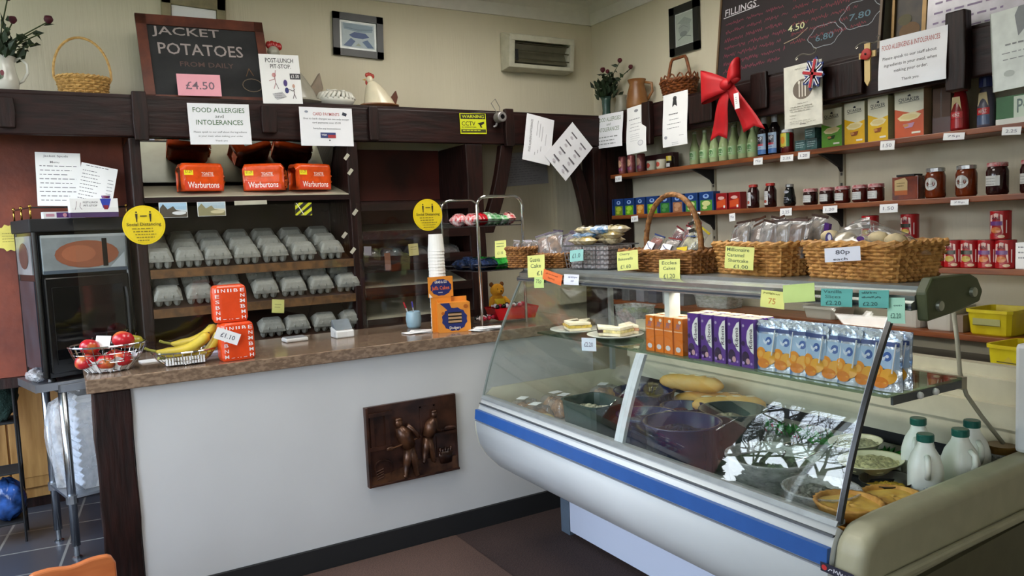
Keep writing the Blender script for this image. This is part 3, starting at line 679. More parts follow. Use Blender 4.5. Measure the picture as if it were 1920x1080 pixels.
B.tube([(-.035, 0, .082), (-.045, 0, .1), (-.02, 0, .095), (0, 0, .1), (.02, 0, .094), (.05, 0, .098), (.06, 0, .085)], .007, 5); B.build('lid', CERAM, t, smooth=True)
# framed print on the back wall
def framed(name, label, c, w, h, rz, fc, items, tilt=0, fwid=.04):
    t = thing(name, label, 'picture', c, rz, ry=tilt); B = MB()
    for q in ((-w/2, w/2, h/2-fwid, h/2), (-w/2, w/2, -h/2, -h/2+fwid), (-w/2, -w/2+fwid, -h/2, h/2), (w/2-fwid, w/2, -h/2, h/2)): B.box(q[0], q[1], -.016, .0, q[2], q[3])
    B.build('frame', fc, t); B = MB(); B.box(-w/2+.01, w/2-.01, -.006, -.001, -h/2+.01, h/2-.01); b = B.build('picture', mat('print_paper', 'D4DAD6', rough=.25), t)
    art(t, items, w-2*fwid, h-2*fwid, y=-.0062, z0=-h/2+fwid, name='print'); return t
a = P(623, 23, Y=4.395); b_ = P(717, 33, Y=4.395); c = P(717, 111, Y=4.395)
framed('framed_print', 'dark framed blue landscape print on the back wall', (a+c)/2, (b_-a).length, (b_-c).length, 0, mat('black_frame', '1D1F1C', rough=.4),
       [('r', .06, .08, .94, .92, 'B9C6CC'), ('p', [(.1, .9), (.9, .88), (.88, .66), (.5, .62), (.12, .7)], '93A6B4'), ('p', [(.25, .5), (.4, .62), (.7, .6), (.8, .48), (.62, .4), (.35, .42)], '5A6A92'), ('p', [(.1, .12), (.3, .4), (.42, .3), (.3, .1)], '6A7A9C'), ('p', [(.6, .3), (.75, .38), (.92, .12), (.75, .1)], '6A7E9E'), ('p', [(.42, .14), (.5, .24), (.58, .14)], 'A8B0A0'), ('l', [(.15, .75), (.5, .7), (.9, .76)], .003, '70808E')], tilt=.03)
# wall heater
a = P(937, 62, Y=4.395); b_ = P(1056, 72, Y=4.395); c = P(940, 134, Y=4.395)
t = thing('wall_heater', 'cream slatted quartz wall heater high on the back wall near the corner', 'heater', ((a.x+b_.x)/2, 4.395, (a.z+c.z)/2), 0); w = b_.x-a.x; h = a.z-c.z; HC = mat('cream_enamel', 'C9C6B2', rough=.4)
B = MB(); B.box(-w/2, w/2, -.03, 0, -h/2, h/2); B.prism([(-.03, h/2), (-.13, h/2-.03), (-.13, h/2-.07), (-.03, h/2-.02)], -w/2, w/2, 'x'); B.prism([(-.03, -h/2), (-.11, -h/2+.01), (-.11, -h/2+.035), (-.03, -h/2+.04)], -w/2, w/2, 'x')
for s in (-1, 1): B.prism([(-.0, -h/2), (-.11, -h/2+.01), (-.13, h/2-.05), (-.03, h/2)], s*(w/2-.008)-.012 if s < 0 else w/2-.03, s*(w/2-.008)+.03 if s < 0 else w/2, 'x')
B.build('housing', HC, t, bevel=.003)
B = MB(); B.prism([(-.035, -h/2+.05), (-.035, h/2-.05), (-.09, h/2-.08), (-.06, 0), (-.09, -h/2+.05)], -w/2+.04, w/2-.04, 'x'); B.build('reflector', mat('dull_reflector', '8A8672', rough=.35, metal=.6), t)
B = MB()
for k in range(3): B.tube([(-w/2+.03, -.1, -h/2+.07+k*.05), (w/2-.03, -.1, -h/2+.07+k*.05)], .004, 5)
B.build('guard_wires', mat('guard_wire', '6A6652', rough=.4, metal=.5), t)
B = MB(); B.box(-w/2+.035, -w/2+.055, -.132, -.128, -h/2+.05, -h/2+.12); B.build('switch_panel', BLACKM, t)
# CCTV sign, camera
sh('cctv_sign', 'yellow warning CCTV in operation sign screwed to the beam', 'sign', (861, 212), (910, 213), (862, 251), BX,
   [('r', .03, .03, .97, .97, 'C9D018'), ('r', .03, .72, .97, .97, '1A1A10'), ('t', 'WARNING', .5, .84, .84, .15, 'D6DC20'), ('t', 'CCTV', .32, .5, .52, .2, '1A1A10'), ('t', 'IN OPERATION', .33, .32, .54, .07, '1A1A10'), ('p', [(.66, .52), (.92, .6), (.92, .5), (.8, .42), (.84, .3), (.78, .3), (.74, .44)], '1A1A10'), ('r', .03, .06, .97, .22, '3A3C10'), ('s', .08, .92, .14, 1, .1, .04, 'C9D018')], m=mat('sign_yellow', 'D4DA1E', rough=.3), th=.002)
p = P(937, 220, Y=3.94); t = thing('cctv_camera', 'small silver round CCTV camera fixed on the beam beside the yellow sign', 'camera', p)
B = MB(); B.lathe([(.0, -.03), (.026, -.03), (.03, -.024), (.03, .03), (.024, .034), (0, .034)], 20, T=Matrix.Rotation(PI/2, 4, 'X')); B.build('housing', mat('silver_plastic', '8E8A88', rough=.35, metal=.4), t, smooth=False)
B = MB(); B.lathe([(0, .035), (.014, .035), (.014, .03)], 16, T=Matrix.Rotation(PI/2, 4, 'X')); B.build('lens', BLACK, t)
B = MB(); B.tube([(0, .03, -.02), (-.01, .03, -.045), (-.02, .04, -.05)], .007, 6); B.build('bracket', mat('silver_plastic', '8E8A88'), t)
B = MB(); B.tube([(-.02, .0, .025), (-.1, .04, .032), (-.2, .07, .028), (-.3, .08, .03)], .0025, 4); B.tube([(0, .03, .03), (-.02, .06, .09), (.02, .08, .12), (.05, .08, .07), (.04, .08, .035)], .002, 4); B.build('cable', mat('grey_cable', '6A6862'), t)
GR = '4E6E50'
sh('notice', 'laminated food allergies and intolerances notice pinned on the beam under the chalkboard', 'notice', (350, 193), (466, 196), (354, 271), dict(Y=3.965),
   [('t', 'FOOD ALLERGIES', .5, .84, .84, .12, GR), ('t', 'and', .5, .69, .14, .08, '6A7470'), ('t', 'INTOLERANCES', .5, .54, .76, .12, GR), ('t', 'Please speak to our staff about the ingredients', .5, .3, .86, .055, '60666A'), ('t', 'in your meal, when making your order', .5, .2, .72, .055, '60666A'), ('t', 'Thank you', .5, .09, .2, .05, '60666A')], m=LAMI)
sh('notice', 'laminated card payments notice pinned on the beam below the hen', 'notice', (560, 200), (659, 204), (563, 273), dict(Y=3.965),
   [('t', 'CARD PAYMENTS', .5, .83, .5, .08, 'B0565A'), ('p', [(.82, .9), (.9, .86), (.88, .78), (.8, .82)], '2A3040'), ('e', .13, .88, .035, .03, '8A90A0'), ('t', 'Due to bank charges we can only accept', .5, .7, .86, .06, '7A7C84'), ('t', 'card payments over £5.00', .5, .6, .54, .06, '7A7C84'), ('t', 'Sorry for any inconvenience', .5, .45, .52, .055, '7A7C84'), ('r', .37, .21, .66, .35, '2E3A70'), ('r', .51, .21, .66, .29, 'A83238'), ('t', 'VISA', .44, .29, .1, .05, 'F0F0F0'), ('e', .54, .15, .015, .02, '303038')], m=LAMI)
# notices under the beam near the corner
sh('notice', 'white notice printed sideways, hanging over the alcove left of the diamond one', 'notice', (988, 212), (1039, 226), (974, 298), dict(Y=3.955),
   [('t', 'FOOD ALLERGENS & INTOLERANCES', .2, .55, .07, .7, '55555A', 'v'), ('l', [(.4, .15), (.42, .9)], .003, '8A8A90'), ('l', [(.5, .2), (.52, .85)], .003, '8A8A90'), ('l', [(.6, .25), (.61, .8)], .003, '8A8A90'), ('l', [(.75, .4), (.76, .65)], .003, '9A9AA0')], m=LAMI, curl=.01)
it = []
for i in range(4):
    for j in range(2): it += [('r', .18+j*.42, .82-i*.22, .44+j*.42-.0, .85-i*.22, '6A666E'), ('e', .3+j*.42, .75-i*.22, .06, .03, 'C6C2CA')]
sheet('notice', 'white notice with eight small pictures hanging as a diamond at the corner', 'notice', P(1073, 229, Y=3.94), P(1111, 277, Y=3.94), P(1021, 292, Y=3.94), it, m=LAMI)
sh('paper_notice', 'greyish typed sheet on the alcove wall behind the chrome rack', 'notice', (943, 288), (1023, 283), (928, 352), dict(Y=4.39), [('s', .08, .85, .86, 11, .075, .012, '7A7880')], m=mat('grey_paper', 'A7A6AE', rough=.6, var=.03), off=.001)
t = thing('hanging_string', 'loop of thin string hanging on the alcove wall', 'string', P(1080, 330, Y=4.38)); t2 = MB()
t2.tube([(-.04, 0, -.05)]+[(-.05+.035*math.sin(i*.5), 0, -.09-.11*(1-math.cos(i*.5))/2) for i in range(13)], .0015, 4); t2.tube([(.0, 0, .04), (-.03, -.01, -.04), (.0, 0, -.07), (.03, 0, -.06), (.03, 0, .03)], .0025, 4); t2.build('cord', mat('string', '8A8058'), t)
B = MB(); B.box(2.92, 2.925, 4.387, 4.392, 1.0, 1.9) if False else B.box(2.93, 3.29, 4.36, 4.398, .9, 1.96); tag(B.build('boxed_pipe', WALLC), 'papered boxing in the corner of the alcove behind the braces', 'boxing')
# ================================================================== left recess: red board, cupboard, table, oven
tag(MB().box(XL, .2955, 4.372, 4.397, .83, 2.06).build('wall_panel', RED), 'terracotta coloured wall board behind the black oven', 'wall panel')
tag(MB().box(XL, .2955, 4.35, 4.397, .78, .829).build('dark_rail', WOOD), 'dark wooden rail along the bottom of the terracotta board', 'rail')
PINE = mat('pine', 'C99B5C', rough=.45, scale=5, stretch=(6, 6, .7), col2='A87A40')
t = thing('pine_cupboard', 'pine cupboard with panelled doors standing in the recess behind the steel table', 'cupboard', (-.62, 4.96, 0))
B = MB(); B.box(-.4, .62, .0, .1, .06, .86); B.build('body', PINE, t); B = MB(); B.box(-.4, .62, .02, .1, 0, .06); B.build('plinth', WOOD, t)
for k in range(3):
    x0 = -.39+k*.335; d = MB(); d.box(x0, x0+.325, -.02, 0, .12, .82)
    o = d.build('door', PINE, t, bevel=.003); B = MB(); B.box(x0+.05, x0+.275, -.026, -.0205, .18, .76); B.build('raised_panel', PINE, o, bevel=.004)
    B = MB(); B.ball((x0+.3, -.035, .55), .014, 10); B.build('knob', mat('dark_knob', '2A2018'), o, smooth=True)
RZT = .25
tb = thing('steel_table', 'tubular steel table with a lower shelf carrying the black oven', 'table', (-.071, 4.0, 0), RZT)
LEGS = [(0.02, .0), (.02, .30), (.33, 0.0), (.33, .30)]
for x, y in LEGS:
    B = MB(); B.tube([(x, y+.02, .06), (x, y+.02, .815)], .019, 12); o = B.build('leg', STEEL, tb, smooth=True)
    B = MB(); B.lathe([(.022, .0), (.022, .006), (.012, .012), (.012, .06)], 10, (x, y+.02, 0)); B.build('adjustable_foot', STEEL, o)
B = MB(); B.box(-.0, .35, .0, .34, .82, .835); B.box(-.0, .35, .0, .012, .785, .82); B.box(-.0, .012, .0, .34, .785, .82); B.build('top', mat('satin_steel', 'A4A7AC', rough=.35, metal=.9), tb, bevel=.002)
B = MB(); B.box(-.0, .35, .0, .34, .285, .297); 
for x, y in LEGS: B.tube([(x, y+.02, .262), (x, y+.02, .30)], .026, 12)
B.build('lower_shelf', mat('satin_steel', 'A4A7AC'), tb)
B = MB(); B.box(-.09, -.0005, -.0, .32, .80, .835); B.build('side_bracket', mat('satin_steel', 'A4A7AC'), tb)
def R2(x, y, z, o=(-.071, 4.0), a=RZT): return Vector((o[0]+x*math.cos(a)-y*math.sin(a), o[1]+x*math.sin(a)+y*math.cos(a), z))
FOAM = mat('white_foam', 'E9ECEF', rough=.7, var=.02)
f0 = None
for k in range(13):
    B = MB()
    if f0 is None:
        f0 = thing('foam_box', 'f', 'box', R2(.19, .17, .298), RZT)
        B = MB(); B.prism([(-.1, 0), (.1, 0), (.115, .018), (-.115, .018)], -.105, .105, 'y'); B.build('tray', FOAM, f0)
        B = MB(); B.prism([(-.115, .0185), (.115, .0185), (.1, .034), (-.1, .034)], -.105, .105, 'y'); B.build('lid', FOAM, f0); f = f0
    else: f = dup(f0, R2(.19+random.uniform(-.006, .006), .17, .298+k*.0345))
    tag(f, 'white foam takeaway box in the bag under the oven, %s' % ('topmost' if k == 12 else 'bottom one' if k == 0 else ORD[k]+' from the bottom'), 'box', 'foam boxes in the bag')
BAGM = thin_glass('plastic_bag', (.82, .85, .9), 1.5, .15, .28)
B = MB(); rb = random.Random(4)
def bg(u, v):
    a = 2*PI*u; rr = .145+.012*math.sin(5*a+v*4)+.01*math.sin(11*a); rr *= (1.0+.16*math.sin(PI*v)) if v < .9 else .7
    ex = (abs(math.cos(a))**4+abs(math.sin(a))**4)**-.25
    return (.0+rr*ex*math.cos(a)*(1.15 if math.cos(a) < 0 else .86), rr*.76*ex*math.sin(a), .003+.48*v)
B.grid(bg, 36, 12); tag(B.build('plastic_bag', BAGM, loc=R2(.19, .17, .298), rot=(0, 0, RZT), smooth=True), 'translucent plastic bag around the foam boxes under the oven', 'bag')
# oven
ov = thing('potato_oven', 'black cast oven with a glass display top standing on the steel table', 'oven', R2(.155, .165, .8355), RZT)
OW, OD = .40, .32; B = MB(); B.box(-OW/2, OW/2, -OD/2, OD/2, .02, .72)
for sx in (-1, 1):
    for sy in (-1, 1): B.tube([(sx*(OW/2-.01), sy*(OD/2-.01), .02), (sx*(OW/2-.01), sy*(OD/2-.01), .72)], .016, 8); B.lathe([(.022, 0), (.014, .03)], 10, (sx*(OW/2-.03), sy*(OD/2-.03), 0))
B.build('body', BLACK, ov, bevel=.004)
B = MB(); B.box(-OW/2-.012, OW/2+.012, -OD/2-.012, OD/2+.012, .68, .74); B.build('top_lid', BLACKM, ov, bevel=.005)
GREYG = mat('grey_display_glass', '8C9496', rough=.1, var=.15, scale=8, spec=.7)
B = MB(); B.box(-OW/2+.025, OW/2-.02, -OD/2-.018, -OD/2-.003, .49, .665); o = B.build('display_window', GREYG, ov, bevel=.004)
art(o, [('r', 0, 0, 1, .09, '4A5560'), ('r', 0, .93, 1, 1, 'A4ABAC'), ('e', .52, .48, .38, .36, '8A5640'), ('e', .42, .5, .2, .22, '9C6248'), ('r', .7, .14, .76, .88, '1C1816'), ('p', [(.78, .1), (.97, .5), (.97, .1)], 'A9B2B6')], OW-.045, .175, y=-OD/2-.018, z0=.49, x0=-OW/2+.025, glossy=True, name='painted_reflection')  # terracotta oval is a reflection painted onto the display glass
B = MB(); B.box(-OW/2+.025, OW/2-.02, -OD/2-.02, -OD/2-.003, .04, .475); o = B.build('door', BLACK, ov, bevel=.006)
B = MB(); B.box(-OW/2+.05, OW/2-.05, -OD/2-.024, -OD/2-.0205, .08, .43); B.build('door_panel', mat('black_gloss_glass', '08090B', rough=.05), o, bevel=.003)
B = MB(); B.tube([(OW/2-.04, -OD/2-.03, .15), (OW/2-.04, -OD/2-.045, .2), (OW/2-.04, -OD/2-.045, .36), (OW/2-.04, -OD/2-.03, .41)], .007, 6); B.build('door_handle', BLACKM, o)
B = MB(); B.box(-OW/2-.006, -OW/2-.0, -OD/2+.03, OD/2-.03, .49, .665); o = B.build('side_window', GREYG, ov); 
B = MB(); B.ball((-OW/2-.007, 0, .575), (.003, .085, .06), 16); B.build('oval_reflection', mat('oval_brown', '5A4038', rough=.3), ov, smooth=True)  # reflected oval painted on the side glass as a flat brown shape
B = MB(); B.box(-OW/2-.005, -OW/2-.0, -OD/2+.03, OD/2-.03, .05, .46); B.build('side_panel', mat('smoky_side', '3A414A', rough=.2, var=.3, scale=6), ov)
BR = mat('brass', 'C09A4A', rough=.25, metal=1)
B = MB(); B.tube([(-OW/2, OD/2-.02, .79), (-OW/2, -OD/2, .79), (OW/2, -OD/2, .79), (OW/2, OD/2-.02, .79)], .004, 6)
B.build('top_rail', BLACK, ov)
for x, y in ((-OW/2, OD/2-.02), (-OW/2, -OD/2), (OW/2, -OD/2), (OW/2, OD/2-.02), (-OW/2, 0)):
    B = MB(); B.tube([(x, y, .741), (x, y, .788)], .004, 6); B.ball((x, y, .795), .008, 8); B.build('rail_knob', BR, ov, smooth=True)
# things on the oven
OT = .8355+.74
def onoven(px, py, Y): p = P(px, py, Y=Y); return p
def cl(p): q = p.copy(); q.z = max(q.z, OT+.002); return q
for nm, lb, a, b_, c, Y, it in (
    ('menu_sheet', 'white handwritten menu sheet standing on the black oven, taller left one', (65, 285), (150, 288), (70, 386), 4.12, [('t', 'Jacket Spuds', .45, .93, .55, .05, '6A6A70'), ('t', 'Menu', .42, .82, .2, .04, '6A6A70')]+[('s', .06, .95, .74-k*.08, 1, .1, .014, '707078') for k in range(9)]),
    ('menu_sheet', 'smaller tilted handwritten price list on the black oven, right one', (153, 304), (221, 318), (146, 392), 4.10, [('s', .12, .8, .95, 1, .1, .015, '707078')]+[('s', .05, .6, .84-k*.075, 1, .1, .014, '707078') for k in range(9)]+[('s', .78, .95, .72-k*.075, 1, .1, .014, '707078') for k in range(5)])):
    pa, pb, pc = P(*a, Y=Y), P(*b_, Y=Y), P(*c, Y=Y-.02); 
    sheet(nm, lb, 'menu', pa, pb, cl(pc), it)
t = thing('leaflet_box', 'small white card box with a printed blue cup on the black oven', 'box', (P(175, 390, Y=4.02).x, 4.02, OT+.001), .2); 
B = MB(); B.box(-.1, .1, -.02, .02, 0, .022, 1); B.box(-.1, .1, -.022, .02, .022, .085); B.build('box', [PAPER, mat('purple_card', '4A3060', rough=.5)], t)
art(t, [('t', 'POST-LUNCH', .42, .72, .3, .14, '3A3A40'), ('t', 'PIT-STOP', .42, .48, .28, .14, '3A3A40'), ('l', [(.14, .8), (.12, .4), (.1, .2)], .002, '8A7A80'), ('l', [(.22, .7), (.2, .4), (.24, .2)], .002, '8A7A80'), ('p', [(.62, .98), (.86, .98), (.8, .3), (.68, .3)], '2B3FA8'), ('p', [(.68, .5), (.8, .5), (.78, .2), (.7, .2)], '8A1E30')], .2, .063, y=-.022, z0=.022)
B = MB(); B.lathe([(.016, 0), (.018, .004), (.021, .055), (.022, .06)], 16); tag(B.build('blue_cup', mat('cup_blue', '2C46B4', rough=.3), loc=(P(200, 380, Y=4.08).x, 4.065, OT+.0735), smooth=True) if False else B.build('drink_can', mat('cup_blue', '2C46B4', rough=.3, col2='6A1A30'), loc=(P(199, 380, Y=4.08).x, 4.10, OT+.001), smooth=True), 'blue drink can behind the small card box on the oven', 'can').scale = (1.1, 1.1, 1.7)
t = thing('leaflets', 'purple and white leaflets lying flat at the front of the oven top', 'leaflets', R2(.1, .035, OT+.0005), RZT); B = MB(); B.box(-.09, .08, -.014, .03, 0, .03); B.build('stack', PAPER, t)
art(t, [('r', .3, .1, .75, .9, '5A2E70'), ('e', .5, .5, .05, .3, 'E09AA8'), ('r', .05, .3, .25, .7, 'C890A0'), ('r', .85, .3, .95, .7, '2A2A30')], .17, .03, y=-.014, x0=-.09)
# star label
pts = [(math.cos(2*PI*i/24)*(1 if i % 2 else .86), math.sin(2*PI*i/24)*(1 if i % 2 else .86)) for i in range(24)]
p = P(18, 446, Y=4.355); B = MB(); B.prism([(x*.062, z*.066) for x, z in pts], 0, .002, 'y'); o = tag(B.build('star_label', mat('star_yellow', 'E8D86A', rough=.6), loc=p), 'yellow starburst price label stuck on the terracotta board left of the oven', 'label')
art(o, [('s', .2, .8, .7, 4, .13, .03, '9A8A3A')], .1, .1, z0=-.05)
# wire stand at the left edge with bags
p = P(2, 700, Y=4.45); t = thing('wire_stand', 'thin black wire stand at the left edge of the picture', 'stand', (-.36, 4.5, 0))
B = MB()
for x in (-.09, .09):
    for y in (-.09, .09): B.tube([(x, y, 0), (x, y, .85)], .006, 6)
for z in (.1, .35, .6, .84): B.tube([(-.09, -.09, z), (.09, -.09, z), (.09, .09, z), (-.09, .09, z)], .005, 5, closed=True); B.box(-.088, .088, -.088, .088, z-.001, z+.001)
B.build('frame', BLACKM, t)
def lumpy(name, label, cat, loc, r, m, seed=1, amp=.15, parent=None, n=18):
    B = MB(); rd = random.Random(seed); ph = [rd.uniform(0, 6) for _ in range(6)]
    def f(u, v):
        a = 2*PI*u; b = PI*v; q = 1+amp*(math.sin(3*a+ph[0])*math.sin(2*b+ph[1])+.6*math.sin(7*a+ph[2])*math.sin(5*b+ph[3])+.4*math.sin(13*a+ph[4])*math.sin(9*b))
        return (r[0]*math.sin(b)*math.cos(a)*q, r[1]*math.sin(b)*math.sin(a)*q, r[2]*(1-math.cos(b)*q))
    B.grid(f, n*2, n); o = B.build(name, m, parent, smooth=True)
    if parent is None: o.location = loc; tag(o, label, cat)
    else: o.location = loc
    return o
lumpy('green_plush', 'dark green furry bundle on the wire stand at the left edge', 'bundle', (-.34, 4.5, .603), (.085, .085, .11), mat('dark_green_fur', '16302A', rough=.95, bump=.8, bscale=120), 3, .12)
lumpy('blue_bag', 'shiny blue wrapped bundle low on the wire stand at the left edge', 'bag', (-.34, 4.5, .103), (.085, .085, .1), mat('blue_film', '3A64B0', rough=.15, var=.4, scale=20), 5, .1)
lumpy('dark_bundle', 'dark bundle on top of the wire stand at the left edge', 'bundle', (-.35, 4.5, .843), (.08, .08, .05), mat('dark_bundle_m', '1A1412', rough=.9), 8, .12)
lumpy('clear_bag', 'crumpled clear plastic bag on the bracket left of the oven', 'bag', R2(-.05, .12, .8355), (.045, .09, .03), BAGM, 9, .15)
# small chair at the bottom left corner
t = thing('small_chair', 'orange varnished wooden chair, only its dipped back showing at the bottom edge', 'chair', (P(135, 1080, Y=2.75).x, 2.75, 0), .1)
CHW = mat('orange_wood', 'C2713F', rough=.35, scale=5, stretch=(1, 1, 5), col2='A85A2E'); zt = P(100, 1053, Y=2.75).z
prof = [(-.125, zt-.2)]+[(-.125+.25*i/24, zt-.012-.008*math.cos(2*PI*(i/24-.0)*1) * 1.0 - .022*math.exp(-((i-12)/5)**2)-(.03*((abs(i-12)-10)/2)**2 if abs(i-12) > 10 else 0)) for i in range(25)]+[(.125, zt-.2)]
B = MB(); B.prism(prof, -.014, .014, 'y'); B.build('back_rest', CHW, t, bevel=.006)
B = MB(); B.box(-.125, .125, -.25, -.0145, .2, .225); B.build('seat', CHW, t, bevel=.006)
for x in (-.11, .11):
    for y in (-.235, -.03): B = MB(); B.tube([(x, y, 0), (x, y, .2)], .013, 8); B.build('leg', CHW, t)
# ================================================================== counter
CT = .957
ct = thing('counter', 'long white painted counter with a stone coloured worktop and black skirting', 'counter', (0, 0, 0))
B = MB(); B.box(.175, 2.34, 3.2, 3.72, 0, .905); B.build('front_panel', mat('counter_white', 'C9C9C9', rough=.45, var=.03, scale=2), ct)
B = MB(); B.box(.176, 2.33, 3.183, 3.1995, 0.0, .106); B.build('skirting', BLACKM, ct)
WT = mat('stone_laminate', '8B7460', rough=.2, scale=45, col2='6E5A4A', lo=.42, hi=.58, coat=.2, stretch=(1, 1, 2))
B = MB(); B.box(.03, 2.34, 3.165, 3.78, .9055, CT); B.build('worktop', WT, ct, bevel=.004)
post(.045, .174, 3.185, 3.34, .904, 'dark wooden post with a wavy waney edge at the left end of the counter')
# plaque
p = P(690, 911, Y=3.195); q = P(851, 738, Y=3.195)
t = thing('relief_plaque', 'bronze coloured relief plaque of two bakers at work fixed on the counter front', 'plaque', (1.08, 3.1985, .325)); PW, PH = .445, .36
CP = mat('bronze_relief', '4A2C20', rough=.32, var=.4, scale=14, col2='26150F', metal=.35)
CPL = mat('bronze_light', '62402A', rough=.34, var=.3, scale=20, metal=.4, col2='2E1A12')
B = MB(); B.box(0, PW, -.02, 0, 0, PH); 
B.box(0, .012, -.032, -.02, 0, PH); B.box(.012, PW, -.03, -.02, 0, .01)
B.build('slab', CP, t, bevel=.002)
def X(u): return .012+u*(PW-.02)
def Z(v): return .01+v*(PH-.02)
B = MB(); B.prism([(X(0), Z(0)), (X(1), Z(0)), (X(1), Z(.17)), (X(.55), Z(.22)), (X(.2), Z(.12)), (X(0), Z(.1))], -.025, -.019, 'y'); B.build('relief_floor', CPL, t)
B = MB(); B.box(X(0), X(.24), -.031, -.02, Z(.45), Z(.5)); B.box(X(0), X(.26), -.034, -.02, Z(.9), Z(.95)); B.box(X(.18), X(.23), -.03, -.02, Z(.5), Z(.9)); B.box(X(.02), X(.06), -.028, -.02, Z(.5), Z(.9)); B.tube([(X(.06), -.022, Z(.1))]+[(X(.14)-.04*math.cos(PI*i/8), -.022, Z(.22)+.03*math.sin(PI*i/8)) for i in range(9)]+[(X(.22), -.022, Z(.1))], .005, 5)
for k in range(4): B.tube([(X(.06), -.024, Z(.06+.035*k)), (X(.14), -.024, Z(.09+.035*k))], .004, 5)
B.build('relief_oven', CP, t)
B = MB(); B.box(X(.72), X(1), -.034, -.02, Z(.5), Z(.54)); B.box(X(.76), X(.98), -.024, -.02, Z(.2), Z(.5)); B.ball((X(.92), -.03, Z(.58)), (.03, .01, .012), 10); B.ball((X(.8), -.032, Z(.56)), (.02, .008, .008), 8)
B.box(X(.58), X(.6), -.023, -.02, Z(.55), Z(.93)); B.box(X(.74), X(.76), -.023, -.02, Z(.55), Z(.93)); B.box(X(.58), X(.76), -.023, -.02, Z(.91), Z(.93)); B.build('relief_table', CP, t)
B = MB(); B.lathe([(.03, 0), (.036, .03), (.04, .055)], 14, (X(.86), -.024, Z(.1)), sy=.35)
for k in range(5): B.tube([(X(.8)+k*.012, -.028, Z(.22)), (X(.79)+k*.014, -.03, Z(.32-.02*(k % 2)))], .006, 6)
B.build('relief_sack', CP, t, smooth=True)
def bakers(B, cx, top, s, lean, facing):
    y = -.028
    B.ball((cx, y-.004, top-.012*s), (.017*s, .012, .02*s), 12); B.ball((cx, y-.003, top+.004*s), (.018*s, .012, .008*s), 10)
    B.tube([(cx, y, top-.03*s), (cx+lean*.4, y-.004, top-.06*s), (cx+lean, y-.003, top-.12*s)], [.016*s, .034*s, .030*s], 10)
    h = Vector((cx+lean, y, top-.125*s))
    B.tube([h, h+Vector((-.014*s, -.002, -.06*s)), h+Vector((-.02*s, .002, -.12*s)), h+Vector((-.03*s, 0, -.125*s))], [.025*s, .019*s, .011*s, .010*s], 8)
    B.tube([h, h+Vector((.018*s, -.002, -.06*s)), h+Vector((.028*s, .002, -.125*s)), h+Vector((.038*s, 0, -.13*s))], [.025*s, .019*s, .011*s, .010*s], 8)
    return h
B = MB(); h = bakers(B, X(.33), Z(.80), 1.05, .045, 1); B.tube([(X(.36), -.034, Z(.7)), (X(.33), -.04, Z(.6)), (X(.37), -.042, Z(.5))], .011, 7); B.tube([(X(.42), -.034, Z(.72)), (X(.5), -.04, Z(.62)), (X(.54), -.042, Z(.53))], .011, 7)
B.build('relief_figure', CPL, t, smooth=True, label='relief baker holding a long peel')
B = MB(); B.tube([(X(.24), -.042, Z(.455)), (X(.56), -.044, Z(.54))], .0045, 6); B.ball((X(.22), -.04, Z(.45)), (.022, .005, .01), 8); B.build('relief_peel', CPL, t)
B = MB(); h = bakers(B, X(.74), Z(.83), .9, -.038, -1); B.tube([(X(.7), -.034, Z(.72)), (X(.73), -.04, Z(.62)), (X(.8), -.038, Z(.56))], .008, 7); B.build('relief_figure', CPL, t, smooth=True, label='relief baker leaning over the table')
# ------------------------------------------------------------------ acrylic screens
t = thing('acrylic_screen', 'clear acrylic counter screen with an arched hatch standing in front of the egg shelves', 'screen', (0, 3.52, CT))
arc = [(.72+.27*math.cos(PI*i/14)*-1, .0+.17*math.sin(PI*i/14)**.7) for i in range(15)]
B = MB(); B.prism([(.04, .0)]+[(a, max(0, b)) for a, b in arc]+[(1.17, 0), (1.17, .64), (.04, .64)], -.0025, .0025, 'y'); B.build('sheet', ACRY, t)
for x in (.16, 1.10): B = MB(); B.box(x-.012, x+.012, -.05, .05, 0, .012) if False else B.box(x-.03, x+.03, -.012, -.003, 0.0005, .03); B.build('foot_bracket', ACRY, t)
t = thing('acrylic_screen', 'narrow clear acrylic counter screen behind the cup tower', 'screen', (0, 3.53, CT))
B = MB(); B.box(1.22, 1.70, -.0025, .0025, .0, .635); B.build('sheet', ACRY, t)
def sticker(label, px, py, Y, rpx):
    c = P(px, py, Y=Y); e = P(px+rpx, py, Y=Y); r = (e-c).length; B = MB(); B.lathe([(0, 0), (r, 0), (r, .001), (0, .001)], 40, T=Matrix.Rotation(PI/2, 4, 'X'), cap=False)
    o = tag(B.build('distancing_sticker', mat('sticker_yellow', 'E2C814', rough=.35, var=.02), loc=c), label, 'sticker')
    D = '2A2412'
    def man(x): return [('e', x, .83, .022, .022, D), ('p', [(x-.03, .79), (x+.03, .79), (x+.02, .66), (x-.02, .66)], D), ('p', [(x-.018, .68), (x+.018, .68), (x+.012, .58), (x-.012, .58)], D)]
    art(o, [('e', .5, .5, .47, .47, 'D8BC0C'), ('e', .5, .5, .455, .455, 'E2C814')]+man(.34)+man(.66)+[('l', [(.42, .73), (.58, .73)], r*.05, D), ('t', 'Social Distancing', .5, .51, .8, .11, D)]+[('s', .5-.3+.03*k, .5+.4-.05*k, .4-.075*k, 1, .1, .022, '6A5A14') for k in range(5)], 2*r, 2*r, z0=-r, y=-.001, name='lettering')
sticker('round yellow social distancing sticker on the acrylic screen beside the oven', 270, 422, 3.515, 40)
sticker('round yellow social distancing sticker above the cup tower', 802, 403, 3.525, 27)
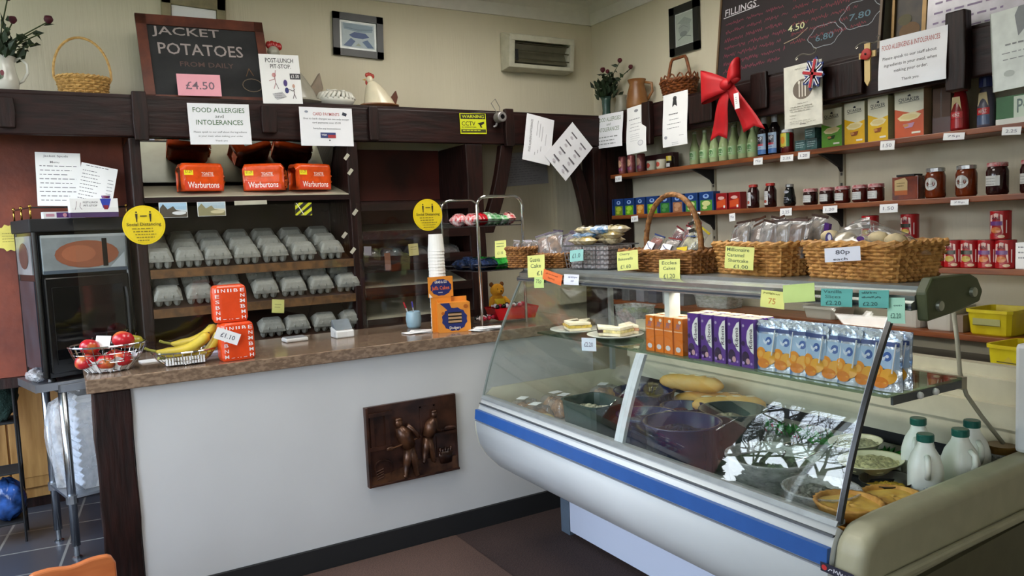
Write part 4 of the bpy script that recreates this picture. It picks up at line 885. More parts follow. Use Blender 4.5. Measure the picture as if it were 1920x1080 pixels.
# ------------------------------------------------------------------ fruit
CHW_ = mat('wire_chrome', 'C4C6CA', rough=.15, metal=1)
def wire_basket(label, loc, rx, ry, h, br):
    t = thing('wire_basket', label, 'basket', loc); B = MB(); n = 36
    for k, (f, z) in enumerate(((1, h), (.93, h*.72), (.82, h*.4), (br, .004))):
        B.tube([(rx*f*math.cos(2*PI*i/n), ry*f*math.sin(2*PI*i/n), z) for i in range(n)], .0035 if k == 0 else .0015, 5, closed=True)
    for i in range(22):
        a = 2*PI*i/22; B.tube([(rx*f*math.cos(a), ry*f*math.sin(a), z) for f, z in ((1, h), (.93, h*.72), (.82, h*.4), (br, .004), (.1, .003))], .0013, 4)
    B.build('wires', CHW_, t); return t
pa = Vector((.118, 3.345, CT+.0005))
t = wire_basket('oval chrome wire basket of apples at the left end of the worktop', pa, .135, .105, .105, .55)
B = MB(); B.grid(lambda u, v: (.118*(.62+.32*v)*math.cos(2*PI*u)*(1+.05*math.sin(40*u*PI)), .092*(.62+.32*v)*math.sin(2*PI*u), .006+.05*v+.006*math.sin(26*u*PI)), 60, 4); B.prism([(.07*math.cos(2*PI*i/20), .055*math.sin(2*PI*i/20)) for i in range(20)], .005, .007, 'z'); B.build('paper_liner', PAPER, t)
APR = mat('red_apple', 'B3202A', rough=.22, scale=14, col2='C98A3A', lo=.28, hi=.5, spec=.5); APG = mat('green_yellow_apple', 'B8A83A', rough=.25, scale=10, col2='8A8A2A')
def apple(m):
    t = thing('apple', 'a', 'apple'); B = MB(); pr = []
    for i in range(15):
        b = PI*i/14; r = math.sin(b)*(1+.1*math.cos(b)); z = -math.cos(b)*.9+ .22*math.exp(-(b/.35)**2) - .28*math.exp(-((PI-b)/.4)**2); pr.append((r*.036, z*.034+.031))
    B.lathe(pr, 20, cap=False); B.build('flesh', m, t, smooth=True); B = MB(); B.tube([(0, 0, .052), (.003, .002, .068)], .0015, 5); B.build('stem', mat('apple_stem', '4A3420'), t); return t
ap0 = apple(APR); ag0 = apple(APG)
spots = [(-.075, -.035, .02, 'red apple at the front left of the wire basket'), (-.015, -.055, .012, 'red apple at the very front of the wire basket'), (.05, -.04, .018, 'red apple at the front right of the wire basket, pressed to the wires'),
         (-.045, .03, .02, 'red apple at the back left of the wire basket'), (.03, .035, .02, 'red apple at the back of the basket under the topmost one'), (-.07, -.02, .075, 'red apple piled on the left of the basket near the rim'), (.045, -.015, .085, 'large red apple on top of the pile, right of the paper ticket')]
for i, (x, y, z, lb) in enumerate(spots):
    o = ap0 if i == 0 else dup(ap0); o.location = pa+Vector((x, y, z)); o.rotation_euler = (random.uniform(-.5, .5), random.uniform(-.5, .5), random.uniform(0, 6)); tag(o, lb, 'apple', 'apples in the wire basket')
    if i == 6: o.scale = (1.15, 1.15, 1.15)
ag0.location = pa+Vector((.088, .04, .07)); ag0.rotation_euler = (.2, .2, 1); tag(ag0, 'yellow green apple on the right side of the wire basket', 'apple')
sheet('paper_ticket', 'folded white ticket stuck between the apples', 'ticket', pa+Vector((-.035, .01, .14)), pa+Vector((.015, -.005, .135)), pa+Vector((-.045, -.01, .095)), m=PAPER)
pb_ = Vector((.385, 3.30, CT+.0005)); t = wire_basket('shallow chrome wire basket of bananas beside the apples', pb_, .12, .09, .055, .62)
B = MB(); B.box(-.07, .07, -.05, .05, .005, .012)
for s in range(14): B.box(-.075+s*.0105, -.069+s*.0105, -.066, -.05, .008, .034)
B.build('paper_liner', PAPER, t)
YEL = mat('banana_yellow', 'D2B83E', rough=.4, var=.12, scale=9, col2='9C8A2C', lo=.3, hi=.55); BTIP = mat('banana_tip', '4A3A20', rough=.7)
def banana(label, loc, rot, L=.19, r=.018, bend=.9):
    t = thing('banana', label, 'banana', loc, group='bananas in the wire basket'); t.rotation_euler = rot; R_ = L/bend; pts = []; rs = []
    for i in range(15):
        a = bend*(i/14-.5); pts.append((R_*math.sin(a), 0, R_*(1-math.cos(a)))); u = i/14; rs.append(r*(min(1, (u/.22)**.8) if u < .22 else min(1, ((1-u)/.12)**.5+.25) if u > .88 else 1)*(1 if u > .15 else 1)+.003)
    B = MB(); B.tube(pts, rs, 6); B.build('skin', YEL, t, smooth=True)
    B = MB(); B.tube([pts[0], Vector(pts[0])+Vector((-.02, 0, .014)), Vector(pts[0])+Vector((-.032, 0, .026))], [.0055, .005, .006], 6); B.build('stem', mat('banana_stem', '8A8A3A', rough=.6), t)
    B = MB(); B.ball(pts[-1], .005, 6); B.build('tip', BTIP, t); return t
banana('front banana of the bunch curving to the right over the basket rim', pb_+Vector((.0, -.035, .06)), (.2, -.25, 0), .22, .019, 1.3)
banana('back banana of the bunch, standing higher than the others', pb_+Vector((.05, .03, .085)), (.1, -.3, .1), .2, .018, 1.2)
banana('banana lying low inside the wire basket', pb_+Vector((.01, -.01, .03)), (1.3, 0, .1), .17, .018, .7)
banana('spotted banana sticking up on the right of the basket', pb_+Vector((.10, -.01, .055)), (.2, -.85, -.5), .15, .018, .5)
B = MB(); B.box(0, .13, 0, .09, 0, .004); tag(B.build('paper_pad', PAPER, loc=(.24, 3.42, CT+.0005), rot=(0, 0, .1)), 'white paper sheets lying between the two fruit baskets', 'paper')
B = MB(); B.box(0, .14, 0, .07, 0, .012); tag(B.build('notebook', mat('lilac_paper', 'C8C4DA', rough=.6), loc=(.42, 3.41, CT+.0005), rot=(0, 0, .1)), 'white and lilac notebook behind the bananas', 'notebook')
# ------------------------------------------------------------------ orange packets
OR2 = mat('orange_packet', 'E0481C', rough=.25, var=.06, bump=.2, bscale=40)
def packet(label, loc, rz, w, d, h, rx=0):
    t = thing('orange_packet', label, 'packet', loc, rz, rx=rx, group='orange packets on the worktop'); B = MB()
    B.lathe([(.46, 0), (.5, .015), (.5, h-.03), (.47, h-.008), (.4, h)], 28, sx=w, sy=d, sq=7); B.build('wrapper', OR2, t, smooth=False, bevel=.003)
    it = []; k = 0
    rr = random.Random(3)
    for z in (.1, .26, .42, .58, .74, .9):
        for x in ((.1, .3, .5, .7, .9) if z in (.1, .26, .9, .74) else (.1, .9, .78)):
            it.append(('t', rr.choice(['N', 'H', 'S', 'M', 'II', 'K', 'E', 'B']), x, z, .13, .1, 'F4EAE4'))
    it.append(('e', .5, .5, .2, .14, 'EE6A14'))
    art(t, it, w*.9, h*.92, y=-d*.49, z0=h*.03); return t
packet('orange packet with white lettering pattern, lower one of two beside the bananas', (.578, 3.255, CT+.0005), .05, .135, .1, .155)
packet('orange packet with white lettering pattern, stacked on top of the other', (.565, 3.27, CT+.157), -.06, .135, .09, .15)
sh('price_card', 'white handwritten price card leaning on the lower orange packet', 'price card', (408, 613), (452, 627), (401, 634), dict(Y=3.19), [('t', '£1.10', .52, .5, .6, .4, '4A4A58')], m=PAPER)
# card readers
t = thing('card_reader', 'low white card reader lying on the worktop right of the orange packets', 'card reader', (.905, 3.60, CT+.0005), .05)
B = MB(); B.box(-.053, .053, -.04, .04, 0, .018); B.build('case', PLAS, t, bevel=.006); B = MB(); B.box(-.048, .048, -.035, .035, .0182, .021); B.build('keypad', mat('silver_grey', '9C9EA2', rough=.3), t, bevel=.001)
t = thing('card_reader', 'small white card reader standing in its dock, with a grey screen tilted up', 'card reader', (1.122, 3.56, CT+.0005), .03)
B = MB(); B.prism([(-.045, 0), (-.045, .035), (.04, .05), (.04, 0)], -.045, .045, 'x'); B.build('dock', PLAS, t, bevel=.006)
B = MB(); B.prism([(-.035, .038), (.02, .085), (.03, .08), (.03, .05)], -.042, .042, 'x'); B.build('screen', mat('grey_screen', '7E8890', rough=.25), t, bevel=.003)
# pen pot and pens
t = thing('pen_pot', 'pale blue ceramic pen pot behind the leaflets', 'pot', (1.512, 3.60, CT+.0005))
B = MB(); B.lathe([(.028, 0), (.036, .01), (.04, .045), (.036, .078), (.034, .085), (.03, .085), (.032, .07), (.032, .012), (0, .012)], 28); B.build('body', mat('pale_blue_glaze', '9FC2D2', rough=.2, var=.03), t, smooth=True)
for lb, m_, a, b_ in (('red pen leaning left in the pen pot', 'C02038', (-.005, 0, .013), (-.05, .0, .135)), ('blue pen leaning slightly left in the pen pot', '4A4AB0', (.012, 0, .013), (-.005, .0, .135))):
    B = MB(); B.tube([a, Vector(a).lerp(Vector(b_), .75)], .0035, 8); B.tube([Vector(a).lerp(Vector(b_), .75), b_], .0042, 8, m=1); tag(B.build('pen', [mat('pen_body', 'C8CCD0', rough=.2), gloss(m_)], loc=(1.512, 3.60, CT+.0005)), lb, 'pen')
# cup tower
B = MB(); z = 0; prof = [(0, 0)]
t = thing('cup_tower', 'tall tower of nested white paper cups behind the biscuit box', 'cup stack', (1.583, 3.44, CT+.0005)); c0 = None
n = 26
for k in range(n):
    B = MB(); z = .0005+k*.0155
    if c0 is None:
        B.lathe([(.041, 0), (.0425, .002), (.0415, .004), (.0345, .085), (.033, .085), (0, .085)], 20); c0 = B.build('paper_cup', mat('cup_white', 'EDEBE6', rough=.6, var=.02), t, smooth=False)
    else: c = c0.copy(); COL.objects.link(c); c.parent = t; c.location = (random.uniform(-.0012, .0012), 0, z)
# jaffa box
def jbox(t, w, d, h):
    B = MB(); B.box(-w/2, w/2, -d/2, d/2, 0, h*.86); B.prism([(-d/2, h*.86), (d/2, h*.86), (d/2, h)], -w/2, -w/2+.002, 'x') ; B.box(-w/2, w/2, d/2-.002, d/2, h*.86, h); B.build('carton', mat('orange_carton', 'D9882E', rough=.4, var=.05), t)
NV = '232C66'
t = thing('biscuit_box', 'orange and navy snack bar dispenser box on the worktop beside the pen pot', 'box', (1.603, 3.325, CT+.0005), -.28)
BW, BD, BH = .155, .085, .165; jbox(t, BW, BD, BH)
fl = [(.5+.38*math.cos(2*PI*i/24)*(1+.08*(i % 2)), .44+.38*math.sin(2*PI*i/24)*(1+.08*(i % 2))) for i in range(24)]
art(t, [('p', fl, NV), ('p', [(.05, 1), (.35, 1), (.42, .8), (.3, .74), (.2, .85)], NV), ('r', .3, .3, .72, .68, '1A1410')]+[('r', .3, .33+k*.12, .72, .40+k*.12, 'A98662') for k in range(3)]+[('r', .3, .34+k*.12, .72, .35+k*.12, 'C9A678') for k in range(3)]+[('t', 'Dodgers', .5, .14, .34, .13, 'E8DCD0'), ('e', .86, .86, .07, .07, 'A85A22'), ('e', .14, .66, .05, .05, 'A85A22')], BW, BH*.86, y=-BD/2, glossy=True)
t2 = thing('header_card', 'orange and navy Grab & Go cake display header card above the dispenser box', 'card', (1.558, 3.36, CT+.17), -.1)
B = MB(); B.box(-.062, .062, -.012, .0, .0, .098); B.build('card', mat('orange_carton', 'D9882E'), t2); B = MB(); B.box(-.05, .05, -.010, .004, -.17, 0) ; B.build('stem_card', mat('orange_carton', 'D9882E'), t2)
fl = [(.5+.42*math.cos(2*PI*i/24)*(1+.06*(i % 2)), .47+.4*math.sin(2*PI*i/24)*(1+.06*(i % 2))) for i in range(24)]
art(t2, [('p', fl, NV), ('t', 'GRAB & GO', .5, .74, .5, .13, 'EDE8E0'), ('t', 'Jaffa Cakes', .48, .42, .72, .24, 'E06A2A'), ('s', .38, .62, .2, 1, .1, .04, 'D8D4D0'), ('p', [(0, .22), (.14, .0), (0, 0)], 'EDEAE4')], .124, .098, y=-.012, glossy=True)
# leaflets
def papers(label, x, y, seed, n, w=.1, d=.07):
    t = thing('leaflet_pile', label, 'leaflets', (x, y, CT+.0005)); r = random.Random(seed)
    for k in range(n):
        B = MB(); B.box(-w/2, w/2, -d/2, d/2, 0, .0022); o = B.build('leaflet', PAPER, t, loc=(r.uniform(-.03, .03), r.uniform(-.015, .015), k*.0026), rot=(0, 0, r.uniform(-.7, .5)))
        if k == n-1:
            B = MB(); B.box(-.03, .03, -.02, -.015, .0023, .0026); B.box(-.03, .0, .0, .004, .0023, .0026); B.build('print', ink('50505A'), o)
papers('scattered white printed leaflets lying in front of the pen pot', 1.455, 3.40, 2, 4); papers('fanned white leaflets in front of the chrome rack', 1.74, 3.24, 5, 6, .12, .07)
# ------------------------------------------------------------------ chrome sweet rack
RKX, RKY = 1.86, 3.40
rk = thing('sweet_rack', 'chrome wire countertop rack with three tiers of sweets at the end of the counter', 'rack', (0, 0, 0))
def arch(xa, xb, Y, zb, zt, r=.05):
    pts = [(xa, Y, zb)]; 
    for i in range(7): a = PI/2*i/6; pts.append((xa+r-r*math.cos(a), Y, zt-r+r*math.sin(a)))
    for i in range(7): a = PI/2*i/6; pts.append((xb-r+r*math.sin(a), Y, zt-r+r*math.cos(a)))
    return pts+[(xb, Y, zb)]
fL = P(899, 500, Y=3.32).x; fR = P(983, 500, Y=3.32).x; ztf = P(940, 368, Y=3.32).z
bL = P(830, 450, Y=3.66).x; bR = P(890, 450, Y=3.66).x; ztb = P(865, 376, Y=3.66).z
B = MB(); B.tube(arch(fL, fR, 3.32, CT+.002, ztf), .0075, 8); B.build('front_frame', CHROME, rk, smooth=True)
B = MB(); B.tube(arch(bL, bL+.22, 3.66, CT+.002, ztb), .006, 8); B.build('rear_frame', CHROME, rk, smooth=True)
tiers = []
for nm, py in (('upper', 424), ('middle', 505), ('lower', 607)):
    z = P(900, py, Y=3.5).z; tiers.append(z); B = MB()
    q = [(bL, 3.66), (bL+.22, 3.66), (fR, 3.32), (fL, 3.32)]
    B.tube([(x, y, z+.02) for x, y in q], .003, 5, closed=True)
    for i in range(9): u = i/8; B.tube([(bL+.22*u, 3.66, z), (fL+(fR-fL)*u, 3.32, z)], .0015, 4)
    B.prism([(x, y) for x, y in q], z-.003, z-.001, 'z'); B.build('tray', mat('dark_tray', '3A3434', rough=.5), rk)
def candy(label, cat, x, y, z, w, d, h, hexes, rz, group, seed):
    t = thing('sweet_packet', label, cat, (x, y, z), rz, group); r = random.Random(seed); B = MB()
    def g(s):
        def f(u, v):
            X_ = (u-.5)*w; Y_ = (v-.5)*d; e = (1-abs(2*u-1)**5)*(1-abs(2*v-1)**3); return (X_, Y_, h*.5+s*h*.5*e*(1+.15*math.sin(u*23+r.random()))+.0)
        return f
    B.grid(g(1), 10, 6); B.grid(g(-1), 10, 6, m=0); B.build('wrapper', mat('foil_'+hexes[0], hexes[0], rough=.18, var=.3, scale=40, col2=hexes[1]), t, smooth=True)
    B = MB(); B.grid(lambda u, v: ((u-.5)*w*.5, (v-.5)*d*.5, h*1.02), 3, 2); B.build('printed_label', gloss(hexes[2]), t)
    return t
r_ = random.Random(5); k = 0
cols = {0: [('C8242C', 'E8E0E0', 'F0F0F0'), ('D02030', '8A1018', 'F0E8E8'), ('4E9A58', 'D8E8D8', 'E8F0E8'), ('3E8A4A', 'B8D8B8', 'F0F0E8'), ('4FA05A', 'E8F0E8', 'C82030'), ('B82028', 'E8E0D8', '3E8A4A')],
        1: [('2A3A5C', '10141E', '8AA0C8'), ('1E2A4A', '3A4A70', 'C8D0E0'), ('20304A', '0C1018', '40A050'), ('2E9A3A', '105A20', 'E8F0D8'), ('48B850', '1E7A28', 'D8E8C0'), ('3AA844', '187020', '183A18')]}
for ti in (0, 1):
    nmt = ('upper', 'middle')[ti]
    for i, c in enumerate(cols[ti]):
        for j in range(2):
            u = (i+.5)/6; yy = 3.40+j*.12; fx = (3.66-yy)/.34; xa = bL+(fL-bL)*fx; xb = bL+.22+(fR-bL-.22)*fx
            z = tiers[ti]+.004
            candy(['red and white', 'red', 'green and white', 'green', 'pale green', 'dark red'][i]+' sweet packet on the upper rack tier, '+['front', 'back'][j]+' row' if ti == 0 else ['navy', 'dark blue', 'black and blue', 'bright green', 'light green', 'glossy green'][i]+' sweet packet on the middle rack tier, '+['front', 'back'][j]+' row', 'sweets', xa+(xb-xa)*u, yy, z, .055, .12, .05+.012*r_.random(), c, r_.uniform(-.25, .25), 'sweet packets on the %s rack tier' % nmt, i*7+j)
# red tray with sweets and teddy
zr = tiers[2]+.022
t = thing('red_tray', 'shiny red plastic tray of small wrapped sweets on the lowest rack tier', 'tray', (2.0, 3.44, zr), -.15)
B = MB(); B.prism([(-.1, 0), (.1, 0), (.125, .06), (-.125, .06)], -.075, -.072, 'y'); B.prism([(-.1, 0), (.1, 0), (.125, .06), (-.125, .06)], .072, .075, 'y'); B.box(-.1, .1, -.075, .075, 0, .002); B.prism([(-.1, 0), (-.097, 0), (-.122, .06), (-.125, .06)], -.075, .075, 'y'); B.prism([(.1, 0), (.097, 0), (.122, .06), (.125, .06)], -.075, .075, 'y'); B.build('tray', mat('red_gloss', 'B80E1A', rough=.12), t)
r_ = random.Random(9); s0 = None
for i in range(24):
    x = 1.79+.011*i if i < 12 else 1.90+.016*(i-12); y = 3.40+.09*r_.random(); z = zr+.004 if i < 12 else zr+.055
    B = MB(); B.ball((0, 0, .012), (.014, .011, .012), 8); B.tube([(-.022, 0, .012), (-.012, 0, .012)], [.008, .002], 5); B.tube([(.012, 0, .012), (.022, 0, .012)], [.002, .008], 5)
    tag(B.build('wrapped_sweet', gloss(['141414', 'E4D8DC', 'C02040'][i % 3]), loc=(x, y, z), rot=(0, 0, r_.uniform(0, 3)), smooth=True), ('black' if i % 3 == 0 else 'white' if i % 3 == 1 else 'red')+' twist wrapped sweet '+('loose on the lowest rack tier, ' if i < 12 else 'in the red tray, ')+nth(i % 12, 12), 'sweet', 'twist wrapped sweets')
t = thing('teddy_bear', 'small yellow soft toy bear sitting under the middle tier of the chrome rack', 'toy', (P(932, 560, Y=3.62).x, 3.62, zr+.0)); FUR = mat('yellow_plush', 'C98A12', rough=.95, bump=.5, bscale=150); B = MB()
B.ball((0, 0, .06), (.045, .04, .06), 14); B.ball((0, -.005, .135), (.04, .036, .036), 14); B.ball((0, -.036, .128), (.018, .014, .013), 10)
for s in (-1, 1): B.tube([(s*.035, -.01, .09), (s*.055, -.035, .06), (s*.05, -.05, .045)], [.016, .015, .013], 8); B.tube([(s*.025, -.02, .02), (s*.04, -.055, .018)], [.02, .018], 8)
B.build('body', FUR, t, smooth=True)
for s in (-1, 1): B = MB(); B.ball((s*.032, 0, .166), (.014, .008, .014), 10); B.build('ear', mat('brown_plush', '6A3E10', rough=.95), t, smooth=True); B = MB(); B.ball((s*.014, -.034, .143), .004, 6); B.build('eye', BLACK, t)
B = MB(); B.ball((0, -.05, .132), (.006, .004, .004), 6); B.build('nose', BLACK, t)
B = MB(); B.grid(lambda u, v: (.043*math.sin((u-.5)*2.4), -.043*math.cos((u-.5)*2.4)+.0, .02+.07*v), 8, 4); B.build('bib', mat('yellow_shirt', 'E8C41E', rough=.7), t)
# ================================================================== refrigerated display counter
Y0, Y1 = 1.10, 2.95
CREAM = mat('case_cream', 'CFCBB4', rough=.4, var=.04)
CWH = mat('case_white', 'DCE0E2', rough=.35, var=.03, scale=3)
CBLU = mat('case_blue_stripe', '2A579C', rough=.35, var=.05)
DGREY = mat('case_grey_base', '5A6878', rough=.5, var=.08)
dc = thing('display_counter', 'white refrigerated display counter with sloping glass front and a blue stripe', 'display counter', (0, 0, 0))
prof = [(1.545, .70), (1.518, .64), (1.508, .60), (1.509, .56), (1.522, .50), (1.558, .44), (1.62, .375), (1.70, .32), (1.80, .28), (1.93, .252)]
inner = [(1.96, .30), (1.74, .345), (1.60, .46), (1.56, .56), (1.575, .68)]
B = MB(); B.prism(prof+inner, Y0+.05, Y1, 'x'); 
me = MB(); me.v = [(y, x, z) for (x, y, z) in B.v]
def lprism(B, poly, a, b, m=0):   # polygon in (x, z), extruded along y
    return B.prism(poly, a, b, 'y', m)
B = MB(); lprism(B, prof+inner, Y0+.05, Y1); o = B.build('curved_front', CWH, dc, smooth=False)
for p_ in o.data.polygons:
    if len(p_.vertices) == 4: p_.use_smooth = True
# blue stripe and dark seam: strips just proud of the front
B = MB(); lprism(B, [(1.508, .655), (1.5035, .612), (1.513, .612), (1.522, .655)], Y0+.05, Y1); B.build('blue_stripe', CBLU, dc)
B = MB(); lprism(B, [(1.5305, .6815), (1.5275, .677), (1.535, .677), (1.54, .6815)], Y0+.05, Y1); B.build('seam', mat('dark_seam', '3A4048'), dc)
B = MB(); lprism(B, [(1.5015, .608), (1.5015, .605), (1.512, .605), (1.512, .608)], Y0+.05, Y1); B.build('lower_seam', mat('grey_seam', '8A8F98'), dc)
B = MB(); lprism(B, [(1.54, .7005), (1.575, .7005), (1.575, .712), (1.548, .712)], Y0+.05, Y1); B.build('glass_channel', mat('grey_channel', '9AA0A2', rough=.4, metal=.5), dc)
# base
B = MB(); B.box(1.925, 2.30, 2.86, 2.93, .0085, .30); B.box(1.96, 2.40, Y0+.1, 2.86, .0085, .30); B.build('base_frame', DGREY, dc)
B = MB(); B.box(1.925, 1.958, 1.62, 2.855, .03, .268); B.build('front_panel', mat('pale_blue_panel', 'C4CCE0', rough=.4, var=.02, scale=2), dc)
B = MB()
for k in range(14): B.box(1.93, 1.955, 1.20+k*.029, 1.215+k*.029, .03, .262)
B.build('vent_grille', mat('grille_grey', 'A9A9A0', rough=.5), dc)
# tank, deck, rear
B = MB(); B.box(1.58, 2.42, Y0+.05, Y1-.01, .585, .60); B.build('deck', mat('deck_steel', 'A4A8A4', rough=.35, metal=.2), dc)
B = MB(); B.box(2.42, 2.46, Y0+.05, Y1-.01, .30, .965); B.box(2.375, 2.4195, Y0+.05, Y1-.01, .7005, .79); B.box(2.36, 2.4195, Y0+.05, Y1-.01, .7905, .86); B.box(2.385, 2.4195, Y0+.05, Y1-.01, .8605, .93); B.build('rear_wall', CREAM, dc)
B = MB(); B.box(2.39, 2.4195, Y0+.05, Y1-.01, .655, .70); B.build('air_slot', BLACKM, dc)
B = MB(); lprism(B, prof[1:]+[(2.42, .252), (2.42, .74), (1.60, .74), (1.55, .70)], Y1+.0005, Y1+.006); B.build('far_end_wall', CREAM, dc)
# near end panel: thick rounded moulding
def rr_end():
    B = MB(); n = 9
    out = [(1.545, .30), (1.515, .40), (1.512, .60), (1.53, .675), (1.57, .712), (1.66, .722), (2.3, .742), (2.46, .745), (2.46, .18), (1.70, .18), (1.60, .24)]
    return out
B = MB(); lprism(B, rr_end(), Y0-.035, Y0+.0495); B.build('end_panel', mat('end_moulding', 'A8A489', rough=.45, var=.05), dc, bevel=.03, smooth=True)
MD = dc.children[-1] if False else [o for o in COL.objects if o.name == 'end_panel'][0].modifiers['bevel']; MD.segments = 6; MD.harden_normals = True
B = MB(); lprism(B, [(1.565, .585), (1.60, .60), (2.42, .625), (2.42, .60), (1.61, .575), (1.58, .555)], Y0-.055, Y0-.0355); B.build('end_rib', mat('end_moulding', 'B9B499'), dc, bevel=.008)
B = MB(); lprism(B, [(1.60, .02), (1.60, .555), (2.44, .60), (2.44, .02)], Y0-.0495, Y0-.0355); B.build('end_lower_panel', mat('olive_grey_panel', '5E5A44', rough=.55, var=.05), dc)
B = MB(); B.box(2.30, 2.36, Y0-.03, Y0+.03, .7455, 1.06); B.build('rear_pillar', CWH, dc, bevel=.012)
# glass
gp = [(1.556, .705), (1.584, .80), (1.618, .90), (1.657, 1.00), (1.706, 1.10), (1.778, 1.21)]
_pp = [Vector((1.556, .705)), Vector((1.612, .91)), Vector((1.778, 1.21))]
_pp = [Vector((1.556, .705)), Vector((1.625, .955)), Vector((1.778, 1.21))]
gp = [tuple(_pp[0]*(1-t)**2+_pp[1]*2*t*(1-t)+_pp[2]*t*t) for t in [i/24 for i in range(25)]]
def glass_sheet(name, a, b, mt):
    B = MB(); n = len(gp); 
    B.add([(x, y, z) for y in (a, b) for x, z in gp], [(i, n+i, n+i+1, i+1) for i in range(n-1)])
    B.add([(x+.005, y, z-.001) for y in (a, b) for x, z in gp], [(i, i+1, n+i+1, n+i) for i in range(n-1)])
    for y in (a, b): B.add([(x+d, y, z-d*.2) for d in (0, .005) for x, z in gp], [(i, i+1, n+i+1, n+i) for i in range(n-1)])
    return B.build(name, mt, dc, smooth=True)
YD = 2.01
glass_sheet('front_glass', Y0+.055, YD-.004, GLASSF); glass_sheet('front_glass', YD+.004, Y1-.002, GLASSF)
B = MB(); B.prism([(x, z) for x, z in gp]+[(2.25, 1.21), (2.40, .75), (1.60, .705)], Y1+.001, Y1+.006, 'y'); B.build('side_glass', GLASSF, dc, label='glass pane at the counter end')
def strip(pts, w, a, b, m, name, label=None):
    B = MB(); P2 = [(x-w, z) for x, z in pts]+[(x+w, z) for x, z in reversed(pts)]; B.prism(P2, a, b, 'y'); return B.build(name, m, dc, label=label)
strip(gp, .006, Y0+.046, Y0+.058, mat('black_trim', '0E1016', rough=.3), 'glass_edge_trim', 'black edge trim')
strip([(x+.006, z) for x, z in gp], .002, Y0+.058, Y0+.066, mat('pale_trim', 'B8BCC8', rough=.3), 'glass_edge_seal')
strip([(x+.012, z) for x, z in gp[:15]], .007, YD-.022, YD+.022, mat('grey_white_strip', 'C9D0D2', rough=.35), 'glass_joint_strip')
strip([(x-.004, z) for x, z in gp], .0035, Y1-.004, Y1+.008, mat('steel_edge', '8A9490', rough=.3, metal=.5), 'far_edge_trim')
# top
STG = mat('top_steel', 'A2A8A6', rough=.28, metal=.55, var=.04)
B = MB(); B.prism([(1.80, Y0+.0005), (2.02, Y0+.0005), (2.14, Y0+.14), (2.28, Y0+.28), (2.28, Y1+.02), (1.80, Y1+.02)], 1.252, 1.262, 'z'); B.build('top_plate', STG, dc)
B = MB(); lprism(B, [(1.762, 1.205), (1.762, 1.222), (1.776, 1.228), (1.776, 1.24), (1.80, 1.252), (1.84, 1.252), (1.84, 1.205)], Y0, Y1+.02); B.build('front_rail', mat('rail_aluminium', 'A8ACA8', rough=.25, metal=.8), dc)
B = MB(); lprism(B, [(1.7615, 1.210), (1.7615, 1.216), (1.765, 1.216), (1.765, 1.21)], Y0, Y1+.02); B.build('rail_groove', mat('dark_seam', '3A4048'), dc)
B = MB(); lprism(B, [(1.784, 1.178), (1.776, 1.25), (1.802, 1.284), (1.97, 1.282), (2.0, 1.27), (2.025, 1.235), (2.01, 1.208), (1.90, 1.19)], Y0-.03, Y0-.0005); cap = B.build('end_cap', mat('olive_cap', '4B5233', rough=.5, var=.08), dc, bevel=.006)
for x, z in ((1.826, 1.214), (1.972, 1.236)):
    B = MB(); B.lathe([(0, 0), (.013, 0), (.012, .008), (0, .01)], 14, T=Matrix.Translation((x, Y0-.03, z)) @ Matrix.Rotation(PI/2, 4, 'X')); B.build('screw', mat('screw_zinc', 'B0B4A8', rough=.3, metal=.8), cap)
B = MB(); B.prism([(1.795, .99), (1.845, .99), (1.845, 1.204), (1.795, 1.204)], YD-.012, YD+.012, 'y'); B.build('centre_post', mat('post_white', 'F4F2EA', rough=.4), dc)
B = MB(); B.box(2.24, 2.26, Y0+.06, Y0+.08, .75, 1.25) if False else B.box(2.25, 2.27, Y1-.03, Y1-.01, .74, 1.252); B.build('rear_post', STG, dc)
B = MB(); B.tube([(1.85, YD+.3, 1.235), (1.85, YD+.3, 1.2)], .004, 5); B.build('lamp_clip', STG, dc)
tube = MB(); tube.tube([(1.865, Y0+.12, 1.222), (1.865, Y1-.15, 1.222)], .011, 12)
LT = bpy.data.materials.new('lamp_tube'); LT.use_nodes = True; LT.node_tree.nodes['Principled BSDF'].inputs['Emission Color'].default_value = (1, .96, .88, 1); LT.node_tree.nodes['Principled BSDF'].inputs['Emission Strength'].default_value = 22
tube.build('lamp_tube', LT, dc, label='lit lamp tube')
# inner glass shelf with brackets
SZ = .985
B = MB(); B.box(1.765, 2.10, Y0+.065, 2.82, SZ-.008, SZ); B.build('glass_shelf', mat('shelf_glass_green', '5E7466', rough=.12, var=.05), dc, label='greenish glass inner shelf') if False else B.build('glass_shelf', thin_glass('shelf_glass', (.62, .74, .66), 1.5), dc)
B = MB(); B.box(2.10, 2.125, Y0+.065, 2.82, SZ-.035, SZ-.002); B.build('shelf_rail', mat('rail_beige', 'A79F86', rough=.4), dc)
B = MB(); B.box(1.79, 2.10, Y0+.0655, Y0+.0725, SZ-.03, SZ-.009); o = B.build('shelf_bracket', mat('bracket_grey', '4A4F52', rough=.4), dc)
for x in (1.90, 1.97): B = MB(); B.ball((x, Y0+.062, SZ-.02), .010, 8); B.build('white_knob', PLAS, o, smooth=True)
# cable down the back
t = MB(); t.tube([P(1788, 585, Y=1.2), P(1795, 640, Y=1.2), P(1800, 700, Y=1.2), P(1812, 740, Y=1.18), P(1840, 780, Y=1.17), P(1880, 830, Y=1.17)], .006, 8); t.build('cable', mat('cable_grey', 'A9A695', rough=.5), dc, smooth=True)
# badge
B = MB(); B.box(0, .09, -.001, 0, 0, .022); bd = B.build('badge', mat('badge_dark', '2C2C3C'), dc, loc=P(1541, 1068, X=1.504)+Vector((-.004, 0, 0)), rot=(0, 0, RW)); art(bd, [('w', .25, .9, .5, .5, .002, 'D8D8E0'), ('e', .12, .5, .08, .3, 'C03030')], .09, .022, y=-.001, x0=0, name='lettering')
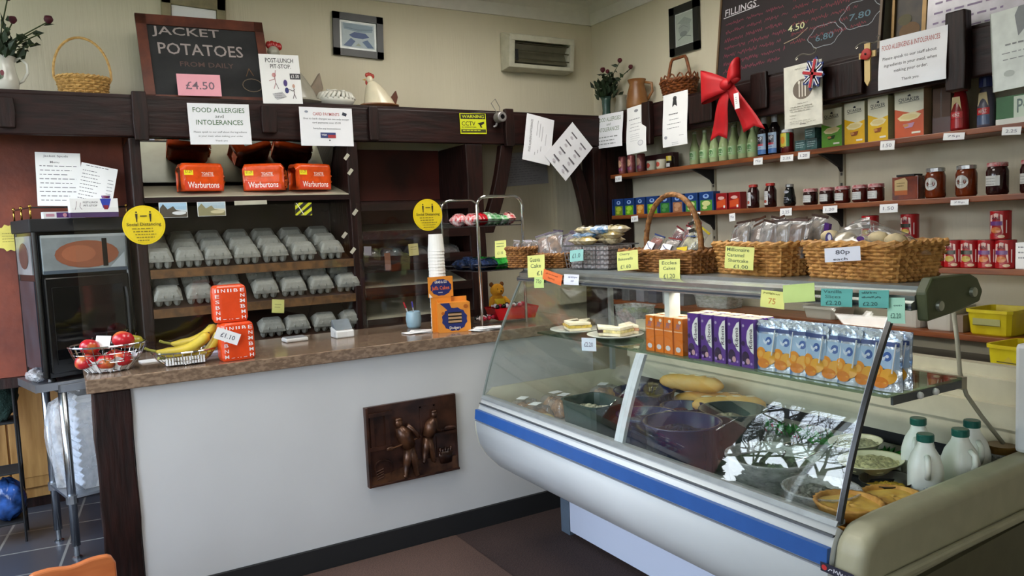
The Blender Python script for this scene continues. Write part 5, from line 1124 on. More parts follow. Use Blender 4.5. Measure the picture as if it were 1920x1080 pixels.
# ------------------------------------------------------------------ drinks on the glass shelf
def carton(name, label, cat, loc, rz, w, d, h, m, items, group=None, topm=None):
    t = thing(name, label, cat, loc, rz, group); B = MB(); B.box(-w/2, w/2, -d/2, d/2, 0, h); B.build('carton', m, t, bevel=.0015)
    if topm: B = MB(); B.box(-w/2+.001, w/2-.001, -d/2+.001, d/2-.001, h, h+.001); B.build('top_panel', topm, t)
    art(t, items, w, h, y=-d/2, glossy=True); return t
ORJ = mat('orange_juice_carton', 'E0741A', rough=.3, var=.04); PUR = mat('purple_carton', '5A2A8C', rough=.3, var=.05)
yj = [P(x, 640, X=1.80).y for x in (1225, 1242, 1259, 1278)]
it = [('r', 0, .62, 1, .65, 'F0B890'), ('t', 'Orange', .5, .78, .7, .14, '8A7AA0', 'v'), ('e', .72, .9, .16, .045, 'F0E0D0'), ('e', .5, .16, .28, .07, 'D8D0D0'), ('r', 0, 0, .04, 1, 'B85A10')]
ju = carton('juice_carton', 'j', 'drink carton', (0, 0, 0), RW, .043, .04, .128, ORJ, it, 'orange juice cartons on the glass shelf', mat('foil_top', 'E8D8B8', rough=.3))  # pale top panel puts the glare from above into the carton colour
k = 0
for i, y in enumerate(yj):
    for r in range(2):
        o = ju if k == 0 else dup(ju); k += 1; o.location = (1.805+r*.05, y, SZ+.0005); tag(o, 'orange juice carton on the glass shelf, %s in the %s row' % (nth(i, 4), ['front', 'back'][r]))
yr = [P(x, 660, X=1.80).y for x in (1306, 1331, 1356, 1382, 1408)]
it = [('p', [(1, .93), (.8, .9), (.5, .76), (.42, .62), (.5, .48), (.8, .34), (1, .3)], 'F0ECE8'), ('t', 'Ribena', .77, .61, .3, .4, '3A1C40', 'v'), ('e', .35, .2, .3, .14, '301440'), ('e', .55, .14, .16, .06, 'C89AA0'), ('e', .2, .86, .1, .03, 'B8A8C8'), ('e', .2, .1, .1, .03, 'B090D0'), ('e', .85, .1, .08, .025, 'B090D0'), ('e', .2, .5, .14, .05, '3A2050')]
ri = carton('drink_carton', 'r', 'drink carton', (0, 0, 0), RW, .049, .042, .152, PUR, it, 'purple blackcurrant drink cartons on the glass shelf', mat('foil_top', 'E8D8B8'))
k = 0
for i, y in enumerate(yr):
    for r in range(2):
        o = ri if k == 0 else dup(ri); k += 1; o.location = (1.806+r*.05, y, SZ+.0005); tag(o, 'purple blackcurrant drink carton with a straw logo side, %s in the %s row' % (nth(i, 5), ['front', 'back'][r]))
        tag(o, 'purple blackcurrant drink carton on the glass shelf, %s in the %s row' % (nth(i, 5), ['front', 'back'][r]))
FOIL = mat('silver_blue_foil', 'D4DCE6', rough=.18, metal=.45, scale=22, col2='6A90C8', lo=.4, hi=.55, bump=.7, bscale=30)
def pouch():
    t = thing('drink_pouch', 'p', 'drink pouch', rz=RW, group='silver drink pouches on the glass shelf'); B = MB(); w, h = .09, .15
    def f(s):
        def g(u, v): return ((u-.5)*w*(1-.06*math.sin(v*PI)), s*(.019*(1-v)**.7*(1-abs(2*u-1)**3)+.0012)+.001*math.sin(u*30+v*17), .001+h*v)
        return g
    B.grid(f(-1), 12, 12); B.grid(f(1), 12, 12); B.grid(lambda u, v: ((u-.5)*w, -.004-.004*math.sin(u*21+v*5), h*(.9+.11*v)), 12, 3, m=1); B.build('foil_body', [FOIL, mat('foil_highlight', 'E8ECF0', rough=.3, metal=.2, bump=.8, bscale=60)], t, smooth=True)  # white crinkled top strip paints the highlight into the foil colour
    fn = lambda x, y, z: (x, -(.019*(max(0, 1-z/h))**.7*(1-abs(2*x/w)**3)+.0032)+(y*0.9), z)
    art(t, [('r', .06, .80, .94, .88, '3E4E86'), ('r', .04, .40, .96, .76, 'A4BEDA'), ('e', .62, .62, .13, .085, '3A5CA0'), ('e', .62, .62, .05, .03, 'D8E0F0'), ('p', [(.04, .8), (.5, .6), (.96, .8), (.96, .74), (.5, .54), (.04, .74)], 'D4DEEC'), ('e', .32, .34, .22, .14, 'E8922A'), ('e', .68, .27, .24, .14, 'E8A83A'), ('e', .45, .15, .26, .1, 'D8802A'), ('e', .32, .34, .12, .07, 'F0B050')], w*.96, h*.96, fn=fn, z0=.002, glossy=True)
    B = MB(); B.tube([(w*.3, -.022, .05), (w*.36, -.012, .125)], .002, 5); B.build('straw', mat('white_straw', 'EDEDED', rough=.3), t)
    return t
po = pouch(); k = 0
for i, px in enumerate([1443, 1472, 1502, 1533, 1563, 1594, 1628, 1662]):
    for r in range(2):
        o = po if k == 0 else dup(po); k += 1
        o.location = (1.812+r*.045+random.uniform(-.004, .004), P(px, 680, X=1.81).y, SZ+.001); o.rotation_euler.z = RW+random.uniform(-.12, .12)
        tag(o, 'silver and blue drink pouch on the glass shelf, %s in the %s row' % (nth(i, 8), ['front', 'back'][r]))
# ------------------------------------------------------------------ plates of sandwiches on the glass shelf
BREAD = mat('white_bread', 'E8DCC0', rough=.9, var=.08, scale=40); CRUST = mat('bread_crust', 'B8803C', rough=.8, var=.2, scale=25)
def plate(label, x, y, z, r, m=CERAM, name='plate', ry=None):
    B = MB(); B.lathe([(0, .002), (r*.6, .002), (r*.7, .004), (r, .014), (r, .017), (r*.68, .008), (0, .006)], 28, sy=ry or 1); return tag(B.build(name, m, loc=(x, y, z), smooth=True), label, 'plate')
pl = P(1100, 632, Z=.995); plate('white plate of cut sandwiches at the left end of the glass shelf', 1.885, 2.69, SZ+.0005, .115)
plate('white plate of cut sandwiches beside the juice cartons', 1.90, 2.44, SZ+.0005, .115)
def sandwich(label, loc, rz, fill, ry=0):
    t = thing('sandwich', label, 'sandwich', loc, rz, 'cut sandwiches on the glass shelf'); t.rotation_euler = (0, ry, rz)
    for z, m_ in ((0, BREAD), (.024, BREAD)): B = MB(); B.prism([(0, 0), (.095, 0), (0, .095)], z, z+.012, 'z'); B.build('bread_slice', m_, t, bevel=.002)
    B = MB(); B.prism([(-.003, -.003), (.098, -.002), (-.002, .098)], .0125, .0235, 'z'); B.build('filling', mat('filling_'+fill, fill, rough=.7, var=.3, scale=50), t)
for i, (x, y, rz, f, w) in enumerate([(1.82, 2.65, -.4, 'D8B850', 'left plate, with yellow filling at the front'), (1.86, 2.75, -1.3, 'E0C860', 'left plate, with cheese filling at the back'), (1.92, 2.66, .8, 'A86A50', 'left plate, with ham filling at the right'), (1.83, 2.46, -.6, '4A2C24', 'right plate, with dark filling at the front'), (1.87, 2.37, .3, 'E4D088', 'right plate, nearest the juice cartons'), (1.94, 2.47, -1.2, 'C89070', 'right plate, at the back')]):
    sandwich('triangle sandwich on the '+w, (x, y, SZ+.012), rz, f, .0)
ticket('white price ticket hanging from the glass shelf under the sandwiches', (1091, 633), (1118, 634), (1093, 657), dict(X=1.755), 'DCE6F2', [('t', '£2.20', .5, .5, .6, .34, '5A6A80')], curl=.003)
# ------------------------------------------------------------------ food on the deck
DZ = .6005
def deckp(px, py, z=.64): return P(px, py, Z=z)
for i, (px, py, rz, c) in enumerate([(950, 748, .3, 'C8945A'), (992, 772, .2, 'C08A50'), (1012, 738, -.2, 'CFA070'), (1058, 752, .1, 'BE8C5C'), (1070, 715, .3, 'C89A6A'), (1115, 725, -.3, 'CFA258')]):
    p = deckp(px, py, .66); lb = ['filled roll in clear wrap with a label, at the far left of the deck', 'filled roll in clear wrap beside the cream bap, front row', 'filled roll in clear wrap behind the two front rolls', 'filled roll in clear wrap behind the green tub', 'filled roll in clear wrap under the reflected letters', 'golden wrapped bap behind the dark bowls'][i]
    t = film_pack(lb, (min(2.3, max(1.69, p.x)), min(2.87, p.y), DZ), .145, .12, .085, rz, 'bread roll', c, 'wrapped rolls on the deck', 'wrapped_roll')
    if i != 5: B = MB(); B.box(-.028, .028, -.02, .02, .0895, .0905); B.build('label_sticker', PAPER, t, rot=(0, 0, .3))
t = thing('bap', 'cream coloured floury bap half leaning beside the green tub', 'bread roll', (*deckp(1050, 775).xy, DZ)); t.location.x = 1.70; B = MB(); B.ball((0, 0, .026), (.055, .05, .026), 18); B.build('crumb', mat('cream_bap', 'E2CB94', rough=.8, var=.15), t, smooth=True); B = MB(); B.box(-.05, .05, -.055, .055, 0, .003); B.build('tray', PAPER, t)
NAVY = mat('navy_plastic', '16244A', rough=.22, var=.1); GRN = mat('dark_green_plastic', '20302C', rough=.25, var=.1); GGR = mat('grey_green_tub', '3E4E48', rough=.35, var=.06)
def tub(name, label, x, y, w, d, h, m, rz=0, round_=False, fill=None, z=DZ):
    t = thing(name, label, 'tub', (x, y, z), rz); B = MB(); sq = None if round_ else 7
    kx, ky = (w, d)
    B.lathe([(0, 0), (.44, 0), (.46, .003), (.5, h), (.52, h), (.52, h-.006), (.5, h-.006)] if False else [(0, 0), (.43, 0), (.45, .004), (.5, h-.003), (.525, h), (.525, h+.004), (.485, h+.003), (.43, .008), (0, .008)], 36, sx=kx, sy=ky, sq=sq); B.build('tub_body', m, t, smooth=round_)
    if fill:
        B = MB(); rd = random.Random(int(x*997))
        B.grid(lambda u, v: (w*.44*v*math.cos(2*PI*u)*(1 if round_ else 1.05), d*.44*v*math.sin(2*PI*u), h*.72+.014*math.sin(u*19+v*9)*math.sin(v*13)+.012*(1-v)), 40, 10); B.build('contents', mat('food_'+fill, fill, rough=.6, var=.35, scale=70, bump=.6, bscale=80), t, smooth=True)
    return t
tub('square_tub', 'grey green square tub of filling with a serving fork, left of the glass joint strip', 1.765, 2.41, .23, .19, .15, GGR, RW, False, 'D8D0B8')
tub('round_bowl', 'deep navy round bowl at the back, holding a bundle of forks', 2.06, 2.46, .25, .25, .14, NAVY, 0, True, '222C44')
tub('round_bowl', 'navy round bowl just left of the glass joint strip', 1.83, 2.175, .22, .22, .13, NAVY, 0, True, '3A3040')
tub('round_bowl', 'small navy bowl of purple slaw behind the large navy tub', 2.03, 2.20, .17, .17, .125, NAVY, 0, True, '6A3A44')
tub('large_tub', 'large navy blue round tub with a steel fork handle at the front of the deck', 1.775, 1.93, .26, .26, .16, mat('blue_tub', '1A2A52', rough=.2, var=.1), 0, True, '2A3A5A')
tub('round_bowl', 'dark green bowl of pale filling in front of the baguettes', 2.03, 1.94, .23, .23, .16, GRN, 0, True, 'B8A890')
tub('glass_bowl', 'wide clear glass bowl in the middle of the right half of the deck', 1.84, 1.60, .27, .27, .11, FROST, 0, True, '5A6A50')
tub('glass_bowl', 'second clear bowl close to the stacked pies', 1.76, 1.36, .20, .20, .09, FROST, 0, True, '8A8A80')
def fork(label, a, b, name='fork', kind='fork'):
    t = thing(name, label, kind, a); d = Vector(b)-Vector(a); B = MB(); B.tube([(0, 0, 0), d*.68], [.0028, .0042], 6); 
    if kind == 'fork':
        s = d.normalized().cross(Vector((0, 0, 1))).normalized()*.007
        B.tube([d*.68, d*.74-s], .002, 4); B.tube([d*.68, d*.74+s], .002, 4)
        for q in (-1, -.33, .33, 1): B.tube([d*.74+s*q, d+s*q*1.1], .0013, 4)
    else: B.ball(d, (.02, .014, .006), 10)
    B.build('steel_body', CHROME, t, smooth=True)
FS = [((2.0, 2.44, .70), (1.90, 2.36, .815)), ((2.03, 2.45, .70), (1.92, 2.33, .82)), ((2.06, 2.43, .70), (1.96, 2.30, .815)), ((2.09, 2.45, .70), (1.98, 2.29, .81))]
for i, (a, b_) in enumerate(FS): fork('steel fork in the bundle resting in the navy bowl, '+nth(i, 4), a, b_)
fork('steel serving fork sticking out of the grey green tub', (1.79, 2.42, .68), (1.92, 2.37, .80), 'serving_fork')
fork('wooden looking handle of a spoon in the small navy bowl', (1.96, 2.17, .66), (1.83, 2.06, .76), 'serving_spoon', 'spoon')
fork('steel fork standing in the large navy tub', (1.79, 1.88, .70), (1.84, 1.74, .80)); fork('long steel spoon in the clear glass bowl', (1.86, 1.60, .67), (1.79, 1.49, .78), 'serving_spoon', 'spoon')
fork('steel fork in the clear glass bowl, pointing right', (1.88, 1.58, .67), (1.96, 1.46, .76))
BAG = mat('baguette_crust', 'DDA44A', rough=.6, scale=14, col2='D9B272', var=.2, bump=.2)
def baguette(label, loc, rz, L=.26, r=.03):
    t = thing('baguette', label, 'bread', loc, rz, 'baguettes on the deck'); B = MB(); n = 22
    B.tube([((u-.5)*L, .012*math.sin(u*PI), r) for u in [i/n for i in range(n+1)]], [r*max(.25, (1-abs(2*i/n-1)**4)**.5)*(1+.05*math.sin(i*1.7)) for i in range(n+1)], 14); B.build('crust', BAG, t, smooth=True)
    B = MB()
    for k in range(4): B.ball(((k-1.5)*L*.2, -.004+.012, 2*r-.001), (.022, .007, .003), 8)
    B.build('score_marks', BREAD, t, smooth=True)
baguette('baguette on top of the pile under the juice cartons', (2.20, 2.33, DZ+.135), -1.2, .28, .035); baguette('baguette lying right of the topmost one, nearer the window reflection', (2.21, 2.13, DZ+.08), -.7, .28, .034)
baguette('split baguette lying flat under the other two', (2.26, 2.28, DZ+.06), -.9, .30, .036)
t = tag(MB().box(-.13, .13, -.1, .1, 0, .058).build('bread_box', PAPER, loc=(2.22, 2.24, DZ), rot=(0, 0, -.6)), 'white paper lined box under the baguettes', 'box')
def garnish(label, x0, x1, y0, y1, z, n, hexes=('2E8A34', '3FA544', 'B02A20')):
    B = MB(); rd = random.Random(n)
    for k in range(n):
        c = Vector((rd.uniform(x0, x1), rd.uniform(y0, y1), z+rd.uniform(0, .02))); leafpoly(B, c, Vector((rd.uniform(-1, 1), rd.uniform(-1, 1), rd.uniform(.2, 1))), .045, .012, 2 if k % 9 == 0 else k % 2)
    o = B.build('plastic_garnish', [mat('garnish_'+h, h, rough=.3, var=.1) for h in hexes]); tag(o, label, 'garnish', kind='stuff')
garnish('green and red plastic garnish strip along the back of the deck', 2.32, 2.385, 1.2, 2.55, .602, 360)
# right part: dishes, quiches, milk
def oval(name, label, x, y, z, rx, ry, h, m, fill=None, cat='dish'):
    t = thing(name, label, cat, (x, y, z)); B = MB(); B.lathe([(0, 0), (.7, 0), (.98, h), (1, h), (1.0, h+.003), (.95, h), (.68, .006), (0, .006)], 32, sx=rx, sy=ry); B.build('dish_body', m, t, smooth=True)
    if fill:
        B = MB(); B.grid(lambda u, v: (rx*.84*v*math.cos(2*PI*u), ry*.84*v*math.sin(2*PI*u), h*.6+.018*(1-v)+.006*math.sin(u*40)*math.sin(v*17)), 40, 8); B.build('contents', mat('food_'+fill, fill, rough=.7, var=.3, scale=80, bump=.7, bscale=90), t, smooth=True)
    return t
IV = mat('ivory_dish', 'DDD8B8', rough=.3, var=.03)
oval('oval_dish', 'ivory oval dish near the garnish, furthest right along the back', 2.22, 1.58, DZ+.06, .10, .075, .03, IV, 'D8D4B0')
B = MB(); B.lathe([(.07, 0), (.08, .055)], 20); tag(B.build('upturned_tub', FROST, loc=(2.22, 1.58, DZ)), 'clear tub underneath the ivory oval dish', 'tub')
oval('filled_dish', 'cream dish of coleslaw under film left of the milk bottles', 2.07, 1.42, DZ+.065, .11, .085, .03, IV, 'DCD2A0')
B = MB(); B.lathe([(.08, 0), (.085, .06)], 20); tag(B.build('base_tub', BLACKM, loc=(2.07, 1.42, DZ)), 'dark tub underneath the coleslaw dish', 'tub')
oval('cheese_bowl', 'steel rimmed bowl of grated yellow cheese beside the nearest milk bottle', 1.99, 1.315, DZ+.005, .085, .07, .075, mat('steel_bowl', '4A4440', rough=.25, metal=.6), 'E0B030')
QU = mat('quiche_pastry', 'D2A050', rough=.7, var=.25, scale=30, col2='A8702E'); QF = mat('quiche_filling', 'D8B458', rough=.5, var=.25, scale=18, col2='BC8C3C')
def quiche(label, x, y, z, r=.085):
    t = thing('quiche', label, 'quiche', (x, y, z), group='quiches'); B = MB(); n = 48
    def ring(rr, zz_, cr=0): return [(rr*(1+cr*math.cos(24*2*PI*i/n))*math.cos(2*PI*i/n), rr*(1+cr*math.cos(24*2*PI*i/n))*math.sin(2*PI*i/n), zz_) for i in range(n)]
    R = [ring(r*.8, 0), ring(r, .03, .02), ring(r*1.02, .036, .03), ring(r*.92, .036, .02), ring(r*.86, .024)]
    B.add(sum(R, []), [(j*n+i, j*n+(i+1) % n, (j+1)*n+(i+1) % n, (j+1)*n+i) for j in range(4) for i in range(n)]+[tuple(range(n-1, -1, -1))]); B.build('pastry_case', QU, t, smooth=True)
    B = MB(); B.grid(lambda u, v: (r*.88*v*math.cos(2*PI*u), r*.88*v*math.sin(2*PI*u), .026+.004*math.sin(u*25)*math.sin(v*9)), 36, 6); B.build('filling', QF, t, smooth=True)
quiche('quiche in clear tray at the near front corner, on top of the stack', 1.72, 1.245, DZ+.062); quiche('quiche in clear tray at the near front corner, underneath the top one', 1.715, 1.24, DZ+.022); quiche('single quiche standing right of the stacked pair', 1.88, 1.225, DZ+.05, .078)
B = MB(); B.lathe([(.075, 0), (.092, .02)], 24); tag(B.build('pie_tray', FILM, loc=(1.715, 1.24, DZ)), 'clear plastic tray under the stacked quiches', 'tray')
B = MB(); B.lathe([(.07, 0), (.075, .048)], 24); tag(B.build('pie_tray', BLACKM, loc=(1.88, 1.225, DZ)), 'dark tin under the single quiche', 'tray')
MILK = mat('milk_plastic', 'E6E8E2', rough=.3, var=.03); MCAP = mat('green_cap', '0E5A50', rough=.35, var=.05)
def milk():
    t = thing('milk_bottle', 'm', 'milk bottle'); B = MB(); B.lathe([(.0, 0), (.04, 0), (.045, .006), (.045, .12), (.043, .135), (.036, .16), (.022, .185), (.019, .195), (.019, .205), (0, .205)], 28, sq=3.2); B.build('bottle', MILK, t, smooth=True)
    B = MB(); B.tube([(.0, -.034, .165), (.0, -.052, .155), (.0, -.054, .13), (.0, -.044, .105)], .008, 8); B.build('handle', MILK, t, smooth=True)
    B = MB(); B.lathe([(.022, .2), (.023, .202), (.023, .218), (.021, .221), (0, .221)], 24); B.build('cap', MCAP, t)
    return t
mk = milk()
for i, (x, y, a, lb) in enumerate([(2.045, 1.235, -.9, 'nearest the quiches, showing its handle'), (2.165, 1.205, -.3, 'nearest the end panel, second from left'), (2.19, 1.345, -1.2, 'at the back between the other bottles'), (2.28, 1.235, -.6, 'furthest right beside the glass jar')]):
    o = mk if i == 0 else dup(mk); o.location = (x, y, DZ+.02 if i == 0 else DZ+.0); o.rotation_euler = (0, 0, a); tag(o, 'plastic milk bottle with green cap, '+lb, group='milk bottles'); 
    if i == 0: art(o, [('t', 'Dairies', .5, .6, .7, .3, '7A8AA8'), ('s', .2, .8, .3, 3, .12, .03, '8A98B0')], .06, .05, z0=.045, wrap=.0455, x0=-.03)
mk.location.z = DZ
t = thing('storage_jar', 'glass jar with a brass coloured lid behind the milk bottles', 'jar', (2.36, 1.30, DZ)); B = MB(); B.lathe([(0, 0), (.04, 0), (.045, .01), (.045, .10), (.036, .12), (.036, .128)], 24); B.build('jar_body', FROST, t, smooth=True); B = MB(); B.lathe([(.041, .125), (.041, .143), (.039, .146), (0, .146)], 24); B.build('lid', mat('brass_lid', '7A5A2A', rough=.25, metal=.8), t)
t.location = (2.345, 1.185, DZ+.02); t.location.z = DZ
# ================================================================== baskets on the counter top
PZ = 1.2625
def rbasket(label, fl, fr, depth, h, flare, m, rows, stakes, name='wicker_basket', pw=8, handle=None):
    a = P(*fl, Z=PZ); b = P(*fr, Z=PZ); v = (b-a); v.z = 0; w = v.length; rz = math.atan2(v.y, v.x); nrm = Vector((-v.y, v.x, 0)).normalized(); c = (a+b)/2+nrm*depth/2; c.z = PZ
    t = thing(name, label, 'basket', c, rz); k1 = flare
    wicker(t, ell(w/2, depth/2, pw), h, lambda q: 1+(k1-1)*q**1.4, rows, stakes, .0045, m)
    if handle:
        hh, hw = handle; B = MB(); B.tube([(-hw, 0, h*.6)]+[(-hw*math.cos(PI*i/20), 0, h+hh*math.sin(PI*i/20)**.85) for i in range(21)]+[(hw, 0, h*.6)], .010, 8)
        for k in range(2):
            B.tube([(-hw*1.0*math.cos(PI*i/60)+.004*math.sin(i), .010*math.cos(i*1.0+k*PI), h+hh*math.sin(PI*i/60)**.85+.0) for i in range(61)], .0035, 5)
        B.build('handle', m, t, smooth=True)
    return t, c, rz, w
WKT = mat('tan_wicker', 'A8743C', rough=.65, var=.2, scale=60, col2='6E4420')
b1 = rbasket('small round wicker basket at the far left end of the counter top', (947, 502), (980, 503), .12, .085, 1.15, WKT, 9, 14, pw=2.5)
b2 = rbasket('low wicker basket of wrapped slices second from left on the counter top', (1008, 503), (1056, 503), .16, .055, 1.1, WKT, 6, 16)
b3 = rbasket('rectangular wicker basket with tall hoop handle in the middle of the counter top', (1160, 506), (1292, 515), .19, .072, 1.06, WKT, 8, 26, handle=(.21, .175))
b4 = rbasket('rectangular honey wicker basket packed with clear wrapped bars', (1342, 512), (1458, 520), .20, .097, 1.12, WICK, 10, 26)
b5 = rbasket('large rectangular honey wicker basket at the near end of the counter top, holding bagged rolls', (1512, 519), (1668, 531), .17, .098, 1.15, WICK, 10, 30)
def bpos(b, u, v, z): c, rz = b[1], b[2]; return Vector((c.x+u*math.cos(rz)-v*math.sin(rz), c.y+u*math.sin(rz)+v*math.cos(rz), PZ+z))
def pack(label, loc, rot, w, h, th, hexes, group, cat='wrapped cake', name='wrapped_bar', film=True, seed=1):
    t = thing(name, label, cat, loc, group=group); t.rotation_euler = rot; B = MB(); r = random.Random(seed)
    def f(s, k=1):
        def g(u, v): e = (1-abs(2*u-1)**4)*(1-abs(2*v-1)**5); return ((u-.5)*w*k, s*th*.5*e*(1+.2*math.sin(u*17+v*23+seed)), .0+h*(.5+(v-.5)*k))
        return g
    B.grid(f(-1, .8), 8, 8); B.grid(f(1, .8), 8, 8); B.build('contents', mat('bake_'+hexes[0], hexes[0], rough=.6, var=.4, scale=35), t, smooth=True)
    B = MB(); B.grid(f(-1.2), 8, 10); B.grid(f(1.2), 8, 10); B.build('clear_wrapper', FILM, t, smooth=True)
    B = MB(); B.box(-w/2, w/2, -.0015, .0015, h*.985, h*1.05); B.build('sealed_end', mat('seal_'+hexes[1], hexes[1], rough=.4), t)
    return t
r_ = random.Random(21)
for i in range(5): pack('wrapped cake slice in the small round basket, '+nth(i, 5), bpos(b1, (i-2)*.022, r_.uniform(-.02, .03), .062), (r_.uniform(-.5, .1), r_.uniform(-.3, .3), b1[2]), .05, .06, .02, ('8A6A58', 'B8B0B8'), 'wrapped slices in the small round basket', seed=i)
for i in range(6): pack('tall film wrapped slice in the low wicker basket, '+nth(i, 6), bpos(b2, (i-2.5)*.024, r_.uniform(-.03, .04), .04), (r_.uniform(-.6, .0), r_.uniform(-.3, .3), b2[2]+r_.uniform(-.4, .4)), .075, .12, .022, (['8E6A5A', '7A5048', 'A07858', '6A5A6A'][i % 4], '4A4050'), 'film wrapped slices in the low basket', seed=i+10)
# foil bars in a wire basket
wb_c = (P(1066, 505, Z=PZ)+P(1130, 507, Z=PZ))/2; wrz = math.atan2((P(1145, 507, Z=PZ)-P(1075, 505, Z=PZ)).y, (P(1145, 507, Z=PZ)-P(1075, 505, Z=PZ)).x)
wbc = wb_c+Vector((-math.sin(wrz), math.cos(wrz), 0))*.09; bw = (None, wbc, wrz)
t = thing('wire_tray', 'grey wire tray of foil wrapped bars between the low basket and the handled basket', 'basket', (wbc.x, wbc.y, PZ), wrz); B = MB()
for k in range(6):
    z = .003+k*.019; f = .9+.02*k; B.tube([(x*f, y*f, z) for x, y in ((-.13, -.09), (.13, -.09), (.13, .09), (-.13, .09))], .0015 if k < 5 else .003, 4, closed=True)
for k in range(14): x = -.12+.24*k/13; B.tube([(x, -.081, .003), (x*1.1, -.09, .098)], .0012, 4); B.tube([(x, .081, .003), (x*1.1, .09, .098)], .0012, 4)
B.build('wires', mat('grey_wire', '8A8A8E', rough=.3, metal=.8), t)
FB = mat('foil_bar', 'C8C4C4', rough=.3, metal=.3, var=.3, scale=70, col2='8A7A78', bump=.8, bscale=110)
n = 0
for k in range(5):
    for j in range(3):
        B = MB(); B.box(-.036, .036, -.068, .068, 0, .017); tag(B.build('foil_bar', FB, loc=bpos(bw, (j-1)*.077, .0, .004+k*.0185), rot=(0, 0, wrz+r_.uniform(-.03, .03)), bevel=.004), 'foil wrapped bar in the wire tray, %s in the %s layer' % (nth(j, 3), ['bottom', 'second', 'third', 'fourth', 'top'][k]), 'bar', 'foil bars in the wire tray')
for i in range(9):
    c = [('D8CDB0', '8A7A50'), ('4A7FB0', 'E0E4E8'), ('D9C9A0', '2A2420'), ('C8B890', 'A88A30')][i % 4]; r2 = r_.uniform(-.5, .5)
    t = candy('cream and blue biscuit packet piled on the foil bars, '+nth(i, 9), 'biscuit packet', *bpos(bw, (i-4)*.023, r_.uniform(-.06, .04), .10+.022*(i % 3)), .11, .06, .034, (c[0], c[1], ['EDE6D0', '3E78B0', 'C8A83A'][i % 3]), wrz+r2, 'packets piled on the foil bars', i+60)
# cakes in the handled basket
for i, (u, v, z, rx, ry, w, h, hx, lb) in enumerate([(-.13, -.02, .03, -.5, .2, .07, .09, ('B8604A', '2A3A6A'), 'white labelled cake pack at the left of the handled basket'), (-.05, .03, .04, -.2, .4, .06, .1, ('7A2A28', '6A1A1E'), 'dark red tipped cake pack behind the handle of the basket'), (-.01, -.02, .03, -.5, .1, .085, .075, ('D8C8B8', '8A2A2A'), 'pale iced cake pack in the middle of the handled basket'),
      (.03, .04, .04, -.1, .2, .06, .1, ('9A3A34', '7A1A1E'), 'red tipped cake pack at the back of the handled basket'), (.08, -.01, .035, -.4, .5, .09, .12, ('E8DEB0', 'D8C020'), 'large cream coloured cake pack with yellow label, right side of the handled basket'), (.13, .02, .03, -.1, -.2, .035, .15, ('C8B070', '28241C'), 'black and yellow striped packet at the right end of the handled basket')]):
    t = pack(lb, bpos(b3, u, v, z+.02), (rx, ry, b3[2]), w, h, .03, hx, 'cakes in the handled basket', seed=i+30)
    if i in (0, 2): art(t, [('r', .15, .1, .85, .6, 'ECEAEC'), ('l', [(.2, .5), (.5, .35), (.8, .3)], .003, '2E3E6E')], w, h, y=-.02)
    if i == 4: art(t, [('p', [(.15, .1), (.6, .35), (.75, .2), (.35, 0)], 'E8C820'), ('l', [(.2, .55), (.7, .75)], .003, '3A5A9A')], w, h, y=-.02)
    if i == 5: art(t, [('r', 0, .1+k*.17, 1, .18+k*.17, '1E1C16') for k in range(5)], w, h, y=-.02)
B = MB(); B.ball((0, 0, .0), (.02, .02, .016), 12); B.tube([(-.04, 0, .003), (-.01, 0, .0)], .004, 5); tag(B.build('red_ornament', mat('red_gloss', 'B80E1A'), loc=bpos(b3, .07, .06, .17), smooth=True), 'small red ball topper poking up behind the cream cake pack', 'decoration')
for i in range(14):
    pack('clear wrapped bar in the honey basket, '+(nth(i % 7, 7))+' in the '+['front', 'back'][i//7]+' row', bpos(b4, -.15+.05*(i % 7), -.03+.07*(i//7), .055), (r_.uniform(-.45, -.1), r_.uniform(-.3, .3), b4[2]+r_.uniform(-.2, .2)), .07, .115+.01*(i//7), .024, (['6A4632', '9A8A78', '7A5A44', 'A8A098'][i % 4], ['4A2A1A', '3A2418'][i % 2]), 'wrapped bars in the honey basket', seed=i+50)
pack('long greenish wrapped roll lying on the left of the honey basket', bpos(b4, -.12, -.05, .09), (-1.2, .9, b4[2]), .06, .16, .04, ('8A8A4A', '2A2A24'), None, seed=90)
B = MB(); rb = random.Random(8)
def bagf(u, v):
    a = 2*PI*u; b = v*PI/2; q = 1+.10*math.sin(3*a+1)+.07*math.sin(7*a+v*6)+.04*math.sin(17*a+v*13); zz_ = .075*math.sin(b)*(1+.25*math.cos(a-2.6))
    return (.17*math.cos(b)*math.cos(a)*q, .085*math.cos(b)*math.sin(a)*q, zz_*(1+.1*math.sin(9*a)))
B.grid(bagf, 40, 12); t = thing('bagged_rolls', 'big clear bag of pale finger rolls with purple print in the near basket', 'bread bag', bpos(b5, 0, .0, .075), b5[2]); B.build('clear_bag', FILM, t, smooth=True)
t.location.z = PZ+.07
for i in range(9):
    B = MB(); c = (-.12+.06*(i % 5)+r_.uniform(-.01, .01), -.03+.06*(i//5), .02+.03*r_.random()); B.ball(c, (.034, .024, .02), 10); B.build('bread_roll', mat('pale_roll', 'D8C49A', rough=.8, var=.2, scale=20), t, smooth=True)
B = MB(); B.prism([(-.165, .0), (-.145, .01), (-.13, .085), (-.15, .09)], -.03, -.02, 'y'); B.build('purple_band', mat('purple_print', '4A2470', rough=.3), t, label='purple printed edge')
art(t, [('e', .3, .5, .05, .2, '3A3470'), ('e', .31, .54, .025, .1, 'C8C8D8'), ('p', [(.26, .05), (.3, .3), (.34, .1)], '2E2450'), ('e', .72, .5, .05, .08, '4A2470')], .3, .09, y=-.088, z0=.0)
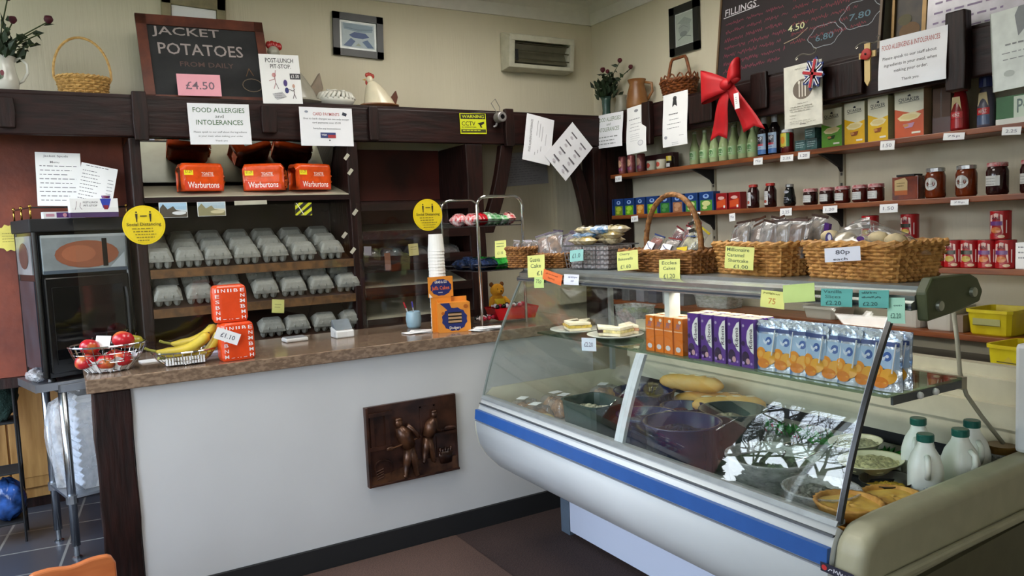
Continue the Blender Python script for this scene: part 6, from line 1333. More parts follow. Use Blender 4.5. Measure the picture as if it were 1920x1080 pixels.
# ------------------------------------------------------------------ handwritten price cards
PCM = dict(YL='E8E98A', TE='5FB0A8', MI='A8DCC4', OR='E8743A', LI='C8E08A', BL='9AD0C8', WH='E8EAF6')
G2 = '5A6A4A'
R1 = dict(X=1.752)
def pcard(label, a, b, c, X, hx, items, curl=.004): return ticket(label, a, b, c, dict(X=X), PCM[hx], items, curl=curl, off=.001)
pcard('pale yellow price card on the small round basket at the far left', (928, 452), (949, 450), (923, 484), 1.80, 'YL', [('s', .15, .85, .8, 2, .16, .04, G2), ('t', '£1.10', .5, .28, .5, .16, G2)])
pcard('yellow handwritten guava cake card below the low basket', (989, 480), (1021, 477), (998, 520), 1.76, 'YL', [('t', 'Guava', .45, .8, .6, .2, G2), ('t', 'Cake', .5, .52, .6, .18, G2), ('t', '£1', .7, .18, .3, .2, G2)])
pcard('small yellow green ticket tucked under the guava cake card', (1002, 517), (1020, 516), (1002, 540), 1.757, 'LI', [('t', '75p', .5, .5, .6, .4, G2)])
pcard('orange handwritten price card on the front rail', (1020, 504), (1055, 516), (1016, 522), 1.752, 'OR', [('w', .15, .8, .7, .16, .0015, 'A84A1E'), ('w', .3, .65, .35, .2, .0015, 'A84A1E')])
pcard('small white handwritten card right of the orange one', (1058, 514), (1086, 515), (1056, 533), 1.752, 'WH', [('w', .3, .9, .72, .2, .0012, '6A6E8A'), ('w', .5, .7, .35, .24, .0012, '6A6E8A')])
pcard('pale blue handwritten price card on the wire tray of bars', (1069, 470), (1094, 467), (1071, 491), 1.80, 'BL', [('t', '£1.0', .5, .5, .6, .4, '4A6A6A')])
pcard('slanting yellow cherry bakewells card left of the handled basket', (1157, 473), (1196, 468), (1141, 510), 1.80, 'YL', [('t', 'Cherry', .38, .84, .5, .14, G2), ('t', 'Bakewells', .42, .6, .7, .14, G2), ('t', '£1.60', .42, .2, .5, .2, G2)])
pcard('yellow eccles cakes price card on the handled basket', (1236, 487), (1275, 485), (1242, 528), 1.80, 'YL', [('t', 'Eccles', .5, .84, .7, .15, G2), ('t', 'Cakes', .5, .6, .6, .14, G2), ('t', '£1.20', .5, .25, .55, .2, G2)])
pcard('yellow millionaire shortcake price card on the honey basket', (1361, 461), (1415, 464), (1358, 502), 1.83, 'YL', [('t', 'Millionaire', .45, .86, .78, .16, G2), ('t', 'Caramel', .38, .62, .6, .16, G2), ('t', 'Shortcake', .48, .38, .7, .15, G2), ('t', '£1.00', .58, .12, .5, .16, G2)])
pcard('white 80p each price card on the large near basket', (1546, 466), (1613, 461), (1547, 492), 1.80, 'WH', [('t', '80p', .52, .62, .4, .4, '50505C'), ('t', 'each', .45, .18, .4, .18, '30303C')], .001)
pcard('yellow handwritten 75p card on the front rail, left of the blank green one', (1428, 543), (1473, 548), (1426, 574), 1.752, 'YL', [('w', .1, .8, .84, .14, .0015, '8A8A3A'), ('t', '75', .5, .4, .3, .34, 'C88A3A')])
pcard('blank lime green card on the front rail', (1468, 535), (1527, 530), (1470, 568), 1.750, 'LI', [])
pcard('left of two teal price cards, for vanilla slices', (1540, 541), (1599, 542), (1538, 573), 1.752, 'TE', [('t', 'Vanilla', .38, .84, .6, .18, '2A5A56'), ('t', 'Slices', .4, .56, .5, .18, '2A5A56'), ('t', '£2.20', .42, .2, .5, .24, '24504C')])
pcard('right of two teal price cards on the front rail', (1611, 544), (1667, 544), (1609, 576), 1.752, 'TE', [('w', .1, .6, .86, .14, .0015, '2A5A56'), ('w', .1, .75, .6, .14, .0015, '2A5A56'), ('t', '£2.20', .4, .22, .5, .22, '24504C')])
pcard('pale mint price card hanging below the right teal card', (1664, 558), (1697, 558), (1650, 605), 1.757, 'MI', [('w', .35, .85, .7, .08, .0012, '5A8A78'), ('t', '£2.20', .5, .3, .6, .2, '3A6A5A')])
# ================================================================== grocery shelves on the right wall
SF = 3.10
def wshelf(z, ya, yb, label, th=.024, xf=SF, m=SHELFW):
    B = MB(); B.box(xf, XR-.002, ya, yb, z, z+th); return tag(B.build('wall_shelf', m, bevel=.003), label, 'shelf')
S1, S2, S3, S4 = 1.733, 1.470, 1.184, .925
wshelf(S1, .9, 3.98, 'top varnished wooden grocery shelf with bottles and cereal boxes'); wshelf(S2, .9, 3.98, 'second varnished grocery shelf with packets and jam jars')
wshelf(S3, .9, 3.98, 'third grocery shelf with red tins'); wshelf(S4, .9, 3.98, 'lowest wooden shelf holding the white and yellow tubs', xf=3.04)
Z1, Z2, Z3, Z4 = S1+.0245, S2+.0245, S3+.0245, S4+.0245
UP = mat('slotted_upright', 'A8A08A', rough=.5, metal=.2)
for n_, y in enumerate((3.255, 2.405, 1.50)):
    t = thing('shelf_upright', 'slotted metal upright on the right wall, '+['furthest, behind the green bottles', 'middle, behind the cereal boxes', 'nearest the camera'][n_], 'shelf upright', (XR-.001, y, .6)); B = MB(); B.box(-.012, 0, -.015, .015, 0, 1.35)
    B.build('rail', UP, t); B = MB()
    for k in range(26): B.box(-.0128, -.0121, -.006, .006, .03+k*.05, .045+k*.05)
    B.build('slots', mat('slot_dark', '3A362E'), t)
    for q, z in enumerate((S1, S2, S3)):
        B = MB(); B.prism([(3.125, z-.001), (3.286, z-.001), (3.286, z-.085), (3.265, z-.06), (3.2, z-.03)], y-.008, y+.008, 'y'); o = B.build('bracket', BLACKM, t); o.location = (-(XR-.001), -y, -.6)
def sy(px, X_=3.115, py=300): return P(px, py, X=X_).y
def prod(name, label, cat, x0, x1, z, h, d, m, items, group=None, X_=3.115, py=300, setb=0, rz=0):
    ya, yb = sy(x0, X_, py), sy(x1, X_, py); w = abs(ya-yb)*.97
    return carton(name, label, cat, (X_+setb+d/2, (ya+yb)/2, z), RW+rz, w, d, h, m, items, group)
def zz(px, py, X_=3.115): return P(px, py, X=X_).z
# --- top shelf
BOT = thin_glass('green_bottle_glass', (.55, .72, .5), 1.5, .05, .12)
def bottle(name, label, x, y, z, prof, m, lab=None, capm=None, capz=None, group=None, r=.03, cat='bottle', labw=None):
    t = thing(name, label, cat, (x, y, z), RW, group); B = MB(); B.lathe(prof, 20); B.build('bottle_body', m, t, smooth=True)
    if capm: B = MB(); B.lathe([(capz[2], capz[0]), (capz[2], capz[1]-.002), (capz[2]*.9, capz[1]), (0, capz[1])], 16); B.build('cap', capm, t)
    if lab: art(t, lab[0], (labw or r*2.2), lab[2], z0=lab[1], wrap=r+.0006, x0=-(labw or r*2.2)/2, glossy=True)
    return t
gprof = [(0, 0), (.026, 0), (.029, .005), (.029, .07), (.026, .095), (.015, .13), (.011, .15), (.011, .175), (.0125, .176), (.0125, .182), (0, .182)]
GBM = mat('pale_green_bottle', 'A9B488', rough=.15, col2='7F9464', var=.2, scale=8)
gb = bottle('green_bottle', 'g', 0, 0, 0, gprof, GBM, ([('r', .0, .1, 1, .9, '8FAE78'), ('e', .5, .5, .22, .28, '4E7A48'), ('s', .2, .8, .8, 2, .5, .06, 'C8D4B0')], .02, .06), mat('bottle_cap_pale', 'B8B8A8', rough=.4), (.172, .186, .0125), r=.029)
pxs = [1303, 1322, 1340, 1358, 1376, 1394, 1412]
for i, px in enumerate(pxs):
    o = gb if i == 0 else dup(gb); o.location = (3.135, sy(px, 3.135), Z1); tag(o, 'pale green drink bottle on the top shelf, %s in the front row' % nth(i, 7), group='green bottles on the top shelf')
for i, px in enumerate([1385, 1405, 1425]):
    o = dup(gb, (3.215, sy(px-6, 3.215), Z1)); o.scale = (1, 1, 1.15); tag(o, 'taller green drink bottle in the back row behind the bow, '+['left', 'middle', 'right'][i], group='green bottles on the top shelf')
hp = [(0, 0), (.03, 0), (.032, .004), (.032, .11), (.028, .13), (.016, .15), (.013, .16), (0, .16)]
for i, px in enumerate([1433, 1453]):
    t = bottle('sauce_bottle', 'brown sauce bottle with a blue label on the top shelf, '+['left one of the pair', 'right one of the pair'][i], 3.14, sy(px, 3.14), Z1, [(r*.95, z*1.05) for r, z in hp], mat('sauce_brown', '1E1418', rough=.15), ([('r', 0, 0, 1, .98, 'A9C0DC'), ('r', 0, .0, 1, .22, '4A78B8'), ('r', .2, .5, .8, .85, '1C1C2E'), ('t', 'HP', .5, .72, .4, .2, 'E4E8F0'), ('r', .22, .4, .78, .5, 'B02838'), ('s', .2, .8, .3, 2, .12, .03, '34508A')], .008, .105), mat('white_cap', 'C8CCD4', rough=.3), (.158, .205, .014), 'brown sauce bottles', r=.0305, labw=.06)
t = bottle('mustard_jar', 'squat jar with a yellow and green label right of the sauce bottles', 3.14, sy(1477, 3.14), Z1, [(0, 0), (.03, 0), (.032, .005), (.032, .09), (.028, .10), (0, .1)], mat('mustard_red', '5A1414', rough=.2), ([('r', 0, .25, 1, .98, 'C8B83A'), ('r', .75, .25, 1, .98, '3A7A3A'), ('e', .45, .6, .2, .2, 'D88A2A'), ('p', [(.1, .3), (.9, .3), (.5, .18)], 'D8C87A')], .008, .09), mat('white_cap', 'C8CCD4'), (.1, .115, .028), r=.032, labw=.062, cat='jar')
TEAL = mat('teal_tin', '3E6464', rough=.35, col2='203A3C', scale=30)
for i, (px, z, w) in enumerate([(1502, Z1, .05), (1523, Z1, .05), (1520, Z1+.052, .045)]):
    carton('small_box', 'small teal stock box on the top shelf, '+['lower left one', 'lower right one', 'stacked on top'][i], 'box', (3.135, sy(px, 3.115), z), RW, w+.012, .05, .05, TEAL, [('s', .1, .9, .7, 3, .2, .07, 'A8C0C0')], 'teal stock boxes')
def cereal(label, x0, x1, h, base, mid, extra):
    it = [('r', 0, 0, 1, 1, mid), ('p', [(0, .62), (0, 1), (1, 1), (1, .55), (.6, .5), (.3, .56)], 'D9D6C0'), ('t', 'QUAKER', .5, .8, .72, .09, '2E3038'), ('l', [(.46, .87), (.54, .9), (.54, .86)], .006, '2E3038'), ('l', [(.15, .74), (.85, .76)], .0025, '6A6A60'),
          ('p', [(.1, .42), (.3, .5), (.7, .52), (.92, .46), (.8, .38), (.5, .34), (.2, .36)], 'E2D4A0'), ('e', .5, .43, .3, .05, 'D8C48A'), ('p', [(.3, .28), (.7, .3), (.62, .2), (.36, .19)], extra), ('e', .4, .25, .1, .03, 'C88A4A'), ('r', .6, .06, .9, .1, 'E4E0CC')]
    return prod('cereal_box', label, 'cereal box', x0, x1, Z1, h, .06, mat('cereal_'+base, base, rough=.4), it, 'cereal boxes on the top shelf', py=250)
cereal('green and cream cereal box, leftmost of the row on the top shelf', 1540, 1579, .175, 'A8A68A', '5E9A2E', '2E4A1E')
cereal('yellow and cream cereal box, left one of the two yellow ones', 1583, 1622, .185, 'B4B08A', 'D8A81A', '8A4A1E')
cereal('yellow and cream cereal box, right one of the two yellow ones', 1627, 1666, .19, 'B4B08A', 'D8AE22', '8A4A1E')
cereal('red and cream cereal box, larger than the yellow boxes beside it', 1677, 1733, .195, 'A88A6A', 'C4562E', 'B88AA8')
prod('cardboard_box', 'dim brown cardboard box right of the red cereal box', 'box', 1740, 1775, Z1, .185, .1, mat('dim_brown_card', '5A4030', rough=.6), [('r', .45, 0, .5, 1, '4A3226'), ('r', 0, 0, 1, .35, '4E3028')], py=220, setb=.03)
kp = [(0, 0), (.03, 0), (.034, .006), (.033, .08), (.024, .14), (.018, .16), (0, .16)]
for i, (px, cc, lb) in enumerate([(1800, 'B01824', 'red capped sauce bottle on the top shelf'), (1850, '26346E', 'blue capped sauce bottle beside the big certificate')]):
    bottle('squeezy_bottle', lb, 3.145, sy(px, 3.145, 220), Z1, kp, mat('squeezy_red', '8A1A1E', rough=.2) if i == 0 else mat('squeezy_slate', '5E5A6A', rough=.3), ([('p', [(.2, .95), (.8, .95), (.95, .45), (.05, .45)], 'D2BC88'), ('r', 0, .3, 1, .5, 'C02A30'), ('t', 'HEINZ', .5, .4, .6, .1, 'F0D8D0'), ('r', 0, .0, 1, .28, ['A82226', '4A5A7A'][i])], .01, .13), mat('cap_'+cc, cc, rough=.3), (.155, .195, .027), r=.032, labw=.05)
prod('green_packet', 'green and white packet lying on the top shelf at the right edge of the picture', 'packet', 1866, 1960, Z1, .105, .05, mat('green_pack', '2E6E34', rough=.4), [('r', .38, .2, 1, .95, 'C8D8C0'), ('t', 'PG', .6, .6, .3, .5, '3E5A4A'), ('r', 0, 0, 1, .2, 'D8D8CC')], py=200)
for i, px in enumerate([1167, 1184, 1202]):
    bottle('drink_can', 'slim pinkish drink can at the far end of the top shelf, '+nth(i, 3), 3.14, sy(px, 3.14), Z1, [(0, 0), (.022, 0), (.026, .006), (.026, .105), (.022, .112), (0, .112)], mat('pink_can', '9A5A56', rough=.3, metal=.3, col2='6A2A32', scale=20), ([('e', .5, .6, .3, .25, 'C89A80'), ('r', .1, .1, .9, .3, '7A3A5A')], .01, .09), None, None, 'slim drink cans', r=.026, cat='can')
for i, px in enumerate([1222, 1240]):
    bottle('small_pot', 'small white labelled pot with a round picture on the top shelf, '+['left', 'right'][i]+' one', 3.135, sy(px, 3.135), Z1, [(0, 0), (.028, 0), (.031, .005), (.031, .05), (.029, .058), (0, .058)], mat('pot_white', 'B8B4A0', rough=.4), ([('e', .5, .5, .22, .3, 'B04A3A'), ('e', .2, .5, .1, .3, '6A8A5A')], .004, .05), None, None, 'white labelled pots', r=.031, cat='pot')
bottle('dark_jar', 'small dark jar with a yellow ticket at the end of the white pots', 3.135, sy(1257, 3.135), Z1, [(0, 0), (.022, 0), (.024, .06), (.018, .07), (0, .07)], mat('dark_jar_glass', '241A18', rough=.15), ([('r', 0, .6, 1, 1.0, 'B8A428'), ('r', .2, .1, .8, .4, 'B0B0B0')], .0, .07), None, None, r=.0245, cat='jar')
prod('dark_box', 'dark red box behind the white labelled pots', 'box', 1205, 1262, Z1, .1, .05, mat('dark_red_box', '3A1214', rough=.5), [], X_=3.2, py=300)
# --- second shelf
BLU = mat('blue_packet', '1E3E7C', rough=.3, col2='16305E')
bx = [(1130, 1149, 'G'), (1152, 1169, 'G'), (1171, 1189, 'L'), (1192, 1209, 'O'), (1212, 1234, 'L'), (1237, 1257, 'D'), (1260, 1281, 'B'), (1284, 1308, 'V'), (1311, 1338, 'V')]
HX = {'G': ('6E8A24', 'A8B83A'), 'L': ('5E9A24', '9AC83A'), 'O': ('B8762A', 'D8A85A'), 'D': ('2E6A34', '4E8A4A'), 'B': ('9A6A4A', 'B88A6A'), 'V': ('4E8A3A', 'C8CC8A')}
NM = {'G': 'olive green fruit', 'L': 'bright lime', 'O': 'orange fruit', 'D': 'dark green', 'B': 'brown', 'V': 'pale vegetable'}
for i, (a, b_, k) in enumerate(bx):
    prod('drink_packet', 'blue packet with a %s picture on the second shelf, %s' % (NM[k], nth(i, 9)), 'packet', a, b_, Z2, .105, .055, BLU, [('r', .08, 0, .92, .56, HX[k][0]), ('e', .5, .38, .3, .14, HX[k][1]), ('e', .4, .16, .18, .09, HX[k][1]), ('e', .5, .76, .22, .12, '8AA8D8'), ('e', .5, .78, .1, .06, '2A4A98')], 'blue drink packets', py=390)
for i, (a, b_) in enumerate([(1342, 1363), (1366, 1388)]):
    prod('red_packet', 'red packet on the second shelf right of the blue ones, '+['left', 'right'][i]+' of two', 'packet', a, b_, Z2, .09, .05, mat('red_pack', '8E1A1C', rough=.3), [('p', [(.1, .5), (.9, .65), (.9, .2), (.1, .1)], 'C8502A'), ('e', .5, .7, .3, .1, 'D8A8A0'), ('r', .7, .1, .85, .25, 'E0D8D0')], 'red packets', py=380)
JAM = mat('dark_jam', '2A0E10', rough=.12, spec=.6); HON = mat('amber_marmalade', '7A3010', rough=.12, spec=.6, col2='4E1E0C')
for i, px in enumerate([1413, 1445]):
    bottle('preserve_jar', 'dark jar with red lid and tall white label on the second shelf, '+['left', 'right'][i]+' of two', 3.14, sy(px, 3.14, 380), Z2, [(0, 0), (.026, 0), (.03, .005), (.03, .085), (.02, .105), (.02, .11), (0, .11)], JAM, ([('r', .1, 0, .62, 1, 'C8C8C8'), ('e', .36, .25, .16, .12, 'A84A3A'), ('s', .16, .56, .85, 3, .13, .03, '8A8A8A')], .012, .07), mat('red_lid', 'A82A20', rough=.35), (.108, .122, .0235), r=.03, cat='jar')
bottle('black_jar', 'curvy black jar with a silver lid on the second shelf', 3.14, sy(1481, 3.14, 380), Z2, [(0, 0), (.024, 0), (.03, .012), (.029, .04), (.024, .06), (.022, .08), (.018, .095), (0, .095)], mat('black_jar_glass', '101214', rough=.1), ([('e', .5, .8, .25, .1, 'A0A0A8'), ('s', .2, .8, .4, 3, .14, .04, '8A8A98')], .01, .075), mat('silver_lid', 'A8A8A8', rough=.25, metal=.7), (.094, .108, .02), r=.028, cat='jar')
GING = mat('gingham_lid', 'A02028', rough=.4, col2='C8A8A8', scale=60, var=.4)
for i, px in enumerate([1520, 1551, 1580, 1613, 1643]):
    x0 = 3.135
    bottle('jam_jar', 'small jam jar with red gingham lid and square label, %s of five' % nth(i, 5), x0, sy(px, x0, 370), Z2, [(0, 0), (.029, 0), (.034, .006), (.034, .055), (.029, .065), (0, .065)], JAM if i < 2 else mat('red_jam', '4A1410', rough=.12, spec=.6), ([('r', .08, .1, .8, .85, 'C8C8C6'), ('s', .15, .72, .65, 3, .18, .05, '8A8A90')], .008, .045), GING, (.062, .078, .034), 'small jam jars', r=.034, cat='jar')
prod('square_jar', 'square marmalade jar with a black lid and gold label', 'jar', 1672, 1722, Z2, .098, .05, HON, [('p', [(.1, .85), (.5, .95), (.6, .8), (.6, .2), (.1, .2)], 'B8A070'), ('r', .1, .2, .6, .4, 'A85A2A'), ('s', .18, .52, .7, 2, .12, .04, '6A5A3A')], py=350)
B = MB(); B.box(-.04, .04, -.03, .03, 0, .008); tag(B.build('jar_lid', BLACKM, loc=(3.142, sy(1698, 3.115, 350), Z2+.0985), rot=(0, 0, RW)), 'black lid on the square marmalade jar', 'lid')
hj = [(0, 0), (.034, 0), (.039, .008), (.039, .09), (.034, .104), (.032, .11), (0, .11)]
for i, (px, m_, ov, lb) in enumerate([(1754, HON, 1, 'large amber preserve jar with an oval label, left of two'), (1812, HON, 1, 'large amber preserve jar with an oval label, right of two'), (1870, JAM, 0, 'large black jam jar with a rectangular label'), (1935, JAM, 0, 'large jam jar cut off by the right edge of the picture')]):
    s = 1.0; it = [('e', .5, .55, .4, .44, 'B8B8B4'), ('l', [(.2, .6), (.8, .6)], .003, '7A7A7A'), ('l', [(.5, .2), (.5, .9)], .004, 'D8D8D8'), ('s', .25, .75, .5, 2, .15, .04, '7A7A7A')] if ov else [('r', .02, .15, .9, .8, 'C4C4C0'), ('s', .1, .8, .6, 3, .18, .04, '7A7A7A')]
    bottle('large_jar', lb, 3.145, sy(px, 3.145, 350), Z2, hj, m_, (it, .025, .06), [mat('silver_lid', 'A8A8A8'), mat('silver_lid', 'A8A8A8'), GING, GING][i], (.108, .124, .036), r=.039, cat='jar', labw=.066)
# --- tins
def tin(label, px, z, lidr, pur, group, X_=3.145):
    return bottle('food_tin', label, X_, sy(px, X_, 480), z, [(0, 0), (.036, 0), (.037, .003), (.0365, .006), (.0365, .104), (.037, .107), (.036, .11), (0, .11)], mat('red_tin', 'A8141C', rough=.3), ([('p', [(.2, .9), (.5, .98), (.8, .9), (.84, .2), (.5, .12), (.16, .2)], 'D8B8B0'), ('t', 'HEINZ', .5, .78, .4, .12, '4A2A3A'), ('r', .2, .5, .8, .66, '6A3A7A' if pur else '2A2A20'), ('e', .5, .32, .24, .12, 'C87A4A' if pur else 'B8A050'), ('e', .75, .08, .16, .06, 'E0C0A0'), ('r', .95, .2, 1, .7, 'E8D8D8')], .004, .1), mat('tin_top', 'B8B4AC', rough=.25, metal=.8), (.108, .112, .033), group, r=.0367, cat='tin', labw=.075)
for i, px in enumerate([1757, 1789, 1820, 1853, 1886]): tin('red soup tin on the third shelf, %s of the lower row' % nth(i, 5), px, Z3, 0, i in (0, 3, 4), 'red soup tins')
tin('single red soup tin stacked on top of the row', 1876, Z3+.1125, 0, True, 'red soup tins')
tin('red tin with a green label showing behind the near basket', 1706, Z3+.1125, 0, False, None, 3.16); tin('red tin under the one with the green label', 1706, Z3, 0, False, None, 3.16)
tin('red tin mostly hidden behind the bagged rolls', 1632, Z3+.1125, 0, False, None, 3.16); tin('red tin under the hidden one, behind the bagged rolls', 1632, Z3, 0, False, None, 3.16)
prod('white_packet', 'white packet at the right end of the tin row', 'packet', 1903, 1950, Z3, .1, .05, PAPER, [('s', .1, .9, .8, 3, .2, .05, '8A8A90')], py=480)
# --- small things seen low between the baskets: dark red tarts
for i, px in enumerate([1160, 1176, 1192]): film_pack('dark red wrapped tart on the third shelf, '+nth(i, 3)+', seen beside the handled basket', (3.17, sy(px, 3.17, 470), Z3), .08, .08, .05, 0, 'tart', '5A1420', 'wrapped tarts on the third shelf')
# --- lower worktop, tubs
t = thing('back_worktop', 'long grey brown back worktop with a white edge under the lowest shelf', 'worktop', (0, 0, 0)); B = MB(); B.box(2.762, 3.297, .9, 3.98, .80, .832); B.build('top', mat('grey_brown_top', '7E766A', rough=.3, scale=5, col2='5A5048'), t); B = MB(); B.box(2.74, 2.7615, .9, 3.98, .782, .834); B.build('front_edge', mat('cream_edge', 'D2CDBB', rough=.4), t)
B = MB(); B.box(2.80, 3.29, .92, 3.97, .0085, .7995); B.build('cabinet', CREAM, t)
YT = mat('yellow_tub', 'D6C81E', rough=.4, col2='C8B414', var=.05)
def ytub(label, x, y, z, w, d, h, rz, m=YT, items=None):
    t = thing('plastic_tub', label, 'tub', (x, y, z), rz); B = MB(); B.lathe([(0, 0), (.44, 0), (.455, .005), (.5, h-.012), (.53, h-.012), (.53, h), (.485, h), (.43, .008), (0, .008)], 36, sx=w, sy=d, sq=8); B.build('tub_body', m, t, bevel=.0)
    if items: art(t, items, w*.8, h*.8, y=-d*.5, z0=h*.06)
    return t
ytub('yellow plastic tub standing on the lowest wooden shelf', 3.165, (P(1815, 620, X=3.06).y+P(1885, 620, X=3.06).y)/2, Z4, .17, .2, .10, RW, YT, [('r', .1, .4, .85, .75, 'A8A870'), ('r', .1, .4, .85, .44, '6A6420')])
ytub('yellow plastic tub with a diamond label on the back worktop at the right edge', 2.93, 1.40, .8325, .17, .2, .125, RW-.1, YT, [('p', [(.3, .5), (.5, .8), (.7, .5), (.5, .2)], 'C8B434'), ('r', .2, .56, .8, .6, '5A5418')])
WT2 = mat('white_tub', 'C8C6BE', rough=.4, var=.02)
for i, (a, b_, h) in enumerate([(1728, 1783, .10), (1660, 1720, .10), (1500, 1560, .06)]):
    ya, yb = P(a, 600, X=3.06).y, P(b_, 600, X=3.06).y
    ytub('white plastic tub on the lowest shelf, '+['nearest the yellow tub', 'behind the glass edge', 'low one behind the price cards'][i], 3.16, (ya+yb)/2, Z4, abs(ya-yb), .18, h, RW, WT2)
prod('grey_box', 'grey box on the lowest shelf between the white and yellow tubs', 'box', 1787, 1806, Z4, .07, .1, mat('grey_brown_card', '8A7A6C'), [], X_=3.08, py=600)
tub('clear_tub', 'large clear plastic tub of green lettuce behind the glass shelf', 2.25, 2.62, .22, .16, .12, FROST, RW, False, '9AB83A', z=1.262-.41)
tb_ = [o for o in COL.objects if o.name.startswith('clear_tub')][-1]; tb_.location = (2.90, P(1190, 590, X=2.90).y, .8325)
tub('clear_tub', 'flat clear box of snacks on the lowest shelf behind the centre post', 2.9, P(1350, 560, X=3.16).y, .26, .16, .07, FROST, RW, False, '8A8A5A', z=Z4)
tb_ = [o for o in COL.objects if o.name.startswith('clear_tub')][-1]; tb_.location.x = 3.15
for i, (px, hx) in enumerate([(1145, '3A3434'), (1168, '6A6A6A'), (1195, '8A8A92'), (1218, '5A5A66'), (1245, '9A9AA0'), (1268, '7A7A80')]):
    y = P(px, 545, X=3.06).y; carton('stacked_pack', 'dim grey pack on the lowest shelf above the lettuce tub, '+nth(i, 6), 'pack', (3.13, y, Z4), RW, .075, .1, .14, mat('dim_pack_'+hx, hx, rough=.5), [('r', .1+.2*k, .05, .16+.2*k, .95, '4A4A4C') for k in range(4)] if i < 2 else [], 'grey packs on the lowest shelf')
# price tags on the shelf edges
TG = [('top', 1160, 336, 12, 12, S1), ('top', 1422, 303, 17, 14, S1), ('top', 1476, 297, 24, 13, S1), ('top', 1508, 292, 22, 14, S1), ('top', 1665, 273, 27, 18, S1), ('top', 1790, 256, 40, 14, S1), ('top', 1898, 246, 36, 16, S1), ('second', 1190, 411, 13, 12, S2), ('second', 1305, 401, 17, 5, S2), ('second', 1373, 408, 11, 16, S2), ('second', 1474, 398, 22, 15, S2), ('second', 1557, 393, 27, 14, S2), ('second', 1667, 391, 34, 17, S2), ('second', 1800, 380, 34, 11, S2)]
for i, (sn, px, py, w, h, z) in enumerate(TG):
    nm = 'white price ticket on the edge of the %s grocery shelf, %s' % (sn, ['under the slim cans', 'under the green bottles', 'under the brown sauce', 'under the teal boxes', 'under the red cereal box', 'under the red capped bottle', 'under the big certificate', 'under the blue packets', 'under the last blue packets', 'inside the basket handle', 'under the black jar', 'under the jam jars', 'under the square jar', 'under the amber jars'][i])
    sh('price_ticket', nm, 'price ticket', (px-w/2, py-h/2+1), (px+w/2, py-h/2-1), (px-w/2-1, py+h/2), dict(X=3.095), [('t', ['1.50', '75p', '2.25', '1.20'][i % 4], .5, .5, .6, .4, '7A7A88')] if h > 10 else [], m=PAPER, curl=.002)
# ================================================================== side beam: notices and ornaments
BXX = dict(X=3.0)
sh('notice', 'white food allergies notice on the side beam, nearest the corner', 'notice', (1118, 218), (1169, 208), (1119, 280), dict(X=3.04), [('t', 'FOOD ALLERGIES', .5, .84, .84, .12, '7A8A74'), ('t', 'and', .5, .69, .14, .08, '6A7470'), ('t', 'INTOLERANCES', .5, .54, .78, .12, '7A8A74'), ('s', .08, .92, .3, 3, .1, .03, '8A8E90')], m=LAMI, curl=.012)
sh('certificate', 'white certificate with a round stamp on the side beam, second from the corner', 'certificate', (1176, 204), (1213, 193), (1181, 291), dict(X=3.03), [('e', .5, .9, .1, .03, '8A8A90'), ('s', .1, .9, .72, 1, .1, .018, '8A8A90'), ('s', .2, .8, .62, 3, .07, .012, '9A9AA0'), ('s', .25, .75, .4, 4, .045, .008, 'B0B0B4'), ('e', .75, .2, .13, .06, 'B8B8C0'), ('e', .75, .2, .1, .045, 'E4E4E6')], m=PAPER, curl=.02)
sh('certificate', 'white certificate with a black rosette on the side beam under the brown basket', 'certificate', (1244, 180), (1290, 168), (1250, 277), dict(X=3.03), [('e', .5, .9, .08, .04, '4A4A4C'), ('p', [(.44, .9), (.4, .74), (.5, .78), (.6, .74), (.56, .9)], '2E2E30'), ('s', .25, .75, .6, 1, .1, .016, '4A4A50'), ('s', .3, .7, .5, 1, .1, .01, '8A8A90'), ('s', .2, .8, .42, 2, .08, .01, '8A8A90'), ('e', .15, .18, .07, .03, 'A0A0A8'), ('s', .7, .95, .18, 1, .1, .01, '9A9AA0'), ('s', .4, .7, .06, 2, .03, .008, '9A9AA0')], m=PAPER, curl=.015)
sh('menu_card', 'cream spiral bound menu with a round cutlery emblem hanging on the side beam', 'menu', (1470, 128), (1541, 110), (1475, 243), dict(X=2.99), [('w', .3, .72, .93, .03, .001, '8A867A'), ('e', .5, .6, .26, .16, '6E6256'), ('r', .4, .48, .43, .72, 'D8D2C4'), ('r', .48, .48, .51, .72, 'D8D2C4'), ('r', .56, .48, .59, .72, 'D8D2C4'), ('e', .415, .71, .03, .03, 'D8D2C4'), ('e', .575, .7, .035, .04, 'D8D2C4'), ('w', .36, .64, .38, .02, .001, '8A867A'), ('s', .15, .85, .33, 3, .035, .01, '9A968A'), ('s', .15, .35, .2, 2, .05, .01, '9A968A'), ('s', .15, .9, .1, 2, .03, .008, 'A8A498'), ('r', .42, .045, .58, .055, '3A3630')], m=mat('cream_card', 'DCD9CC', rough=.5), th=.004)
sh('notice', 'laminated allergens notice with a red heading hanging on the side beam below the chalk menu', 'notice', (1650, 77), (1778, 46), (1653, 170), dict(X=3.0), [('t', 'FOOD ALLERGENS & INTOLERANCES', .47, .83, .86, .1, 'B86A6A'), ('t', 'Please speak to our staff about', .46, .6, .8, .08, '6A6A6E'), ('t', 'ingredients in your meal, when', .48, .46, .78, .08, '6A6A6E'), ('t', 'making your order.', .5, .33, .5, .08, '6A6A6E'), ('t', 'Thank you.', .5, .14, .26, .07, '6A6A6E')], m=LAMI, curl=.01)
